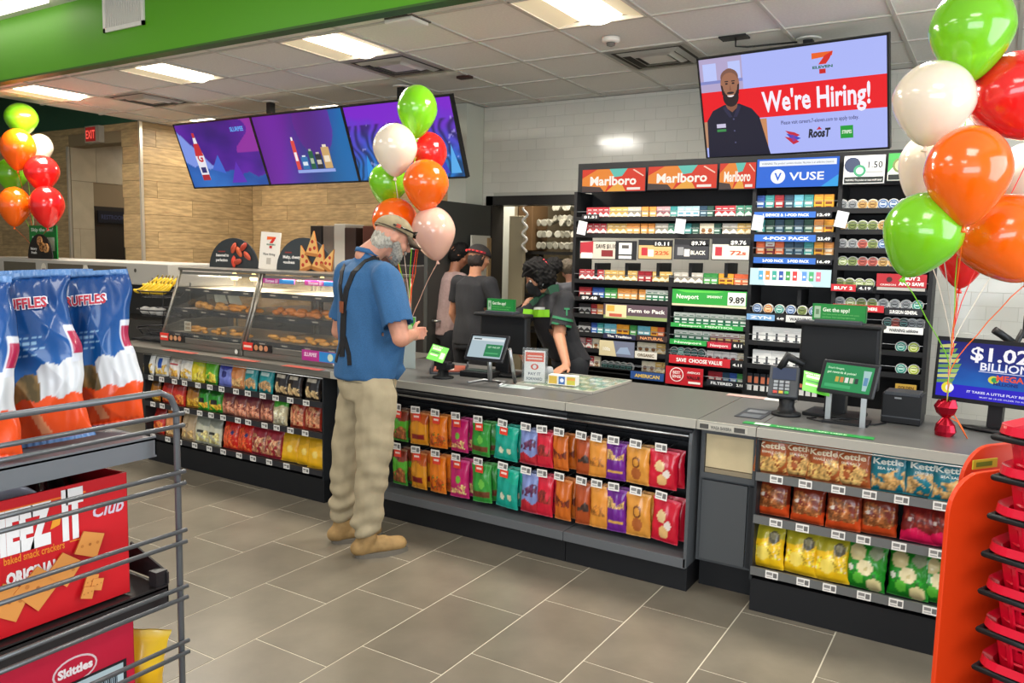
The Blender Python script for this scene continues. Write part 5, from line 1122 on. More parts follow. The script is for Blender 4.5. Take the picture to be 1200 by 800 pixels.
# food
def lump(name, col, s, seed, lab, cat='food'):
    rs = np.random.RandomState(seed); me = MB(); n = 8; prof = []
    V = []; F = []
    for j in range(6):
        for i in range(n):
            th = PI*j/5; ph = 2*PI*i/n; r = 1+.22*rs.rand()-.1
            V.append((s[0]*r*math.sin(th)*math.cos(ph), s[1]*r*math.sin(th)*math.sin(ph), s[2]*(r*math.cos(th)+.85)))
    for j in range(5):
        for i in range(n): F.append((j*n+i, (j+1)*n+i, (j+1)*n+(i+1) % n, j*n+(i+1) % n))
    o = me.add(V, F, smooth=True).build(name, M('food_'+col.strip('#'), col, .5, noise_=(40, .3))); tag(o, lab, cat); return Proto(o)
wing = lump('chicken_wing', '#d89a4c', (.038, .026, .02), 3, 'golden wing in the left food case'); roll = lump('taquito', '#e8963a', (.05, .018, .016), 4, 'x'); tender = lump('chicken_tender', '#cf7a34', (.045, .03, .02), 5, 'x')
def pile(P_, n, x0, x1, z, y0, lab, grp, seed):
    rs = random.Random(seed)
    for i in range(n):
        P_.put((x0+(x1-x0)*(i+.5)/n+rs.uniform(-.01, .01), y0+rs.uniform(0, .07), z+.004+(.02 if i % 3 == 1 else 0)), rs.uniform(-.8, .8), label=f'{lab}, {ORD(i)} from left', group=grp)
zc = TOPZ
pile(wing, 12, -5.33, -4.95, zc+.285, 3.93, 'golden brown wing on the middle tray of left food case', 'wings in the left food case', 1)
pile(roll, 9, -4.97, -4.62, zc+.285, 3.93, 'golden rolled taco on the middle tray of left case', 'rolled tacos in the left food case', 2)
pile(tender, 14, -4.45, -3.95, zc+.285, 3.93, 'orange brown tender on middle tray of right case', 'tenders in the right food case', 3)
pile(roll, 6, -3.9, -3.65, zc+.285, 3.93, 'orange rolled snack behind the customer, right food case', 'rolled snacks in the right food case', 4)
fz = lump('potato_wedge', '#e2a04a', (.045, .02, .014), 8, 'x')
pile(fz, 16, -5.35, -4.6, zc+.11, 3.86, 'potato wedge on the lowest tray of left case', 'wedges in the left food case', 5); pile(fz, 16, -4.42, -3.65, zc+.11, 3.86, 'potato wedge on the lowest tray of right case', 'wedges in the right food case', 6)
for i, (x, z) in enumerate(((-5.13, .33), (-4.97, .33))):
    o = MB().add([(-.08, 0, .085), (.02, .02, .075), (.09, 0, .0), (-.03, -.02, .01), (-.08, .004, .085), (.02, .024, .075), (.09, .004, .0), (-.03, -.016, .01)], [(3, 2, 1, 0), (4, 5, 6, 7), (0, 1, 5, 4), (1, 2, 6, 5), (2, 3, 7, 6), (3, 0, 4, 7)], '#e9e4c8').build('paper_sheet', PRINT(), loc=(x, 4.03, zc+z)); tag(o, f'white folded paper sheet above the wings, {("left", "right")[i]} one', 'paper')
o = MB().box((-.04, 0, 0), (.04, .004, .075), '#cfc6ae').rect(-.03, .045, .03, .065, -.0006, '#8f8672').rect(-.03, .015, .03, .035, -.0006, '#8f8672').build('info_card', PRINT(), loc=(-5.30, 3.86, zc+.115)); tag(o, 'small cream information card inside the left food case', 'card')

# signs standing on top of the cases
ZT = TOPZ+.60
def halfdisc(mb, w, h, col, y0=0, y1=.012): mb.prism([(w/2*math.cos(PI*k/20), h*math.sin(PI*k/20)) for k in range(21)], y0, y1, col)
o = thing('food_sign', 'dark rounded sign with roast wings reading Seasoned to perfection', 'sign', (-5.33, 4.32, ZT), .05)
mb = MB(); halfdisc(mb, .56, .24, '#34383a'); mb.rect(-.17, .125, -.09, .135, -.001, '#8f3a34').text('Seasoned to', -.20, .09, .032, -.001, '#f0ece6', align='L', width=.15, bold=.04).text('perfection', -.20, .05, .032, -.001, '#f0ece6', align='L', width=.135, bold=.04).build('board', PRINT(), o)
mb = MB()
for k, (x, z, a, c) in enumerate(((.02, .16, .5, '#b8482c'), (.08, .13, -.6, '#c8582f'), (.13, .17, .9, '#a83a26'), (.06, .05, 1.3, '#a84028'), (.17, .10, -.9, '#b84a30'), (.02, .05, 0, '#d8432c'))):
    T = Matrix.Translation((x, -.012, z)) @ Matrix.Rotation(a, 4, 'Y'); mb.add([(r*math.cos(p)*.024*(1.2 if j == 1 else 1), -.012*(j == 1), r*math.sin(p)*.05) for j, r in ((0, 1), (1, .6)) for p in [2*PI*q/10 for q in range(10)]], [(q, (q+1) % 10, 10+(q+1) % 10, 10+q) for q in range(10)]+[tuple(range(10, 20))], c, True, T)
mb.build('wing_picture', PRINT(), o)
o = thing('logo_sign', 'upright white card with red 7 logo between the two dark food signs', 'sign', (-4.90, 4.30, ZT), .1, rot=(-.08, .05, .1))
mb = MB().box((-.10, 0, 0), (.10, .006, .29), '#e6ded2'); seven(mb, .01, .21, .09, -.001); mb.text('Now Hiring', 0, .11, .026, -.001, '#4a4440', width=.12, bold=.02).rect(-.022, .04, .022, .09, -.001, '#b9b0a4').build('card', PRINT(), o)
o = thing('food_sign', 'dark rounded sign with pizza slices reading Melty, cheesy goodness', 'sign', (-4.53, 4.32, ZT), .05)
mb = MB(); halfdisc(mb, .56, .25, '#3a3f42'); mb.rect(-.19, .13, -.12, .14, -.001, '#8f3a34').text('Melty, cheesy', -.21, .09, .032, -.001, '#f0ece6', align='L', width=.18, bold=.04).text('goodness', -.21, .05, .032, -.001, '#f0ece6', align='L', width=.12, bold=.04).build('board', PRINT(), o)
def slice_(mb, x, z, a, s):
    T = Matrix.Translation((x, -.004, z)) @ Matrix.Rotation(a, 4, 'Y')
    mb.prism([(-.06*s, 0), (.06*s, 0), (0, .17*s)], -.014, 0, '#e3b26a', T=T, side='#b9743a'); mb.prism([(-.068*s, -.018*s), (.068*s, -.018*s), (.062*s, .006*s), (-.062*s, .006*s)], -.018, 0, '#b9783c', T=T)
    for px_, pz in ((-.02, .03), (.022, .045), (-.004, .09)): mb.disc(px_*s, pz*s, .014*s, -.0146, '#b83a28', T=T)
mb = MB(); slice_(mb, .10, .13, 0.1, 1.0); slice_(mb, .04, .0+.02, -.3, 1.05); slice_(mb, .16, .02, .25, 1.1); slice_(mb, .24, .03, .5, .9); mb.build('pizza_picture', PRINT(), o)

# ============================================================ back counter with equipment behind the food cases
o = thing('back_counter', 'dark back counter along the timber look wall behind the food cases', 'counter', (-6.2, 6.9, 0))
MB().box((-1.6, -.35, 0), (1.35, .5, .86)).build('body', gd, o); MB().box((-1.62, -.38, .86), (1.37, .5, .90)).build('worktop', lam, o)
def boxthing(name, a, b, col, lab, cat, extra=None, rough=.45):
    cx, cy = (a[0]+b[0])/2, (a[1]+b[1])/2; o = thing(name, lab, cat, (cx, cy, a[2]))
    MB().box((a[0]-cx, a[1]-cy, 0), (b[0]-cx, b[1]-cy, b[2]-a[2])).build('body', M('eq_'+col.strip('#'), col, rough), o, bevel=.008)
    if extra: extra(o, (b[0]-a[0])/2, (b[1]-a[1])/2, b[2]-a[2])
    return o
def ovenx(o, w, d, h):
    MB().box((-w*.8, -d-.012, h*.2), (w*.4, -d, h*.8), '#0c0c0e').rect(w*.5, h*.2, w*.9, h*.8, -d-.001, '#3a3a3c').build('door', PRINT(), o); MB().tube([(-w*.8, -d-.03, h*.86), (w*.4, -d-.03, h*.86)], .012).build('handle', M('steel'), o)
boxthing('oven', (-5.55, 6.6, .9), (-4.95, 7.2, 1.78), '#22201f', 'black oven with pale top behind the pizza sign', 'oven', ovenx)
o = MB().box((-5.6, 6.55, 1.785), (-4.92, 7.2, 1.82), '#a09a90').build('oven_tray', PRINT()); tag(o, 'pale metal tray on top of the black oven', 'tray')
for i, (x, hgt, c) in enumerate(((-6.75, 1.0, '#2a2624'), (-6.55, 1.0, '#6a6058'), (-6.38, 1.02, '#b9b2a6'), (-6.22, .98, '#3a2a24'), (-5.95, 1.0, '#5c3226'), (-5.72, .99, '#4a2c24'))): boxthing('equipment_box', (x-.08, 6.62, .9), (x+.09, 6.95, .9+hgt), c, f'{("black", "grey brown", "pale", "dark brown", "red brown", "maroon")[i]} tall box on the back counter behind the food signs', 'box')
o = thing('white_ladle', 'white scoop leaning on boxes behind the logo card', 'utensil', (-5.75, 6.45, 1.9)); MB().box((-.12, 6.7-6.45, 0), (.1, 6.75-6.45, .05)).tube([(-.1, .27, .02), (.16, .25, .17)], [.035, .05]).build('scoop', M('white_plastic'), o)
o = thing('white_cup', 'white cup and green plant sprig on the boxes behind the pizza sign', 'cup', (-5.0, 6.5, 1.80)); MB().lathe([(.04, 0), (.07, .08), (.06, .12)], 16, T=Matrix.Translation((-.3, .3, .08))).build('cup', M('white_plastic'), o); MB().lathe([(.03, 0), (.05, .06), (.02, .1)], 8, T=Matrix.Translation((-.48, .3, .05))).build('sprig', M('dark_green_edge'), o)

# ============================================================ left: bakery merchandiser, bananas
o = thing('merchandiser', 'long pale grey cabinet with small windows at the left behind the big crisp bags', 'display case', (-7.8, 4.65, 0)); g = M('merch_grey', '#b3ada2', .5)
MB().box((-1.9, -.3, 1.27), (1.58, .4, 1.47)).build('top_box', g, o, bevel=.01)
MB().box((-1.9, -.28, 0), (1.56, .4, .95)).build('base', M('merch_dark', '#3a3733', .6), o)
MB().box((-1.9, .1, .95), (1.56, .4, 1.27)).build('interior', M('merch_dark'), o)
for x in (-1.2, -.35, .35): MB().box((x, -.305, 1.29), (x+.62, -.298, 1.43)).build('window', M('merch_window', '#5d564a', .15), o)
for x in (.32, -.42): MB().disc(x, 1.37, .05, -.307, '#e0d6c4', rz=.06).rect(x-.03, 1.36, x+.03, 1.375, -.308, '#8a5a48').build('label', PRINT(), o)
MB().disc(1.1, 1.4, .018, -.302, '#4a463e').disc(1.35, 1.33, .012, -.302, '#7a756a').build('lock', PRINT(), o)
o = thing('loyalty_sign', 'green sign reading Skip the line at the far left', 'sign', (-8.55, 4.5, 1.47)); mb = MB().box((-.22, 0, 0), (.30, .012, .34), '#1f8a3c').text('Skip the line!', .03, .28, .05, -.001, '#e6f4e0', width=.42, bold=.03)
for k in range(4): mb.disc(-.15, .22-k*.055, .012, -.001, '#e6f4e0').rect(-.12, .215-k*.055, .02, .228-k*.055, -.001, '#8fcf8a')
mb.rect(.12, .08, .26, .22, -.001, '#cfe4c8').build('board', PRINT(), o)
o = thing('cookie_sign', 'dark arched sign with cookies at the far left', 'sign', (-8.35, 4.38, 1.47)); mb = MB(); mb.prism([(.23*math.cos(PI*k/20), .25*math.sin(PI*k/20)) for k in range(21)], 0, .012, '#1e1a19'); mb.text('Bakery', -.11, .09, .035, -.001, '#e8e4dc', width=.12, bold=.03).text('fresh', -.11, .05, .035, -.001, '#e8e4dc', width=.10, bold=.03).build('board', PRINT(), o)
mb = MB()
for x, z, c in ((.02, .18, '#b98552'), (.06, .12, '#a8733f'), (.13, .11, '#bf8a56')):
    mb.prism([(x+.042*math.cos(2*PI*k/14), z+.048*math.sin(2*PI*k/14)) for k in range(14)], -.014, 0, c)
    for q in range(5): mb.disc(x+.024*math.cos(q*1.3), z+.026*math.sin(q*1.3), .008, -.0146, '#3a2418')
mb.build('cookie_picture', PRINT(), o)
# banana stand
o = thing('banana_stand', 'black tiered wire stand holding bananas left of the food cases', 'stand', (-5.82, 4.0, TOPZ-.0))
wb_ = M('black_wire', '#17171a', .45)
for z, d in ((.40, .16), (.25, .17), (.10, .18)):
    mb = MB(); ring = [(.21*math.cos(2*PI*k/20), d*math.sin(2*PI*k/20), z) for k in range(21)]; mb.tube(ring, .006, n=6)
    mb.tube([(a*.8, b*.8, z-.05) for a, b, _ in ring], .004, n=6)
    for k in range(0, 20, 2): a, b, _ = ring[k]; mb.tube([(a, b, z), (a*.8, b*.8, z-.05)], .003, n=5)
    for k in range(-3, 4): mb.tube([(k*.045, -d*.75*math.sqrt(max(0, 1-(k/4.2)**2)), z-.05), (k*.045, d*.75*math.sqrt(max(0, 1-(k/4.2)**2)), z-.05)], .003, n=5)
    mb.build('basket', wb_, o)
for x in (-.18, .18): MB().tube([(x, .13, 0), (x, .14, .47)], .007, n=6).build('upright', wb_, o)
MB().box((-.19, -.15, 0), (.19, .16, .015)).build('base', wb_, o)
def banana():
    pts = []; r = []
    for k in range(9):
        a = -.75+1.5*k/8; pts.append((.115*math.sin(a), 0, .115*(1-math.cos(a))-.0)); r.append([.006, .013, .017, .018, .018, .018, .016, .012, .006][k])
    o = MB().tube(pts, r, n=7, col='#e2b92c').tube([pts[-1], (pts[-1][0]+.012, 0, pts[-1][2]+.016)], [.006, .004], n=6, col='#7a6a24').build('banana', M('banana_skin', None, .45)); tag(o, 'x', 'banana'); return Proto(o)
bn = banana()
for i in range(13):
    r, c = divmod(i, 7); bn.put((-5.98+c*.05+r*.03, 3.93+.06*r, TOPZ+.40+r*.045), rot=(-.25, -.35, .15+random.uniform(-.12, .12)), scale=1.15, label=f'ripe yellow banana, {ORD(c)} in the {("lower", "upper")[r]} layer of the black stand', group='bananas on the black stand')
bgp = None
for i in range(3):
    o = MB().lathe([(.03, 0), (.045, .02), (.04, .05), (.01, .06)], 10, '#b9b6b0').build('wrapped_roll', PRINT(), loc=(-5.93+i*.1, 3.93, TOPZ+.21)); tag(o, f'small wrapped roll, {ORD(i)} from left, on the middle basket of the stand', 'food', 'wrapped rolls')
o = thing('side_guard', 'rounded grey side guard between the banana stand and the food case', 'guard', (-5.52, 3.9, TOPZ))
MB().add([(0, y_, z_) for y_, z_ in ((-.12, 0), (-.12, .08), (-.06, .15), (.1, .19), (.5, .19), (.5, 0))], [(0, 1, 2, 3, 4, 5)]).build('plate', stl, o, solid=.012)

# ============================================================ balloons
BC = {'green': ('#7cc81e', 'lime green'), 'white': ('#f0e0ca', 'cream white'), 'red': ('#e8201e', 'red'), 'orange': ('#ff6a0c', 'orange'), 'pink': ('#e6b4a0', 'pale pink')}
def balloon(cx, cy, rx, rz_, col, d, tie, lab, grp, lean=0, seed=0):
    c = at(cx, cy, d=d); k = d/FPX; R_, Z = rx*k, rz_*k
    prof = []
    for i in range(25):
        t = i/24; a = PI*t; r = math.sin(a); zz = -math.cos(a)
        if zz < 0: r *= 1-.34*(-zz)**1.3; zz *= 1.13
        prof.append((R_*r if 0 < i < 24 else 0.0008, Z*zz))
    m_ = M('balloon_'+col, BC[col][0], .16, trans=.10, coat=.5, spec=.6); m_.node_tree.nodes['Principled BSDF'].inputs['Subsurface Weight'].default_value = .25; m_.node_tree.nodes['Principled BSDF'].inputs['Subsurface Radius'].default_value = (.1, .1, .05)
    o = thing('balloon', lab, 'balloon', c, group=grp); o.rotation_euler = (random.uniform(-.06, .06), lean, 0)
    MB().lathe(prof, 36).build('skin', m_, o)
    kz = -Z*1.13
    MB().lathe([(.004, kz+.008), (.007, kz-.004), (.014, kz-.020), (.010, kz-.022)], 10).build('knot', m_, o)
    rs = random.Random(seed+int(cx)); T = Matrix.Translation(c) @ o.rotation_euler.to_matrix().to_4x4(); a = T @ Vector((0, 0, kz-.01)); b = Vector(tie); inv = T.inverted()
    pts = []
    for i in range(11):
        t = i/10; p = a.lerp(b, t**.8 if abs(a.x-b.x) > 0 else t); s_ = math.sin(PI*t)
        q = Vector((a.x+(b.x-a.x)*min(1, t*1.5)**.9, a.y+(b.y-a.y)*min(1, t*1.5)**.9, a.z+(b.z-a.z)*t)); pts.append(inv @ (q+Vector((rs.uniform(-.006, .006)*s_, 0, 0))))
    MB().tube(pts, .0022 if d < 4 else .0026, n=5).build('ribbon', M('ribbon_'+col, BC[col][0] if col != 'white' else '#c9c0b0', .35), o)
    return o
tieR = (-.17, 3.97, TOPZ+.13)
for i, (x, y_, rx, rz_, c, d, l, ln) in enumerate(((1139, 36, 46, 53, 'green', 3.3, 'lime green balloon topmost of the right bunch', 0), (1094, 119, 45, 46, 'white', 3.2, 'cream white balloon in front on the right bunch', .1), (1190, 112, 51, 50, 'red', 3.35, 'red balloon at the right edge of the picture', -.5), (1088, 193, 33, 40, 'white', 3.75, 'cream white balloon mostly hidden behind the orange one, right bunch', .3),
   (1134, 203, 47, 55, 'orange', 3.0, 'orange balloon in the middle of the right bunch', 0), (1081, 273, 44, 48, 'green', 3.15, 'lime green balloon lowest left of the right bunch', .3), (1177, 278, 52, 50, 'orange', 3.25, 'orange balloon lowest right, at the picture edge', -.45), (1128, 293, 30, 40, 'red', 3.7, 'red balloon hidden low between others of the right bunch', 0), (1205, 205, 34, 38, 'white', 3.7, 'cream white balloon cut by the right picture edge', -.2))):
    balloon(x, y_, rx, rz_, c, d, tieR, l, 'balloons of the right bunch', ln, i)
_t = at(479, 430, y=4.25); tieM = (_t.x, 4.25, TOPZ+.05)
for i, (x, y_, rx, rz_, c, d, l, ln) in enumerate(((489, 129, 23.5, 29, 'green', 5.15, 'lime green balloon topmost of the middle bunch', 0), (463, 174, 26, 29, 'white', 5.0, 'cream white balloon upper left of the middle bunch', 0), (502, 180, 22, 25, 'red', 5.3, 'red balloon behind others in the middle bunch', 0), (455, 214, 23, 24, 'green', 5.2, 'lime green balloon left side of the middle bunch', .3),
   (499, 216, 27, 29, 'orange', 4.95, 'orange balloon right side of the middle bunch', 0), (463, 260, 27, 28, 'orange', 5.15, 'orange balloon right above the customer cap', 0), (508, 272, 26, 30, 'pink', 5.0, 'pale pink balloon lowest of the middle bunch, beside the cap', -.2))):
    balloon(x, y_, rx, rz_, c, d, tieM, l, 'balloons of the middle bunch', ln, i)
o = MB().lathe([(.03, 0), (.035, .03), (.012, .05), (.02, .07)], 12).build('balloon_weight', M('foil_red', '#b3122a', .2, .7), loc=(_t.x, 4.25, TOPZ)); tag(o, 'small red foil weight of the middle balloon bunch, behind the customer', 'weight')
tieL = tuple(at(40, 300, y=4.6))
for i, (x, y_, rx, rz_, c, d, l, ln) in enumerate(((25, 139, 18, 18, 'green', 8.1, 'lime green balloon topmost of the far left bunch', 0), (21, 174, 19, 23, 'orange', 7.9, 'orange balloon upper one of the far left bunch', 0), (47, 173, 14, 16, 'white', 8.3, 'small cream white balloon of the far left bunch', 0), (49, 202, 19, 20, 'red', 8.0, 'red balloon, upper one of the far left bunch', 0), (14, 204, 17, 19, 'green', 8.2, 'lime green balloon at the left picture edge', .2),
   (17, 241, 18, 22, 'orange', 7.9, 'orange balloon lower one of the far left bunch', 0), (55, 241, 19, 23, 'red', 7.9, 'red balloon, lower one of the far left bunch', 0))):
    balloon(x, y_, rx, rz_, c, d, tieL, l, 'balloons of the far left bunch', ln, i)
# foil weight on the counter
o = thing('balloon_weight', 'crinkled red foil balloon weight on the right worktop', 'weight', (-.17, 3.97, TOPZ))
rs = np.random.RandomState(5); n = 14; V = []; F = []; pf = [(.038, 0), (.043, .02), (.036, .05), (.014, .08), (.03, .10), (.042, .13), (.03, .15)]
for j, (r, z) in enumerate(pf):
    for i in range(n): q = r*(1+.22*(rs.rand()-.5)+(.2*(i % 2) if j > 3 else 0)); V.append((q*math.cos(2*PI*i/n), q*math.sin(2*PI*i/n), z+(.015*rs.rand() if j == 6 else 0)))
for j in range(len(pf)-1):
    for i in range(n): F.append((j*n+i, j*n+(i+1) % n, (j+1)*n+(i+1) % n, (j+1)*n+i))
MB().add(V, F).build('foil', M('foil_red', '#b3122a', .2, .7), o)
MB().tube([(0, 0, .09), (.05, -.02, .07), (.09, -.01, .0), (.06, .02, .05), (.03, 0, .1)], .0025, n=5).build('ribbon', M('ribbon_orange'), o)
# ============================================================ foreground wire rack (left)
RX = -1.42; RY = 1.003
gw = M('rack_wire', '#6f7276', .35, .6)
rk = thing('wire_rack', 'grey wire end rack in the left foreground with crisp bags and boxes behind it', 'rack', (RX, RY, 0))
MB().tube([(0, 0, 0), (0, 0, 1.285), (0, -.012, 1.312), (0, -.035, 1.325), (0, -.8, 1.325)], .0065, n=10).build('post', gw, rk)
for z in (1.277, 1.252, 1.155, 1.13, 1.03, 1.005, .908, .884, .788, .763, .665, .64, .545, .52, .42, .395):
    MB().tube([(.008, .012, z), (.008, -.8, z)], .0048, n=8).build('rail', gw, rk)
MB().tube([(0, -.8, 0), (0, -.8, 1.325)], .0065, n=10).build('post', gw, rk)
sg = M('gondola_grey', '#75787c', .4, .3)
def deck(z, y1, lab, m_=sg, x0=-2.1, x1=-1.47):
    o = thing('shelf_board', lab, 'shelf', (0, 0, z))
    MB().box((x0, .0, -.004), (x1, y1, .0)).build('deck', m_, o)
    MB().box((x1-.004, .0, -.036), (x1, y1, .004)).box((x1-.02, .0, -.04), (x1, y1, -.036)).build('front_lip', m_, o)
    MB().box((x0, y1-.003, -.036), (x1, y1, .0)).build('end_lip', m_, o)
    return o
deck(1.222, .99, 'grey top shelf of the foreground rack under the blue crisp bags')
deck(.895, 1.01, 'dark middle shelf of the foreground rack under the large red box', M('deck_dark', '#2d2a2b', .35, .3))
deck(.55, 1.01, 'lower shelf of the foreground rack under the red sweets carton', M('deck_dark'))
o = thing('gondola_upright', 'dark upright carrying the shelves of the foreground rack', 'post', (-2.05, .98, 0)); MB().box((-.02, -.03, 0), (.02, .02, 1.3)).build('post', M('deck_dark'), o); MB().box((-.12, -.98, 0), (-.08, .02, 1.3)).build('back_panel', M('deck_dark'), o)
o = MB().box((-1.50, .985, .897), (-1.475, 1.012, .93)).add([(-1.62, 1.008, .9), (-1.47, 1.008, .9), (-1.47, 1.008, .925), (-1.60, 1.008, .965), (-1.62, 1.012, .9), (-1.47, 1.012, .9), (-1.47, 1.012, .925), (-1.60, 1.012, .965)], [(0, 1, 2, 3), (7, 6, 5, 4), (0, 4, 5, 1), (1, 5, 6, 2), (2, 6, 7, 3), (3, 7, 4, 0)]).build('shelf_end_guard', M('deck_dark')); tag(o, 'black metal guard at the end of the middle shelf', 'bracket')
# big crisp bags
def ruffD(u, v, back):
    n = fbm(u*2.5, v*3, 5); col = np.zeros(u.shape+(3,))+hx('#1766ae')
    col = mixc(hx('#0f5ca6'), hx('#0f3f7c'), np.clip((v-.45)*2+.2*np.sin(3*u), 0, 1))
    wv = .41+.03*np.abs(np.sin(u*9+.5))+.05*u
    # white ridge field, right side
    col = np.where(((v < wv) & (u > .34-.25*(v-.3)))[..., None], hx('#e4e6ea')*(.94+.06*np.sin(u*40))[..., None], col)
    # crisp picture left
    ch = (v < wv-.05+.03*np.sin(5*u)) & (u <= .34-.25*(v-.3))
    col = np.where(ch[..., None], mixc(hx('#b98a52'), hx('#5a4a2a'), np.clip(.5+fbm(u*8, v*10, 3), 0, 1)), col)
    og = v < .245+.03*np.abs(np.sin(u*8+1))
    col = np.where(og[..., None], hx('#f0521c'), col)
    col = np.where((og & (v > .06) & (v < .2) & (np.abs(u-.25+.8*(v-.13)) < .08))[..., None], hx('#f8a070'), col)
    for k in range(4):
        col = np.where(((v > .615-k*.034) & (v < .627-k*.034) & (u > -.15) & (u < .5-.1*(k % 2)) & (np.sin(u*55+k) > -.6))[..., None], hx('#8fb8dc'), col)
    col = np.where(((u > .86) & (v > .45) & (v < .68))[..., None], hx('#d8dce8'), col); col = np.where(((u > .90) & (v > .5) & (v < .64))[..., None], hx('#b0204c'), col)
    col = np.where(((v > .968) | (v < .02))[..., None], hx('#5f86b8'), col)
    return col
def big_bag(seed, w=.222, h=.335, t=.10):
    P = bag_surface(w, h, t, seed, pinch=.07); mb = MB(); u = np.linspace(-1, 1, 81); v = np.linspace(0, 1, 111); U, V = np.meshgrid(u, v)
    rs = np.random.RandomState(seed); ph = rs.rand(8)*6.28
    def Q(u, v, s):
        p = P(u, v, s); sv = np.clip(np.sin(PI*v), 0, 1)
        cr = np.abs(np.sin(4.5*u+7*v+ph[0]+.8*np.sin(6*v+ph[1])))*.010+np.abs(np.sin(9*v-5*u+ph[2]+np.sin(4*u+ph[3])))*.008+np.abs(np.sin(5*u*(v-.5)*4+ph[4]+3*u))*.008*np.abs(v-.5)*2
        p = p.copy(); p[..., 1] += s*-1*cr*(.35+sv*.65)*(1-np.abs(u)**4)*1.0; p[..., 0] += .006*np.sin(11*v+ph[5])*u; return p
    mb.grid(Q(U, V, -1), ruffD(U, V, 0)); mb.grid(Q(U, V, 1), ruffD(U, V, 1), flip=True)
    o = mb.build('crisp_bag', M('foil_bag', None, .30, coat=.3))
    def fn(off, sz=1):
        def f(a, b):
            p = Q(np.array(a/(w/2)), np.array(b/h), -1); return (a, float(p[1])-off, b+.018*math.cos(a*14)*0)
        return f
    for dx, dz, c, off in ((0, 0, '#b81c30', .003),):
        L = MB(); L.text('RUFFLES', .030, h*.79, .027, 0, '#e8e4ee', width=.080, bold=.10, fn=fn(.0028)); L.text('RUFFLES', .030, h*.79, .027, 0, '#b8203a', width=.076, bold=.03, fn=fn(.0042)); L.build('lettering', PRINT(), o)
    return o
def place_big(seed, px, py, x, rz, ry, rx, lab):
    p = at(px, py, x=x); o = big_bag(seed); o.location = (p.x, p.y, 1.225); o.rotation_euler = (rx, ry, rz); tag(o, lab, 'crisps', 'large crisp bags in the foreground'); return o
place_big(21, -62, 538, -1.55, 1.0, .0, -.10, 'large blue and orange Ruffles bag cut by the left picture edge')
place_big(22, 36, 520, -1.58, .95, -.12, -.12, 'large blue and orange Ruffles bag, middle of the three in front')
place_big(23, 106, 500, -1.63, .85, -.11, -.08, 'large blue and orange Ruffles bag nearest the rack post')
place_big(24, 60, 500, -1.80, .9, -.05, -.05, 'large blue bag standing behind the front Ruffles bags')
# snack cracker box
bxm = PRINT()
def sidebox(name, y0, y1, z0, z1, x, depth, lab, draw, cat='box', openbox=True, col='#c8141e'):
    o = thing(name, lab, cat, (x, (y0+y1)/2, z0)); w = y1-y0; h = z1-z0; o.rotation_euler = (0, 0, PI/2)
    mb = MB().box((-w/2, 0, 0), (w/2, .004, h), col); draw(mb, w, h); mb.build('front', bxm, o)
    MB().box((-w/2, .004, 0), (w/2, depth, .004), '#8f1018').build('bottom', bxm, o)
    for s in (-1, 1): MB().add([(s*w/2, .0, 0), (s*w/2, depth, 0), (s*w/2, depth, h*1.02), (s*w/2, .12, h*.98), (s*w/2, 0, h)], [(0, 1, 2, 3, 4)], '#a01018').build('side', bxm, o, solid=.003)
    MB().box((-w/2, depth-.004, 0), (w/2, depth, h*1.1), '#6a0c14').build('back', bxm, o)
    return o
def cheez(mb, w, h):
    R_ = w/2
    mb.rect(-R_, 0, R_, h, -.0006, '#d0141f'); mb.flat([(-R_, h*.93), (R_*.55, h*.93), (R_*.55, h*.915), (-R_, h*.915)], -.001, '#f07a2c')
    mb.text('CHEEZ', R_-.152, h*.62, h*.40, -.0014, '#f2eeee', align='R', width=.150, bold=.07); mb.text('IT', R_-.112, h*.62, h*.46, -.0014, '#f2eeee', align='C', width=.042, bold=.09); mb.flat([(R_-.156, h*.70), (R_-.138, h*.72), (R_-.134, h*.80), (R_-.150, h*.78)], -.0018, '#f0a02c')
    mb.text('baked snack crackers', R_-.13, h*.53, h*.08, -.0014, '#f0882c', align='R', width=.11, bold=.02).rect(R_-.12, h*.56, R_-.08, h*.57, -.0014, '#f0882c')
    mb.text('ORIGINAL', R_-.19, h*.37, h*.13, -.0014, '#f4ecec', width=.095, bold=.06)
    mb.text('Club', R_-.04, h*.70, h*.15, -.0014, '#d8c8d8', width=.065, bold=.02, shear=.3)
    for ic, (x, z, a, s) in enumerate(((.235, .065, .55, .030), (.185, .075, .8, .032), (.135, .095, .7, .026), (.085, .130, .4, .024), (.085, .055, .3, .013), (.075, .045, .3, .012), (.095, .035, .3, .012))):
        T = Matrix.Translation((R_-x, -.0016*ic, z)) @ Matrix.Rotation(a, 4, 'Y'); q = s
        mb.prism([(-q, -q*.9), (q, -q), (q*.95, q), (-q*.9, q*.95)], -.004, -.001, '#e0954a', T=T, side='#a85a24'); mb.disc(0, 0, q*.1, -.0046, '#a8642c', T=T); 
        for e in (-.6, 0, .6): mb.disc(e*q, e*q*.4, q*.13, -.0045, '#c87a38', T=T)
    mb.rect(-R_*.99, h*.1, -R_*.52, h*.30, -.0045, '#f2d02c').text('200 CAL', -R_*.75, h*.17, h*.08, -.005, '#8a1a1c', width=w*.18, bold=.03)
bo = sidebox('cracker_box', .56, .94, .9, 1.155, -1.50, .30, 'large red open Cheez-It box on the middle shelf of the foreground rack', cheez)
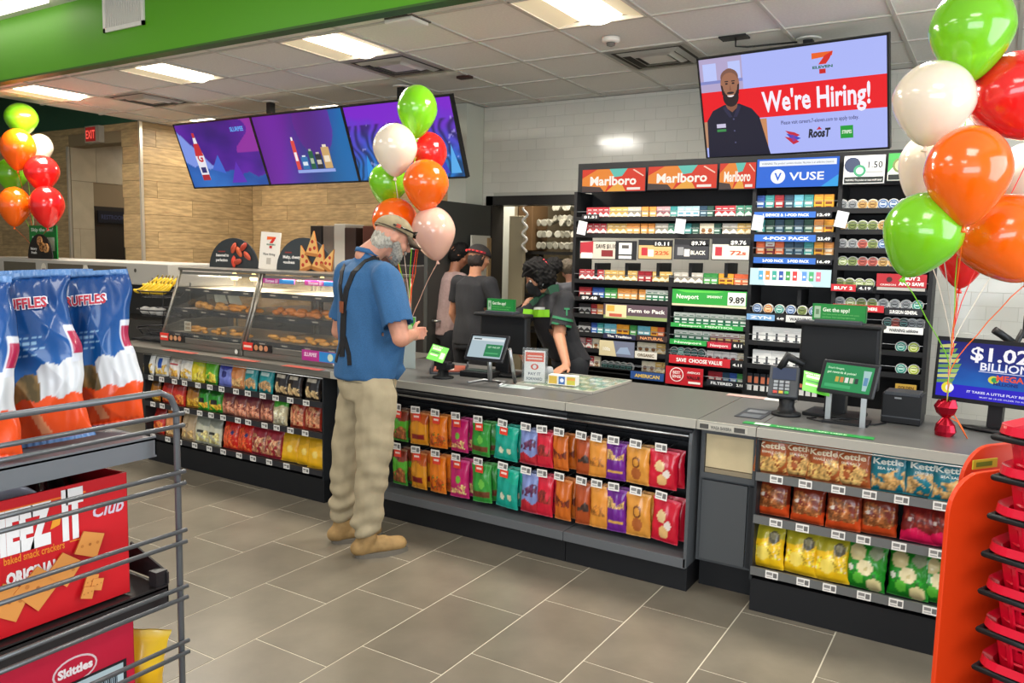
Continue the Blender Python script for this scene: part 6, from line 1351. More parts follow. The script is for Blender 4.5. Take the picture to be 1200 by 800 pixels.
o = thing('plastic_bag', 'white plastic bag inside the open red cracker box', 'bag', (-1.66, .68, .92)); mb = MB(); u = np.linspace(-1, 1, 21); v = np.linspace(0, 1, 13); U, V = np.meshgrid(u, v); Pq = np.stack([.10*np.cos(V*PI-PI/2)*(1+.1*np.sin(9*U)), .17*U, .26*np.sqrt(np.clip(1-U**4, 0, 1))*(1-.25*V**2)*(.2+.8*np.sin(PI*(.12+.76*V)))], -1); mb.grid(Pq, np.zeros(U.shape+(3,))+hx('#c4c0cc')); mb.build('bag', M('poly_bag', None, .25, coat=.5), o, solid=.003)
o = thing('dark_pouch', 'dark maroon snack pouch lying in the open red box', 'snack pouch', (-1.70, .86, 1.0)); mb = MB(); Pq = np.stack([.12*V-.05, .09*U, .15*(1-.4*V)*(1-.3*U**2)+.012*np.sin(9*U+5*V)], -1); mb.grid(Pq, np.zeros(U.shape+(3,))+hx('#3a1014')); mb.build('pouch', M('dark_foil', None, .25, coat=.5), o, solid=.01)
def skit(mb, w, h):
    R_ = w/2; mb.rect(-R_, 0, R_, h, -.0006, '#c41638').flat([(R_*.50+.045*math.cos(2*PI*k/20), h*.80+.028*math.sin(2*PI*k/20)) for k in range(20)], -.001, '#e6c8cc').flat([(R_*.50+.041*math.cos(2*PI*k/20), h*.80+.024*math.sin(2*PI*k/20)) for k in range(20)], -.0014, '#c41638').text('Skittles', R_*.50, h*.775, .024, -.0018, '#f6e8ea', width=.07, bold=.05)
    mb.disc(0, h*.62, .026, -.0014, '#5a2a8a', n=20).disc(-.006, h*.65, .010, -.0018, '#8a5ab8'); mb.text('TASTE', .025, h*.53, .02, -.0014, '#e8a02c', width=.05, shear=.3, bold=.02)
    mb.rect(R_*.34, h*.30, R_*.93, h*.72, -.0014, '#1c1c22').rect(R_*.37, h*.32, R_*.90, h*.70, -.0018, '#b9ccd4'); 
    for k in range(22): x = R_*.48+k*.0042; mb.rect(x, h*.42, x+.0018*(1+(k*7 % 3)*.4), h*.64, -.0022, '#26303a')
    mb.text('0 22000 01552', R_*.66, h*.36, .010, -.0022, '#26303a', width=.06); mb.rect(-R_*.7, h*.5, -R_*.3, h*.52, -.0012, '#8f0c24').rect(-R_*.7, h*.42, -R_*.4, h*.44, -.0012, '#8f0c24')
sidebox('sweets_carton', .45, .945, .56, .838, -1.50, .28, 'red Skittles carton with barcode label on the lower shelf', skit, col='#c41638')
Yb = make_bag('ybig', .15, .22, .07, design('#f0b818', top='#f2c42c', seed=9, patch=[('#f8dc6a', 0, .5, .3)]), 91, 'yellow bag lying behind the red sweets carton', 'snack pouch', name='snack_pouch'); Yb.put((-1.60, .975, .565), rot=(.1, .15, .9))
Yb.put((-1.66, .80, .60), rot=(-.4, .1, 1.2), scale=(1, 1, 1.15), label='yellow bag tip showing above the red sweets carton')

# ============================================================ red hand baskets and orange stand (right)
ORX = M('orange_panel', '#dd3d10', .40)
def panel(name, px, depth_y, lab, z_top, x0, w, rz):
    o = thing(name, lab, 'panel', (x0, depth_y, 0), rz); r = .10
    poly = [(0, 0), (w, 0), (w, z_top)]+[(r-r*math.sin(a), z_top-r+r*math.cos(a)) for a in [PI/2*k/8 for k in range(9)]]
    MB().prism(poly, 0, .012).build('panel', ORX, o, bevel=.002); return o
red = M('basket_red', '#cf0f2c', .32, coat=.25)
def basket():
    root = thing('shopping_basket', 'x', 'basket'); W, D, H = .215, .15, .20; t = .94
    def rim(z, w, d, r=.05, n=6):
        pts = []
        for cx, cy, a0 in ((w-r, d-r, 0), (-w+r, d-r, PI/2), (-w+r, -d+r, PI), (w-r, -d+r, 3*PI/2)):
            for k in range(n+1): a = a0+PI/2*k/n; pts.append((cx+r*math.cos(a), cy+r*math.sin(a), z))
        return pts
    def loft(levels, closed=False):
        V = []; F = []
        for L in levels: V += L
        n = len(levels[0])
        for j in range(len(levels)-1):
            for k in range(n): F.append((j*n+k, j*n+(k+1) % n, (j+1)*n+(k+1) % n, (j+1)*n+k))
        return V, F
    b0 = rim(0, W*.86, D*.84); b1 = rim(.045, W*.885, D*.87)
    V, F = loft([b0, b1]); mb = MB().add(V, F, smooth=False); mb.add([(x, y, .003) for x, y, z in b0], [list(range(len(b0)))]); mb.build('base', red, root, solid=.005)
    V, F = loft([rim(H-.05, W*.97, D*.97), rim(H-.01, W, D), rim(H, W+.014, D+.014), rim(H-.018, W+.016, D+.016)]); MB().add(V, F).build('rim', red, root, solid=.005)
    sl = MB(); a, b = rim(.045, W*.885, D*.87, n=3), rim(H-.05, W*.97, D*.97, n=3)
    def strut(p, q, w_):
        p = Vector(p); q = Vector(q); nrm = Vector((p.x, p.y, 0)).normalized(); e = nrm.cross(Vector((0, 0, 1)))*w_/2; g = nrm*.003
        sl.add([p-e-g, p+e-g, q+e-g, q-e-g, p-e+g, p+e+g, q+e+g, q-e+g], [(3, 2, 1, 0), (4, 5, 6, 7), (0, 1, 5, 4), (1, 2, 6, 5), (2, 3, 7, 6), (3, 0, 4, 7)])
    for s in (-1, 1):
        for k in range(11):
            f = -.8+1.6*k/10; strut((f*W*.885, s*D*.87, .04), (f*W*.97, s*D*.97, H-.045), .011)
        for k in range(7):
            f = -.72+1.44*k/6; strut((s*W*.885, f*D*.87, .04), (s*W*.97, f*D*.97, H-.045), .011)
    for sx in (-1, 1):
        for sy in (-1, 1): strut((sx*(W*.885-.018), sy*(D*.87-.018), .04), (sx*(W*.97-.018), sy*(D*.97-.018), H-.045), .03)
    m1 = [Vector(p) for p in rim(.11, W*.925, D*.925)]; sl.tube([*m1, m1[0]], .004, n=5, smooth=False)
    o = sl.build('ribs', red, root); o['kind'] = 'stuff'
    MB().tube([(-W-.012, -.02, H-.03), (-W-.012, -D-.013, H-.028), (W+.012, -D-.013, H-.028), (W+.012, -.02, H-.03)], .0075, n=8).build('handle', M('handle_black', '#17171a', .5), root)
    MB().tube([(-W-.012, .02, H-.03), (-W-.012, D+.013, H-.028), (W+.012, D+.013, H-.028), (W+.012, .02, H-.03)], .0075, n=8).build('handle', M('handle_black'), root)
    return Proto(root)
bk_ = basket()
_b = at(1303, 600, d=1.82); BX, BYY = _b.x, _b.y
for i in range(12):
    z = .05+i*.0915
    bk_.put((BX+random.uniform(-.004, .004), BYY+random.uniform(-.004, .004), z), 1.16+random.uniform(-.02, .02), label=('topmost red hand basket of the stack at the right' if i == 11 else f'red plastic hand basket, {ORD(10-i)} below the topmost of the right stack'), group='red hand baskets in the right stack')
o = thing('basket_stand', 'low black stand under the stack of red baskets', 'stand', (BX, BYY, 0), 1.16); MB().box((-.2, -.14, 0), (.2, .14, .045)).build('base', M('till_black'), o)
# ============================================================ people
from mathutils.bvhtree import BVHTree
def capsule(mb, p, q, r0, r1, lat=None, flat=1.0, n=12):
    "closed tapered capsule; radius along lat is full, across it times flat"
    p = Vector(p); q = Vector(q); t = (q-p); L = t.length; t = t.normalized() if L > 1e-6 else Vector((0, 0, 1))
    a = Vector(lat) if lat is not None else (Vector((1, 0, 0)) if abs(t.x) < .8 else Vector((0, 1, 0)))
    a = (a-t*a.dot(t)).normalized(); b = t.cross(a)
    V = []; rings = []
    for k in range(4): an = PI/2*(1-k/4); rings.append((p-t*math.sin(an)*r0*(1 if flat == 1 else min(1, flat*1.2)), r0*math.cos(an)))
    rings.append((p, r0)); rings.append((q, r1))
    for k in range(1, 5): an = PI/2*k/4; rings.append((q+t*math.sin(an)*r1*(1 if flat == 1 else min(1, flat*1.2)), r1*math.cos(an)))
    for c, r in rings:
        r = max(r, 1e-4); V += [c+(a*math.cos(2*PI*i/n)+b*math.sin(2*PI*i/n)*flat)*r for i in range(n)]
    F = []; m_ = len(rings)
    for j in range(m_-1):
        for i in range(n): F.append((j*n+i, j*n+(i+1) % n, (j+1)*n+(i+1) % n, (j+1)*n+i))
    F.append(tuple(n-1-i for i in range(n))); F.append(tuple((m_-1)*n+i for i in range(n)))
    mb.add(V, F, smooth=True)
def rings_loft(mb, rs, n=20, pw=2.2):
    "rs: list of (centre, lateral unit, front unit, rx, ry)"
    V = []; F = []
    for c, a, b, rx, ry in rs:
        c = Vector(c)
        for i in range(n):
            th = 2*PI*i/n; cx, sx = math.cos(th), math.sin(th); V.append(c+Vector(a)*rx*math.copysign(abs(cx)**(2/pw), cx)+Vector(b)*ry*math.copysign(abs(sx)**(2/pw), sx))
    for j in range(len(rs)-1):
        for i in range(n): F.append((j*n+i, j*n+(i+1) % n, (j+1)*n+(i+1) % n, (j+1)*n+i))
    F.append(tuple(n-1-i for i in range(n))); F.append(tuple((len(rs)-1)*n+i for i in range(n)))
    mb.add(V, F, smooth=True)
def fuse(mb, name, mat_, parent, vox=.009, sm=4, disp=None, cut=None, colfn=None):
    "voxel-fuse overlapping closed shapes into one continuous skin"
    me = bpy.data.meshes.new('tmp'); me.from_pydata(mb.v, [], mb.f); o = bpy.data.objects.new('tmp', me); C.objects.link(o)
    md = o.modifiers.new('r', 'REMESH'); md.mode = 'VOXEL'; md.voxel_size = vox
    if sm: s_ = o.modifiers.new('s', 'SMOOTH'); s_.iterations = sm; s_.factor = .5
    dg = bpy.context.evaluated_depsgraph_get(); me2 = bpy.data.meshes.new_from_object(o.evaluated_get(dg)); bpy.data.objects.remove(o)
    me2.name = name; me2.polygons.foreach_set('use_smooth', [True]*len(me2.polygons))
    nv = len(me2.vertices); co = np.zeros(nv*3); me2.vertices.foreach_get('co', co); co = co.reshape(-1, 3)
    if disp:
        no = np.zeros(nv*3); me2.vertices.foreach_get('normal', no); no = no.reshape(-1, 3); co = co+no*disp(co)[:, None]; me2.vertices.foreach_set('co', co.ravel())
    if cut:
        import bmesh
        bm = bmesh.new(); bm.from_mesh(me2); bm.verts.ensure_lookup_table()
        kill = [v for v in bm.verts if cut(v.co)]; bmesh.ops.delete(bm, geom=kill, context='VERTS'); bm.to_mesh(me2); bm.free()
        nv = len(me2.vertices); co = np.zeros(nv*3); me2.vertices.foreach_get('co', co); co = co.reshape(-1, 3)
    if colfn:
        cl = np.clip(colfn(co), 0, 1); cl = np.where(cl <= .04045, cl/12.92, ((cl+.055)/1.055)**2.4)
        a = me2.color_attributes.new('Col', 'FLOAT_COLOR', 'POINT'); a.data.foreach_set('color', np.concatenate([cl, np.ones((nv, 1))], 1).ravel())
    me2.materials.clear(); me2.materials.append(mat_); me2.update()
    r = bpy.data.objects.new(name, me2); C.objects.link(r); r.parent = parent
    if parent: r.matrix_parent_inverse = parent.matrix_basis.inverted()
    return r
def folds(seed, amp, dirv, f1=16, f2=30):
    d = Vector(dirv).normalized(); rs = np.random.RandomState(seed); ph = rs.rand(6)*6.28
    def D(co):
        s = co @ np.array(d); t = co[:, 0]*3+co[:, 1]*2.2
        w = np.sin(f1*s+2.2*np.sin(5*t+ph[0])+ph[1]); w2 = np.sin(f2*s+3*np.sin(4*t+ph[2])+ph[3]+co[:, 2]*5)
        return amp*(np.abs(w)**1.5*np.sign(w)*.6+.4*w2*np.sin(3*t+co[:, 2]*6+ph[4]))
    return D
def wfuse(*a, **k): return fuse(*a, **k)
SK1 = M('skin_fair', '#c98f76', .5, noise_=(30, .08)); SK1.node_tree.nodes['Principled BSDF'].inputs['Subsurface Weight'].default_value = .1
SK2 = M('skin_tan', '#b07a5c', .5, noise_=(30, .08)); SK3 = M('skin_brown', '#8a5a42', .5, noise_=(30, .08))
def hand(mb, wrist, dirv, side, curl=.5, s=1.0, palmn=None):
    "wrist point, pointing direction, sideways unit (towards the thumb), curl amount"
    d = Vector(dirv).normalized(); sd = Vector(side); sd = (sd-d*sd.dot(d)).normalized(); nrm = Vector(palmn) if palmn is not None else d.cross(sd); w_ = Vector(wrist)
    capsule(mb, w_, w_+d*.035*s, .026*s, .030*s, sd, .62); capsule(mb, w_+d*.03*s, w_+d*.075*s, .036*s, .040*s, sd, .42)
    for k, (o_, L) in enumerate(((.030, .068), (.011, .078), (-.009, .072), (-.028, .056))):
        p = w_+d*.085*s+sd*o_*s; a = 0; 
        for q, f in enumerate((.45, .32, .23)):
            a += curl*(.5+.35*q); e = p+(d*math.cos(a)+nrm*math.sin(a)+sd*o_*1.5*(1-curl))*L*f*s; capsule(mb, p, e, (.0098-.001*q)*s, (.0092-.001*q)*s, n=8); p = e
    p = w_+d*.025*s+sd*.028*s; e = p+(d*.6+sd*.75+nrm*.15).normalized()*.036*s; capsule(mb, p, e, .014*s, .0115*s, n=8); capsule(mb, e, e+(d*.85+sd*.3+nrm*.3).normalized()*.03*s, .0112*s, .009*s, n=8)
def head(mb, c, f, up, s=1.0):
    "c skull centre, f facing unit, up unit"
    f = Vector(f).normalized(); up = Vector(up); up = (up-f*up.dot(f)).normalized(); r = f.cross(up); c = Vector(c)
    P_ = lambda a, b, z: c+r*a*s+f*b*s+up*z*s
    capsule(mb, P_(0, -.022, .02), P_(0, .015, .022), .082*s, .076*s, r, 1.1); capsule(mb, P_(0, .02, -.03), P_(0, .035, -.075), .062*s, .040*s, r, .9)
    capsule(mb, P_(0, .055, -.085), P_(0, .062, -.092), .022*s, .018*s, r); capsule(mb, P_(0, .082, .018), P_(0, .110, -.022), .009*s, .0145*s, r, n=8); capsule(mb, P_(-.012, .098, -.026), P_(.012, .098, -.026), .009*s, .009*s, n=8)
    capsule(mb, P_(-.032, .078, .034), P_(.032, .078, .034), .010*s, .010*s, n=8); capsule(mb, P_(-.018, .083, -.052), P_(.018, .083, -.052), .008*s, .008*s, n=8); capsule(mb, P_(-.014, .080, -.064), P_(.014, .080, -.064), .008*s, .008*s, n=8)
    for q in (-1, 1):
        capsule(mb, P_(q*.076, -.008, .012), P_(q*.080, -.016, -.022), .014*s, .009*s, f, .45, n=10); capsule(mb, P_(q*.04, .055, -.022), P_(q*.035, .06, -.03), .025*s, .022*s)
    return P_
def eyes(parent, P_, s=1.0):
    for q in (-1, 1):
        e = thing('eye', None, None); e.parent = parent; mb = MB(); c = P_(q*.032, .074, .010)
        mb.lathe([(.0005, -.0115), (.008, -.008), (.0115, 0), (.008, .008), (.0005, .0115)], 12, '#e6ddd4', T=Matrix.Translation(c)); c2 = P_(q*.032, .0825, .010); mb.lathe([(.0005, -.005), (.0045, -.002), (.0045, .002), (.0005, .005)], 10, '#2a1c16', T=Matrix.Translation(c2))
        C.objects.unlink(e); bpy.data.objects.remove(e); o = mb.build('eye', PRINT()); o.parent = parent; o.matrix_parent_inverse = parent.matrix_basis.inverted()
def kid(mb, name, mat_, par, **k): o = mb.build(name, mat_, **k); o.parent = par; o.matrix_parent_inverse = par.matrix_basis.inverted(); return o
def bvh_of(o):
    return BVHTree.FromPolygons([tuple(v.co) for v in o.data.vertices], [tuple(p.vertices) for p in o.data.polygons])
EYEV = Vector((0, 0, EYE))
def on_surf(px, py, bvh, off=.004, fb=4.3):
    d = ((px-600)/FPX*CR-(py-400)/FPX*CU+CF).normalized(); hit = bvh.ray_cast(EYEV, d)
    return (hit[0]+hit[1]*off, hit[1]) if hit[0] is not None else (EYEV+d*fb, -d)
def strap(mb, pts, bvh, w_, col=None, off=.004):
    out = []
    for i in range(len(pts)-1):
        for k in range(6): t = k/6; out.append(on_surf(pts[i][0]+(pts[i+1][0]-pts[i][0])*t, pts[i][1]+(pts[i+1][1]-pts[i][1])*t, bvh, off))
    out.append(on_surf(*pts[-1], bvh, off)); V = []; F = []
    for i, (p, nn) in enumerate(out):
        a = out[max(0, i-1)][0]; b = out[min(len(out)-1, i+1)][0]; t = (b-a).normalized(); e = t.cross(nn).normalized()*w_/2; V += [p-e, p+e, p+e-nn*.006, p-e-nn*.006]
    for i in range(len(out)-1):
        for k in range(4): F.append((i*4+k, i*4+(k+1) % 4, i*4+4+(k+1) % 4, i*4+4+k))
    mb.add(V, [f[::-1] for f in F], col, smooth=False)

# ------------------------------------------------ customer in blue shirt
def customer():
    D = 4.27; A = lambda x, y, dd=0: at(x, y, d=D+dd)
    F_ = Vector((.5, .866, 0)); R_ = Vector((.866, -.5, 0)); Z = Vector((0, 0, 1))
    root = thing('person', 'person in blue shirt, black suspenders, khaki trousers and cap standing at counter', 'person', (-2.92, 3.22, 0))
    nb = A(430, 300, .02); hc = A(460, 279, .02); fdir = (F_*.88+Z*-.38+R_*-.05).normalized(); up = (Z*.9+F_*.35)
    sR, eR, hR = A(452, 327, -.19), A(470, 396, -.25), A(484, 392, .02); sL, eL, hL = A(410, 320, .2), A(398, 388, .33), A(440, 402, .5)
    kR, aR = A(438, 535, -.10), A(430, 611, -.05); kL, aL = A(408, 530, .12), A(402, 592, .15)
    hpR, hpL = A(441, 462, -.09), A(421, 456, .10)
    b = MB()
    rings_loft(b, [(A(431, 455), R_, F_, .15, .12), (A(432, 432), R_, F_, .175, .145), (A(435, 400), R_, F_, .175, .155), (A(434, 360), R_, F_, .18, .145), (A(431, 330), R_, F_, .185, .125), (A(430, 312), R_, F_, .11, .09)])
    capsule(b, nb, hc-Vector(fdir)*.03-up*.03, .066, .060)
    P_ = head(b, hc, fdir, up, 1.02)
    for s_, e_, h_ in ((sR, eR, hR), (sL, eL, hL)): capsule(b, s_, e_, .06, .047); capsule(b, e_, h_, .048, .030)
    hand(b, hR, (hR-eR), Z, .7); hand(b, hL, (hL-eL), Z, .7)
    for hp, k_, a_ in ((hpR, kR, aR), (hpL, kL, aL)): capsule(b, hp, k_, .095, .06); capsule(b, k_, a_, .06, .042); ft = Vector((a_.x, a_.y, .05)); capsule(b, a_, ft, .042, .04); capsule(b, ft, ft+F_*.15, .04, .032)
    fuse(b, 'body', SK1, root, .0075, 3); eyes(root, P_)
    # shirt
    def tc(v):
        a, c = A(432, 425), A(431, 335); q = (v.z-a.z)/(c.z-a.z); return a.lerp(c, q)
    s = MB()
    rings_loft(s, [(A(430, 441), R_, F_, .178, .165), (A(432, 425), R_, F_, .188, .172), (A(436, 400), R_, F_, .186, .178), (A(434, 365), R_, F_, .198, .172), (A(430, 335), R_, F_, .20, .158), (A(429, 318), R_, F_, .178, .128), (A(431, 306), R_, F_, .09, .075)])
    capsule(s, sR+Z*.0, eR+(sR-eR)*.20, .085, .082, R_); capsule(s, sL, eL+(sL-eL)*.22, .083, .072, R_); capsule(s, A(430, 316, 0), sR+Z*.015, .075, .07); capsule(s, A(430, 314, 0), sL+Z*.01, .075, .07)
    capsule(s, nb+Z*-.012, nb+Z*.012+F_*.01, .073, .073)
    blue = M('shirt_blue', '#2f5c88', .85, noise_=(260, .18), bump=(400, .1))
    zc_ = nb+Vector((0, 0, .028))
    sh = fuse(s, 'shirt', blue, root, .009, 4, disp=folds(4, .011, R_*.7+Z*.5-F_*.3, 20, 34), cut=lambda v: (v-zc_).dot(up.normalized()) > 0 or any((v-e-(s_-e)*f).dot((e-s_).normalized()) > 0 and (v-e).length < .14 and not (abs((v-tc(v)).dot(R_)) < .193 and abs((v-tc(v)).dot(F_)) < .18) for s_, e, f in ((sR, eR, .2), (sL, eL, .22))))
    sh.modifiers.new('solidify', 'SOLIDIFY').thickness = .004
    bv = bvh_of(sh)
    # shirt tail waving at the front hem
    tl = MB(); tl.add([A(448, 425, -.12), A(470, 423, -.02), A(475, 433, 0), A(466, 445, -.05), A(452, 437, -.14)], [(0, 1, 2, 3, 4)], smooth=True); kid(tl, 'shirt_tail', blue, root, solid=.008)
    cl = MB(); 
    ring = [nb+Vector((0, 0, .012))+(R_*math.cos(a)*.070+F_*math.sin(a)*.068)+up.normalized()*(.022-.018*math.sin(a)) for a in [2*PI*k/16 for k in range(17)]]; V = []; 
    for p in ring: V += [p, p+(p-nb).normalized()*.012-Z*.03]
    cl.add(V, [(2*i, 2*i+1, 2*i+3, 2*i+2) for i in range(16)], smooth=True); kid(cl, 'collar', blue, root, solid=.006)
    sp = MB(); strap(sp, [(402, 312), (399, 335), (402, 362)], bv, .036); strap(sp, [(444, 301), (428, 306), (414, 320), (406, 340), (403, 364)], bv, .036); strap(sp, [(403, 362), (402, 390), (401, 418)], bv, .062); strap(sp, [(402, 395), (397, 412), (394, 424)], bv, .035); strap(sp, [(404, 395), (409, 415), (410, 428)], bv, .03)
    kid(sp, 'suspenders', M('suspender_black', '#141519', .7), root)
    lp = MB(); strap(lp, [(402, 353), (402, 366)], bv, .042, off=.012); kid(lp, 'leather_patch', M('leather', '#8a4a2c', .6), root)
    # trousers
    t = MB()
    rings_loft(t, [(A(431, 465), R_, F_, .155, .14), (A(431, 448), R_, F_, .172, .155), (A(431, 428), R_, F_, .17, .155), (A(431, 420), R_, F_, .165, .15)])
    for hp, k_, a_, q in ((hpR, kR, aR, 1), (hpL, kL, aL, .95)):
        m_ = k_+(hp-k_)*.5; capsule(t, hp, m_, .120, .106, R_, .95); capsule(t, m_, k_, .108, .094); c_ = k_+(a_-k_)*.55; capsule(t, k_, c_, .094, .082); capsule(t, c_, a_-Z*.012, .082, .080*q)
    kh = M('trousers_khaki', '#a5977a', .85, noise_=(14, .10), bump=(200, .08))
    def dt(co):
        z = co[:, 2]; low = np.clip((.55-z)/.45, 0, 1); ph_ = co[:, 0]*9+co[:, 1]*6
        return .007*np.sin(z*75+4*np.sin(ph_*1.3))*(.3+low*1.5)*(.6+.4*np.sin(ph_*.8+z*11))+.007*np.sin(z*30+ph_*3.2)*(.6+.4*low)
    fuse(t, 'trousers', kh, root, .009, 3, disp=dt, cut=lambda v: v.z < .075)
    pk = MB(); bt = bvh_of(root.children[-1]); strap(pk, [(459, 437), (462, 452), (466, 462)], bt, .004, off=.002); strap(pk, [(402, 446), (424, 449)], bt, .003, off=.001); kid(pk, 'pocket_seam', M('seam', '#5c5340', .8), root)
    # boots
    for a_, nm in ((aR, 0), (aL, 1)):
        g = Vector((a_.x, a_.y, 0)); bo_ = MB(); capsule(bo_, g+Z*.10, g+Z*.055-F_*.02, .056, .052, R_); capsule(bo_, g+Z*.052-F_*.045, g+Z*.055+F_*.09, .046, .050, R_, .95); capsule(bo_, g+Z*.050+F_*.08, g+Z*.045+F_*.175, .052, .050, R_, .82)
        bt_ = fuse(bo_, 'boot', M('boot_tan', '#97784a', .75, noise_=(25, .18)), root, .008, 3, cut=lambda v: v.z < .018)
        so = MB(); pts = []
        for k in range(24):
            an = 2*PI*k/24; l = .168 if math.cos(an) > 0 else .13; wv = .060 if math.cos(an) > -.2 else .052; pts.append(g+F_*(.065+l*math.cos(an))+R_*wv*math.sin(an))
        so.add([Vector((p.x, p.y, 0)) for p in pts]+[Vector((p.x, p.y, .026)) for p in pts], [tuple(range(23, -1, -1)), tuple(range(24, 48))]+[(i, (i+1) % 24, 24+(i+1) % 24, 24+i) for i in range(24)]); kid(so, 'sole', M('boot_sole', '#6a6358', .8), root)
    # hair, beard, cap, sunglasses
    h = MB(); capsule(h, P_(0, -.032, -.012), P_(0, -.02, .02), .074, .082); capsule(h, P_(0, -.055, -.045), P_(0, -.045, -.02), .055, .062)
    nz = lambda am, f: (lambda co: am*np.sin(co[:, 0]*f+3*np.sin(co[:, 2]*f*.7))*np.sin(co[:, 1]*f*1.1+co[:, 2]*f*.6))
    fuse(h, 'hair', M('hair_grey', '#a8a294', .8, noise_=(120, .35, (1, 1, .3))), root, .007, 2, disp=nz(.003, 180), cut=lambda v: (v-P_(0, .012, 0)).dot(fdir) > .0)
    h = MB(); capsule(h, P_(0, .04, -.072), P_(0, .060, -.100), .044, .030); 
    for q in (-1, 1): capsule(h, P_(q*.055, .01, -.03), P_(q*.035, .05, -.08), .024, .030)
    capsule(h, P_(-.02, .092, -.046), P_(.02, .092, -.046), .010, .010)
    fuse(h, 'beard', M('beard_grey', '#8f8a80', .85, noise_=(120, .35)), root, .006, 2, disp=nz(.004, 200))
    capm = M('cap_khaki', '#8d7f62', .85, noise_=(20, .2)); h = MB(); n = 24; V = []; Fc = []
    for j in range(8):
        an = PI/2*j/7; rr = math.cos(an)*.100+.0005; zz = .030+math.sin(an)*.088
        for i in range(n): th = 2*PI*i/n; V.append(P_(math.cos(th)*rr*.93, math.sin(th)*rr*1.08-.008-.012*(j/7), zz+(.006 if j < 6 else 0)*math.sin(th)))
    for j in range(7):
        for i in range(n): Fc.append((j*n+i, j*n+(i+1) % n, (j+1)*n+(i+1) % n, (j+1)*n+i))
    h.add(V, Fc, smooth=True); kid(h, 'cap', capm, root, solid=.006, subsurf=1)
    h = MB(); V = []
    for j in range(5):
        for i in range(13):
            th = PI*(.12+.76*i/12); rr = 1+.0*j; l = j/4; V.append(P_(math.cos(th)*.090*(1-.12*l), math.sin(th)*.098+l*.075*math.sin(th)**.8, .034-.020*l-.010*math.cos(th)**2*4*l*.4))
    h.add(V, [(j*13+i, j*13+i+1, (j+1)*13+i+1, (j+1)*13+i) for j in range(4) for i in range(12)], smooth=True); kid(h, 'cap_brim', M('cap_brim', '#4c4030', .8), root, solid=.005)
    h = MB(); h.tube([P_(.094, -.06, .052), P_(.098, .0, .056), P_(.086, .07, .060)], .0035, n=6); h.tube([P_(-.094, -.06, .052), P_(-.098, .0, .056), P_(-.086, .07, .060)], .0035, n=6)
    for q in (-1, 1):
        pts = [P_(q*.040+.030*math.cos(a), .105-.35*abs(q*.040+.030*math.cos(a))**1.5*0-.02*abs(math.cos(a)), .064+.020*math.sin(a)) for a in [2*PI*k/12 for k in range(12)]]; h.add(pts, [tuple(range(12))])
    h.box((-.001, 0, 0), (.001, .001, .001), T=Matrix.Translation(P_(0, .105, .066))); kid(h, 'sunglasses', M('shades', '#15100e', .15), root, solid=.003)
    h = MB(); h.add([P_(.097, -.045, .045), P_(.100, -.02, .047), P_(.100, -.02, .066), P_(.097, -.045, .064)], [(0, 1, 2, 3)]); kid(h, 'cap_patch', M('cap_patch', '#b8482c', .6), root, solid=.003)
    h = MB(); h.tube([P_(.095*math.cos(a), .103*math.sin(a)-.012, .036) for a in [2*PI*k/20 for k in range(21)]], .004, n=5); kid(h, 'cap_band', M('seam2', '#3a2c20', .8), root)
customer()

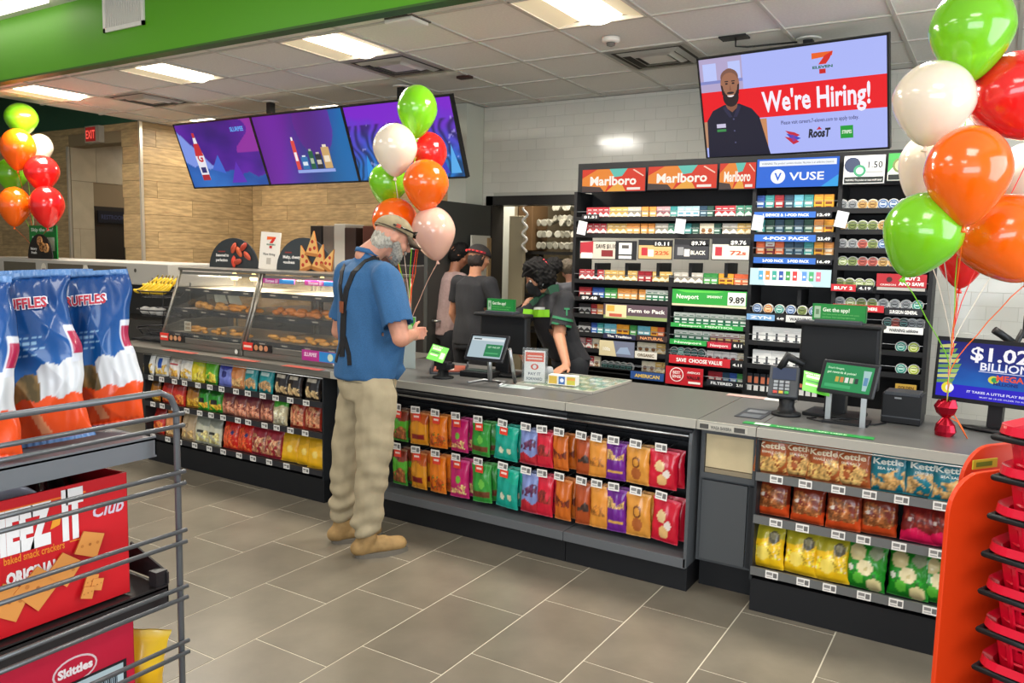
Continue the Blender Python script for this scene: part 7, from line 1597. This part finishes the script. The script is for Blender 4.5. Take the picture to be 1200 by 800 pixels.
# ------------------------------------------------ generic standing figure
def figure(loc, rz, H, label, skin, shirt, trousers, arms, lean=0, head_tilt=(0, 0), build=1.0, shirt_fold=3, sleeves=.5, vox=.010, hunch=0, extras=None, group=None, girl=False):
    root = thing('person', label, 'person', loc, group=group); k = H/1.75
    Rm = Matrix.Rotation(rz, 3, 'Z'); Xa = Rm @ Vector((1, 0, 0)); Ya = Rm @ Vector((0, 1, 0)); Z = Vector((0, 0, 1)); L = Vector(loc)
    def J(x, y, z):   # lean bends everything above the hip forward
        zz = z*k; yy = y*k
        if z > .92: yy += (z-.92)*k*math.sin(lean); zz = .92*k+(z-.92)*k*math.cos(lean)
        return L+Xa*x*k*build+Ya*yy+Z*zz
    upv = (Z*math.cos(lean)+Ya*math.sin(lean)); fv = (Ya*math.cos(lean)-Z*math.sin(lean))
    b = MB()
    rings_loft(b, [(J(0, 0, .86), Xa, Ya, .15*k, .11*k), (J(0, 0, .98), Xa, fv, .155*k, .115*k), (J(0, .0, 1.10), Xa, fv, .14*k, .105*k), (J(0, .01, 1.28), Xa, fv, .165*k, .115*k), (J(0, 0, 1.40), Xa, fv, .17*k, .10*k), (J(0, 0, 1.47), Xa, fv, .08*k, .07*k)])
    hf = (fv*math.cos(head_tilt[0])-upv*math.sin(head_tilt[0])); hf = Matrix.Rotation(head_tilt[1], 3, 'Z') @ hf; hc = J(0, .03+hunch, 1.64)+hf*.01
    capsule(b, J(0, 0, 1.44), hc-hf*.025-upv*.05, .055*k, .052*k); P_ = head(b, hc, hf, upv, k)
    AR = []
    for q, (e, h_) in zip((-1, 1), arms):
        s = J(q*.19, 0, 1.41); e = J(*e); h_ = J(*h_); AR.append((s, e, h_)); capsule(b, s, e, .050*k, .040*k); capsule(b, e, h_, .040*k, .026*k); hand(b, h_, (h_-e), (Ya if abs((h_-e).normalized().dot(Ya)) < .8 else Z), .35, k)
    for q in (-1, 1):
        hp, kn, an = J(q*.09, 0, .9), J(q*.10, .02, .50), J(q*.10, -.01, .09); capsule(b, hp, kn, .09*k, .055*k); capsule(b, kn, an, .056*k, .038*k); capsule(b, an, J(q*.11, .12, .035), .038*k, .032*k)
    fuse(b, 'body', skin, root, vox, 3); eyes(root, P_)
    s = MB(); g = 1.13
    rings_loft(s, [(J(0, 0, .88), Xa, Ya, .175*k, .135*k), (J(0, 0, .98), Xa, fv, .178*k, .14*k), (J(0, .0, 1.12), Xa, fv, .165*k, .13*k), (J(0, .01, 1.28), Xa, fv, .185*k*build**.5, .135*k), (J(0, 0, 1.40), Xa, fv, .185*k, .115*k), (J(0, 0, 1.47), Xa, fv, .085*k, .08*k)])
    ends = []
    for (sh, e, h_) in AR:
        capsule(s, sh, sh+(e-sh)*min(1, sleeves*1.0), .072*k, .064*k); capsule(s, J(0, 0, 1.42), sh+Z*.005, .065*k, .062*k)
        if sleeves > 1: capsule(s, sh+(e-sh), e+(h_-e)*(sleeves-1), .055*k, .042*k)
        ends.append(sh+(e-sh)*min(1, sleeves) if sleeves <= 1 else e+(h_-e)*(sleeves-1))
    top_ = J(0, 0, 1.49)
    def cut(v):
        if (v-top_).dot(upv) > 0: return True
        for (sh, e, h_), en in zip(AR, ends):
            dd = (e-sh).normalized() if sleeves <= 1 else (h_-e).normalized()
            if (v-en).dot(dd) > .0 and (v-en).length < .11*k and (v-sh).length > .12: return True
        return False
    so = fuse(s, 'shirt', shirt, root, vox, 4, disp=folds(shirt_fold, .006, Xa*.4+Z*.7, 18, 30), cut=cut); so.modifiers.new('solidify', 'SOLIDIFY').thickness = .004
    t = MB(); rings_loft(t, [(J(0, 0, .84), Xa, Ya, .16*k, .125*k), (J(0, 0, .93), Xa, Ya, .165*k, .13*k)])
    for q in (-1, 1): hp, kn, an = J(q*.09, 0, .88), J(q*.10, .02, .50), J(q*.10, -.01, .10); capsule(t, hp, kn, .105*k, .075*k); capsule(t, kn, an, .075*k, .062*k)
    fuse(t, 'trousers', trousers, root, .013, 3, disp=folds(9, .005, Z, 18, 30), cut=lambda v: v.z < .06)
    for q in (-1, 1):
        f = MB(); a0 = J(q*.10, -.03, .05); capsule(f, a0, a0+Ya*.17*k, .048*k, .042*k, Xa, .95); fuse(f, 'shoe', M('shoe_black', '#1a191a', .5), root, .012, 2, cut=lambda v: v.z < .004)
    if extras: extras(root, P_, J, Xa, fv, upv, so, k, AR)
    return root
nz = lambda am, f: (lambda co: am*np.sin(co[:, 0]*f+3*np.sin(co[:, 2]*f*.7))*np.sin(co[:, 1]*f*1.1+co[:, 2]*f*.6))
hairB = M('hair_black', '#0d0a09', .75, spec=.25, noise_=(90, .5, (1, 1, .25)))
blk = M('polo_black', '#222225', .85, noise_=(60, .1)); trd = M('trousers_dark', '#1d1e22', .85)
def capback(root, P_, J, Xa, fv, upv, so, k, AR):
    h = MB(); capsule(h, P_(0, -.025, -.03), P_(0, -.018, .0), .076, .082); fuse(h, 'hair', M('hair_darkbrown', '#241a15', .7), root, .009, 2, disp=nz(.003, 150), cut=lambda v: (v-P_(0, .02, 0)).dot((P_(0, 1, 0)-P_(0, 0, 0))) > 0)
    h = MB(); n = 22; V = []; Fc = []
    for j in range(8):
        an = PI/2*j/7; rr = math.cos(an)*.102+.0005
        for i in range(n): th = 2*PI*i/n; V.append(P_(math.cos(th)*rr*.95, math.sin(th)*rr*1.08-.008, .018+math.sin(an)*.095))
    for j in range(7):
        for i in range(n): Fc.append((j*n+i, j*n+(i+1) % n, (j+1)*n+(i+1) % n, (j+1)*n+i))
    h.add(V, Fc, smooth=True); kid(h, 'cap', M('cap_black', '#24201f', .8), root, solid=.006)
    h = MB(); pts = [P_(.099*math.cos(a), .108*math.sin(a)-.008, .026) for a in [PI+PI*q/12 for q in range(13)]]; V = []
    for p in pts: V += [p, p+(P_(0, 0, 1)-P_(0, 0, 0))*.020]
    h.add(V, [(2*i, 2*i+1, 2*i+3, 2*i+2) for i in range(12)]); kid(h, 'cap_strap', M('cap_red', '#7a1420', .7), root, solid=.005)
    h = MB()
    for i in range(8): a = PI*1.12+PI*.76*i/7; p = P_(.108*math.cos(a), .117*math.sin(a)-.008, .036); h.add([p+Vector((x, y, z)) for x in (-.006, .006) for y in (-.006, .006) for z in (-.006, .006)], [(0, 1, 3, 2), (4, 6, 7, 5), (0, 4, 5, 1), (2, 3, 7, 6), (0, 2, 6, 4), (1, 5, 7, 3)])
    o = kid(h, 'cap_lettering', M('cap_letter', '#e03a3a', .6), root); o['kind'] = 'stuff'
def hair_short(root, P_, *a):
    h = MB(); capsule(h, P_(0, -.028, -.02), P_(0, -.012, .035), .078, .090); capsule(h, P_(0, .0, .06), P_(0, .045, .062), .07, .045); fuse(h, 'hair', hairB, root, .008, 2, disp=nz(.004, 160), cut=lambda v: (v-P_(0, .055, -.02)).dot((P_(0, 1, -.7)-P_(0, 0, 0))) > 0)
def gr(px, py, Y): p = at(px, py, y=Y); return (p.x, p.y, 0)
p1 = at(553, 340, y=5.55); figure((p1.x, 5.55, 0), -.25, 1.70, 'person seen from behind in black polo and backwards black cap with red letters', SK2, blk, trd, (((-.27, .02, 1.13), (-.24, .14, .90)), ((.27, .05, 1.13), (.20, .24, 1.0))), extras=capback, head_tilt=(.2, -.15), sleeves=.62, build=1.08, lean=.05)
p2 = at(524, 340, y=5.98); figure((p2.x, 5.98, 0), -.55, 1.72, 'person in pale pink checked shirt with black hair, left of the black polo', SK3, M('shirt_pink', '#9c8480', .85, noise_=(45, .10)), trd, (((-.28, .0, 1.13), (-.26, .12, .88)), ((.27, .05, 1.13), (.22, .22, 1.0))), extras=hair_short, head_tilt=(.35, -.35), sleeves=1.8, lean=.12, build=1.05)
def greyhair(root, P_, *a):
    h = MB(); capsule(h, P_(0, -.028, -.02), P_(0, -.012, .035), .078, .088); fuse(h, 'hair', M('hair_grey2', '#6a5f50', .8, noise_=(90, .3)), root, .009, 2, disp=nz(.004, 150), cut=lambda v: (v-P_(0, .05, 0)).dot((P_(0, 1, -.3)-P_(0, 0, 0))) > 0)
p3 = at(676, 340, y=7.2); figure((p3.x, 7.2, 0), .9, 1.62, 'person in grey shirt bending in the store room behind the cashier', SK1, M('shirt_grey', '#63646a', .85), trd, (((-.25, .08, 1.14), (-.15, .28, 1.05)), ((.25, .08, 1.14), (.15, .28, 1.05))), extras=greyhair, head_tilt=(.6, 0), sleeves=.6, lean=.3, vox=.012)

# cashier: leaning over the counter, left arm straight down to the worktop
def cash_ex(root, P_, J, Xa, fv, upv, so, k, AR):
    up_ = (P_(0, 0, 1)-P_(0, 0, 0)); fd = (P_(0, 1, 0)-P_(0, 0, 0))
    h = MB(); capsule(h, P_(0, -.03, -.02), P_(0, -.01, .045), .088, .094); capsule(h, P_(0, -.09, .02), P_(0, -.135, .015), .062, .058); capsule(h, P_(0, .03, .07), P_(0, .06, .055), .068, .045)
    for q in (-1, 1): capsule(h, P_(q*.075, .02, .04), P_(q*.085, .045, -.06), .028, .014)
    fuse(h, 'hair', hairB, root, .008, 1, disp=nz(.007, 110), cut=lambda v: (v-P_(0, .088, -.02)).dot(fd) > 0 and (v-P_(0, 0, .05)).dot(up_) < 0)
    h = MB(); h.tube([P_(.05*math.cos(a), -.075+.0*math.sin(a), .055+.04*math.sin(a)) for a in [2*PI*q/14 for q in range(15)]], .012, n=8); kid(h, 'hair_band', M('scrunchie', '#c8323c', .6), root)
    h = MB(); capsule(h, P_(0, .055, -.035), P_(0, .060, -.085), .058, .040); capsule(h, P_(0, .10, -.02), P_(0, .095, -.06), .022, .03); fuse(h, 'face_mask', M('mask_black', '#17181a', .8), root, .007, 3, cut=lambda v: (v-P_(0, .045, 0)).dot(fd) < 0)
    h = MB()
    for q in (-1, 1): h.tube([P_(q*.058, .05, -.03), P_(q*.076, .0, -.0), P_(q*.08, -.015, .012)], .0025, n=5); h.tube([P_(q*.05, .05, -.08), P_(q*.07, .01, -.045), P_(q*.08, -.018, -.02)], .0025, n=5)
    kid(h, 'mask_loop', M('mask_loop', '#d8d6d2', .6), root)
    bv = bvh_of(so); gn = M('trim_green', '#1f6a44', .7); lm = M('lime_stripe', '#7fc41c', .6)
    h = MB(); strap(h, [(613, 366), (626, 367), (644, 367)], bv, .05, off=.006); kid(h, 'chest_stripe', lm, root)
    h = MB(); strap(h, [(627, 362), (639, 362)], bv, .018, off=.012); kid(h, 'name_badge', M('badge_grey', '#8f9290', .5), root)
    h = MB(); strap(h, [(648, 371), (660, 374), (671, 376)], bv, .018, off=.005); kid(h, 'sleeve_stripe', gn, root)
    h = MB(); strap(h, [(647, 378), (659, 381), (669, 383)], bv, .014, off=.005); kid(h, 'sleeve_stripe', gn, root)
    h = MB(); strap(h, [(622, 356), (634, 347), (648, 338), (655, 337)], bv, .040, off=.006); kid(h, 'collar', M('collar_green', '#234a34', .8), root)
    h = MB(); strap(h, [(661, 362), (667, 362)], bv, .012, off=.005); strap(h, [(664, 362), (664, 370)], bv, .01, off=.005); kid(h, 'sleeve_logo', gn, root)
pc = at(652, 400, y=4.98)
figure((pc.x, 4.98, 0), 2.35, 1.66, 'person at the till in black and green uniform polo with black mask', SK2, blk, M('apron_black', '#1a1b1e', .8),
  (((-.20, .10, 1.17), (-.12, .35, 1.12)), ((-.20, .10, 1.17), (-.12, .35, 1.12))), lean=.42, head_tilt=(.45, .15), sleeves=.66, vox=.0085, extras=None) if False else None
def cashier():
    Y0_ = 4.86; B = lambda x, y, dy=0: at(x, y, y=Y0_+dy)
    root = thing('person', 'person in black and green uniform polo with black face mask, leaning on counter', 'person', (B(660, 400).x, Y0_+.05, 0)); Z = Vector((0, 0, 1))
    fv = Vector((-.72, -.69, 0)).normalized(); Xr = fv.cross(Z)     # person's right
    sL, eL, wL = B(662, 352, -.10), B(655, 393, -.20), at(664, 428, y=4.47); sR, eR, wR = B(622, 356, -.12), B(600, 392, -.22), B(612, 415, -.32)
    hc = B(632, 324, -.12); hf = (fv*.85-Z*.5).normalized(); upv = (Z*.85+fv*.5)
    nb = B(645, 343, -.02); pel = B(668, 440, .10); mid = B(656, 398, .04); ch = B(646, 365, -.03)
    b = MB(); rings_loft(b, [(Vector((pel.x, pel.y, .86)), Xr, fv, .15, .12), (mid, Xr, fv, .135, .11), (ch, Xr, fv, .15, .115), (B(645, 350, -.02), Xr, fv, .15, .09)])
    capsule(b, B(645, 352, -.02), hc-hf*.03-upv*.04, .052, .050); P_ = head(b, hc, hf, upv, .97)
    capsule(b, sL, eL, .048, .042); capsule(b, eL, wL, .041, .027); hand(b, wL, (Vector((wL.x, wL.y, 0))+Vector((-.02, -.10, 0))-Vector((wL.x, wL.y, .0))+Vector((0, 0, -.035))), Vector((1, 0, 0)), .12, .95, palmn=Vector((0, 0, -.4)))
    capsule(b, sR, eR, .048, .042); capsule(b, eR, wR, .041, .027); hand(b, wR, (wR-eR), Z, .4, .95)
    g = Vector((pel.x, pel.y, 0))
    for q in (-1, 1): capsule(b, g+Xr*q*.09+Z*.86, g+Xr*q*.1+Z*.47, .09, .055); capsule(b, g+Xr*q*.1+Z*.47, g+Xr*q*.1+Z*.08, .055, .04); capsule(b, g+Xr*q*.1+Z*.05, g+Xr*q*.1+Z*.035+fv*.12, .036, .03)
    fuse(b, 'body', SK2, root, .0075, 3); eyes(root, P_)
    s = MB(); rings_loft(s, [(Vector((pel.x, pel.y, .90)), Xr, fv, .175, .15), (mid, Xr, fv, .165, .145), (ch, Xr, fv, .178, .145), (B(645, 351, -.02), Xr, fv, .165, .11), (B(644, 343, -.03), Xr, fv, .085, .08)])
    eS = sL+(eL-sL)*.80; eS2 = sR+(eR-sR)*.8; capsule(s, sL, eS, .070, .072); capsule(s, sR, eS2, .068, .070); capsule(s, B(646, 353, -.02), sL, .068, .064); capsule(s, B(640, 352, -.04), sR, .068, .062)
    tp = nb+upv*.03
    def cut(v):
        return (v-tp).dot(upv) > 0 or ((v-eS).dot((eL-sL).normalized()) > 0 and (v-eS).length < .105 and (v-sL).length > .1) or ((v-eS2).dot((eR-sR).normalized()) > 0 and (v-eS2).length < .105 and (v-sR).length > .1)
    so = fuse(s, 'shirt', blk, root, .008, 4, disp=folds(6, .006, Xr*.5+Z*.6, 18, 32), cut=cut); so.modifiers.new('solidify', 'SOLIDIFY').thickness = .004
    t = MB(); rings_loft(t, [(g+Z*.84, Xr, fv, .16, .13), (g+Z*.93, Xr, fv, .165, .135)])
    for q in (-1, 1): capsule(t, g+Xr*q*.09+Z*.86, g+Xr*q*.1+Z*.47, .105, .075); capsule(t, g+Xr*q*.1+Z*.47, g+Xr*q*.1+Z*.10, .075, .06)
    fuse(t, 'trousers', trd, root, .013, 3, cut=lambda v: v.z < .06)
    for q in (-1, 1): f = MB(); a0 = g+Xr*q*.1+Z*.05; capsule(f, a0-fv*.03, a0+fv*.15, .046, .042, Xr, .95); fuse(f, 'shoe', M('shoe_black'), root, .012, 2, cut=lambda v: v.z < .004)
    cash_ex(root, P_, None, Xr, fv, upv, so, 1, None)
cashier()

# ------------------------------------------------ store room goods seen through the doorway
o = thing('store_shelving', 'black shelving in the store room behind the cashier', 'shelving', (-4.1, 7.75, 0)); sb = M('shelving_black', '#1c1a19', .5)
for x in (-.55, .55): MB().box((x, -.02, 0), (x+.04, .02, 2.25)).box((x, .38, 0), (x+.04, .42, 2.25)).build('post', sb, o)
for z in (.3, .75, 1.15, 1.55, 1.63): MB().box((-.62, -.02, z), (.59, .42, z+.035)).build('shelf', sb, o)
def cupbag(x, z, s, lab, seed):
    o = thing('cup_bag', lab, 'bag', (x, 7.72, z)); rs = random.Random(seed)
    for k in range(11):
        cx, cz = (k % 4)*.075*s-.11*s+rs.uniform(-.01, .01), (k//4)*.125*s+.06; r = .038*s
        T = Matrix.Translation((cx, rs.uniform(-.02, .04), cz)) @ Matrix.Rotation(PI/2+rs.uniform(-.3, .3), 4, 'X') @ Matrix.Rotation(rs.uniform(-.5, .5), 4, 'Y')
        MB().lathe([(r*.7, -.12), (r*.95, 0), (r*1.08, .005), (r*1.0, .01), (r*.5, .002)], 12, T=T).build('cup', M('cup_plastic', '#b9b6a6', .3), o)
    return o
for i, (x, s) in enumerate(((-4.33, 1.0), (-4.03, 1.0), (-4.15, .9))): cupbag(x, 1.67+(.0 if i < 2 else .30), s, f'bundle of pale plastic cups on the top store room shelf, {("left", "right", "upper")[i]} one', i)
boxthing('cardboard_box', (-4.69, 7.7, 1.67), (-4.50, 8.05, 2.18), '#6b5236', 'brown cardboard box on the top store room shelf', 'box'); boxthing('cardboard_box', (-4.45, 7.75, 1.19), (-4.2, 8.0, 1.48), '#7d6a4c', 'brown box on the middle store room shelf', 'box'); boxthing('paper_box', (-3.95, 7.75, 1.19), (-3.8, 8.0, 1.48), '#b9a878', 'pale yellow box on the middle store room shelf, right', 'box')
boxthing('beige_partition', (-4.40, 7.05, 0), (-4.22, 7.1, 2.02), '#a09478', 'tall beige panel inside the store room doorway', 'panel')
o = MB().tube([(-4.18+.03*math.cos(k*.9), 7.0, 1.65+k*.018) for k in range(26)], .012, n=6).build('hanging_loops', M('white_plastic')); tag(o, 'white coiled loops hanging in the store room doorway', 'cord')
o = thing('leaning_board', 'white board with a wooden strip leaning on the open grey door', 'board', (0, 0, 0)); a = at(563, 340, x=-4.38); o.location = (-4.40, a.y, .0)
MB().box((.0, -.16, .35), (.02, .16, 1.80), '#b9b5a8').build('board', PRINT(), o); MB().box((.02, .10, .3), (.04, .15, 1.78), '#8f7450').build('wood_strip', PRINT(), o)
boxthing('dark_cabinet', (-4.95, 5.85, 0), (-4.55, 6.35, 1.5), '#2a2522', 'dark cabinet standing between the oven wall and the open door', 'cabinet')
boxthing('dark_unit', (-5.3, 5.9, 0), (-4.98, 6.3, 1.25), '#37302a', 'low dark unit behind the customer, left of the staff', 'cabinet')
# orange panels of the basket stand
for nm, px, yy, pyt, lab in (('panel', 1109, 2.12, 566, 'front orange rounded panel beside the stack of red baskets'), ('panel', 1121, 2.32, 534, 'rear orange rounded panel with a small label beside the baskets')):
    p = at(px, 640, y=yy); zt = at(px+45, pyt-14, y=yy+.1).z; panel('orange_panel', px, yy, lab, zt, p.x, .30, .95)
p = at(1150, 545, y=2.32); o = MB().box((0, -.003, -.012), (.09, 0, .012), '#c9c03a').rect(.01, -.006, .07, .006, -.0036, '#6a8a2c').build('small_label', PRINT(), loc=(p.x-.02, p.y-.01, p.z)); o.rotation_euler = (0, 0, .95); tag(o, 'small yellow green label on the rear orange panel', 'label')
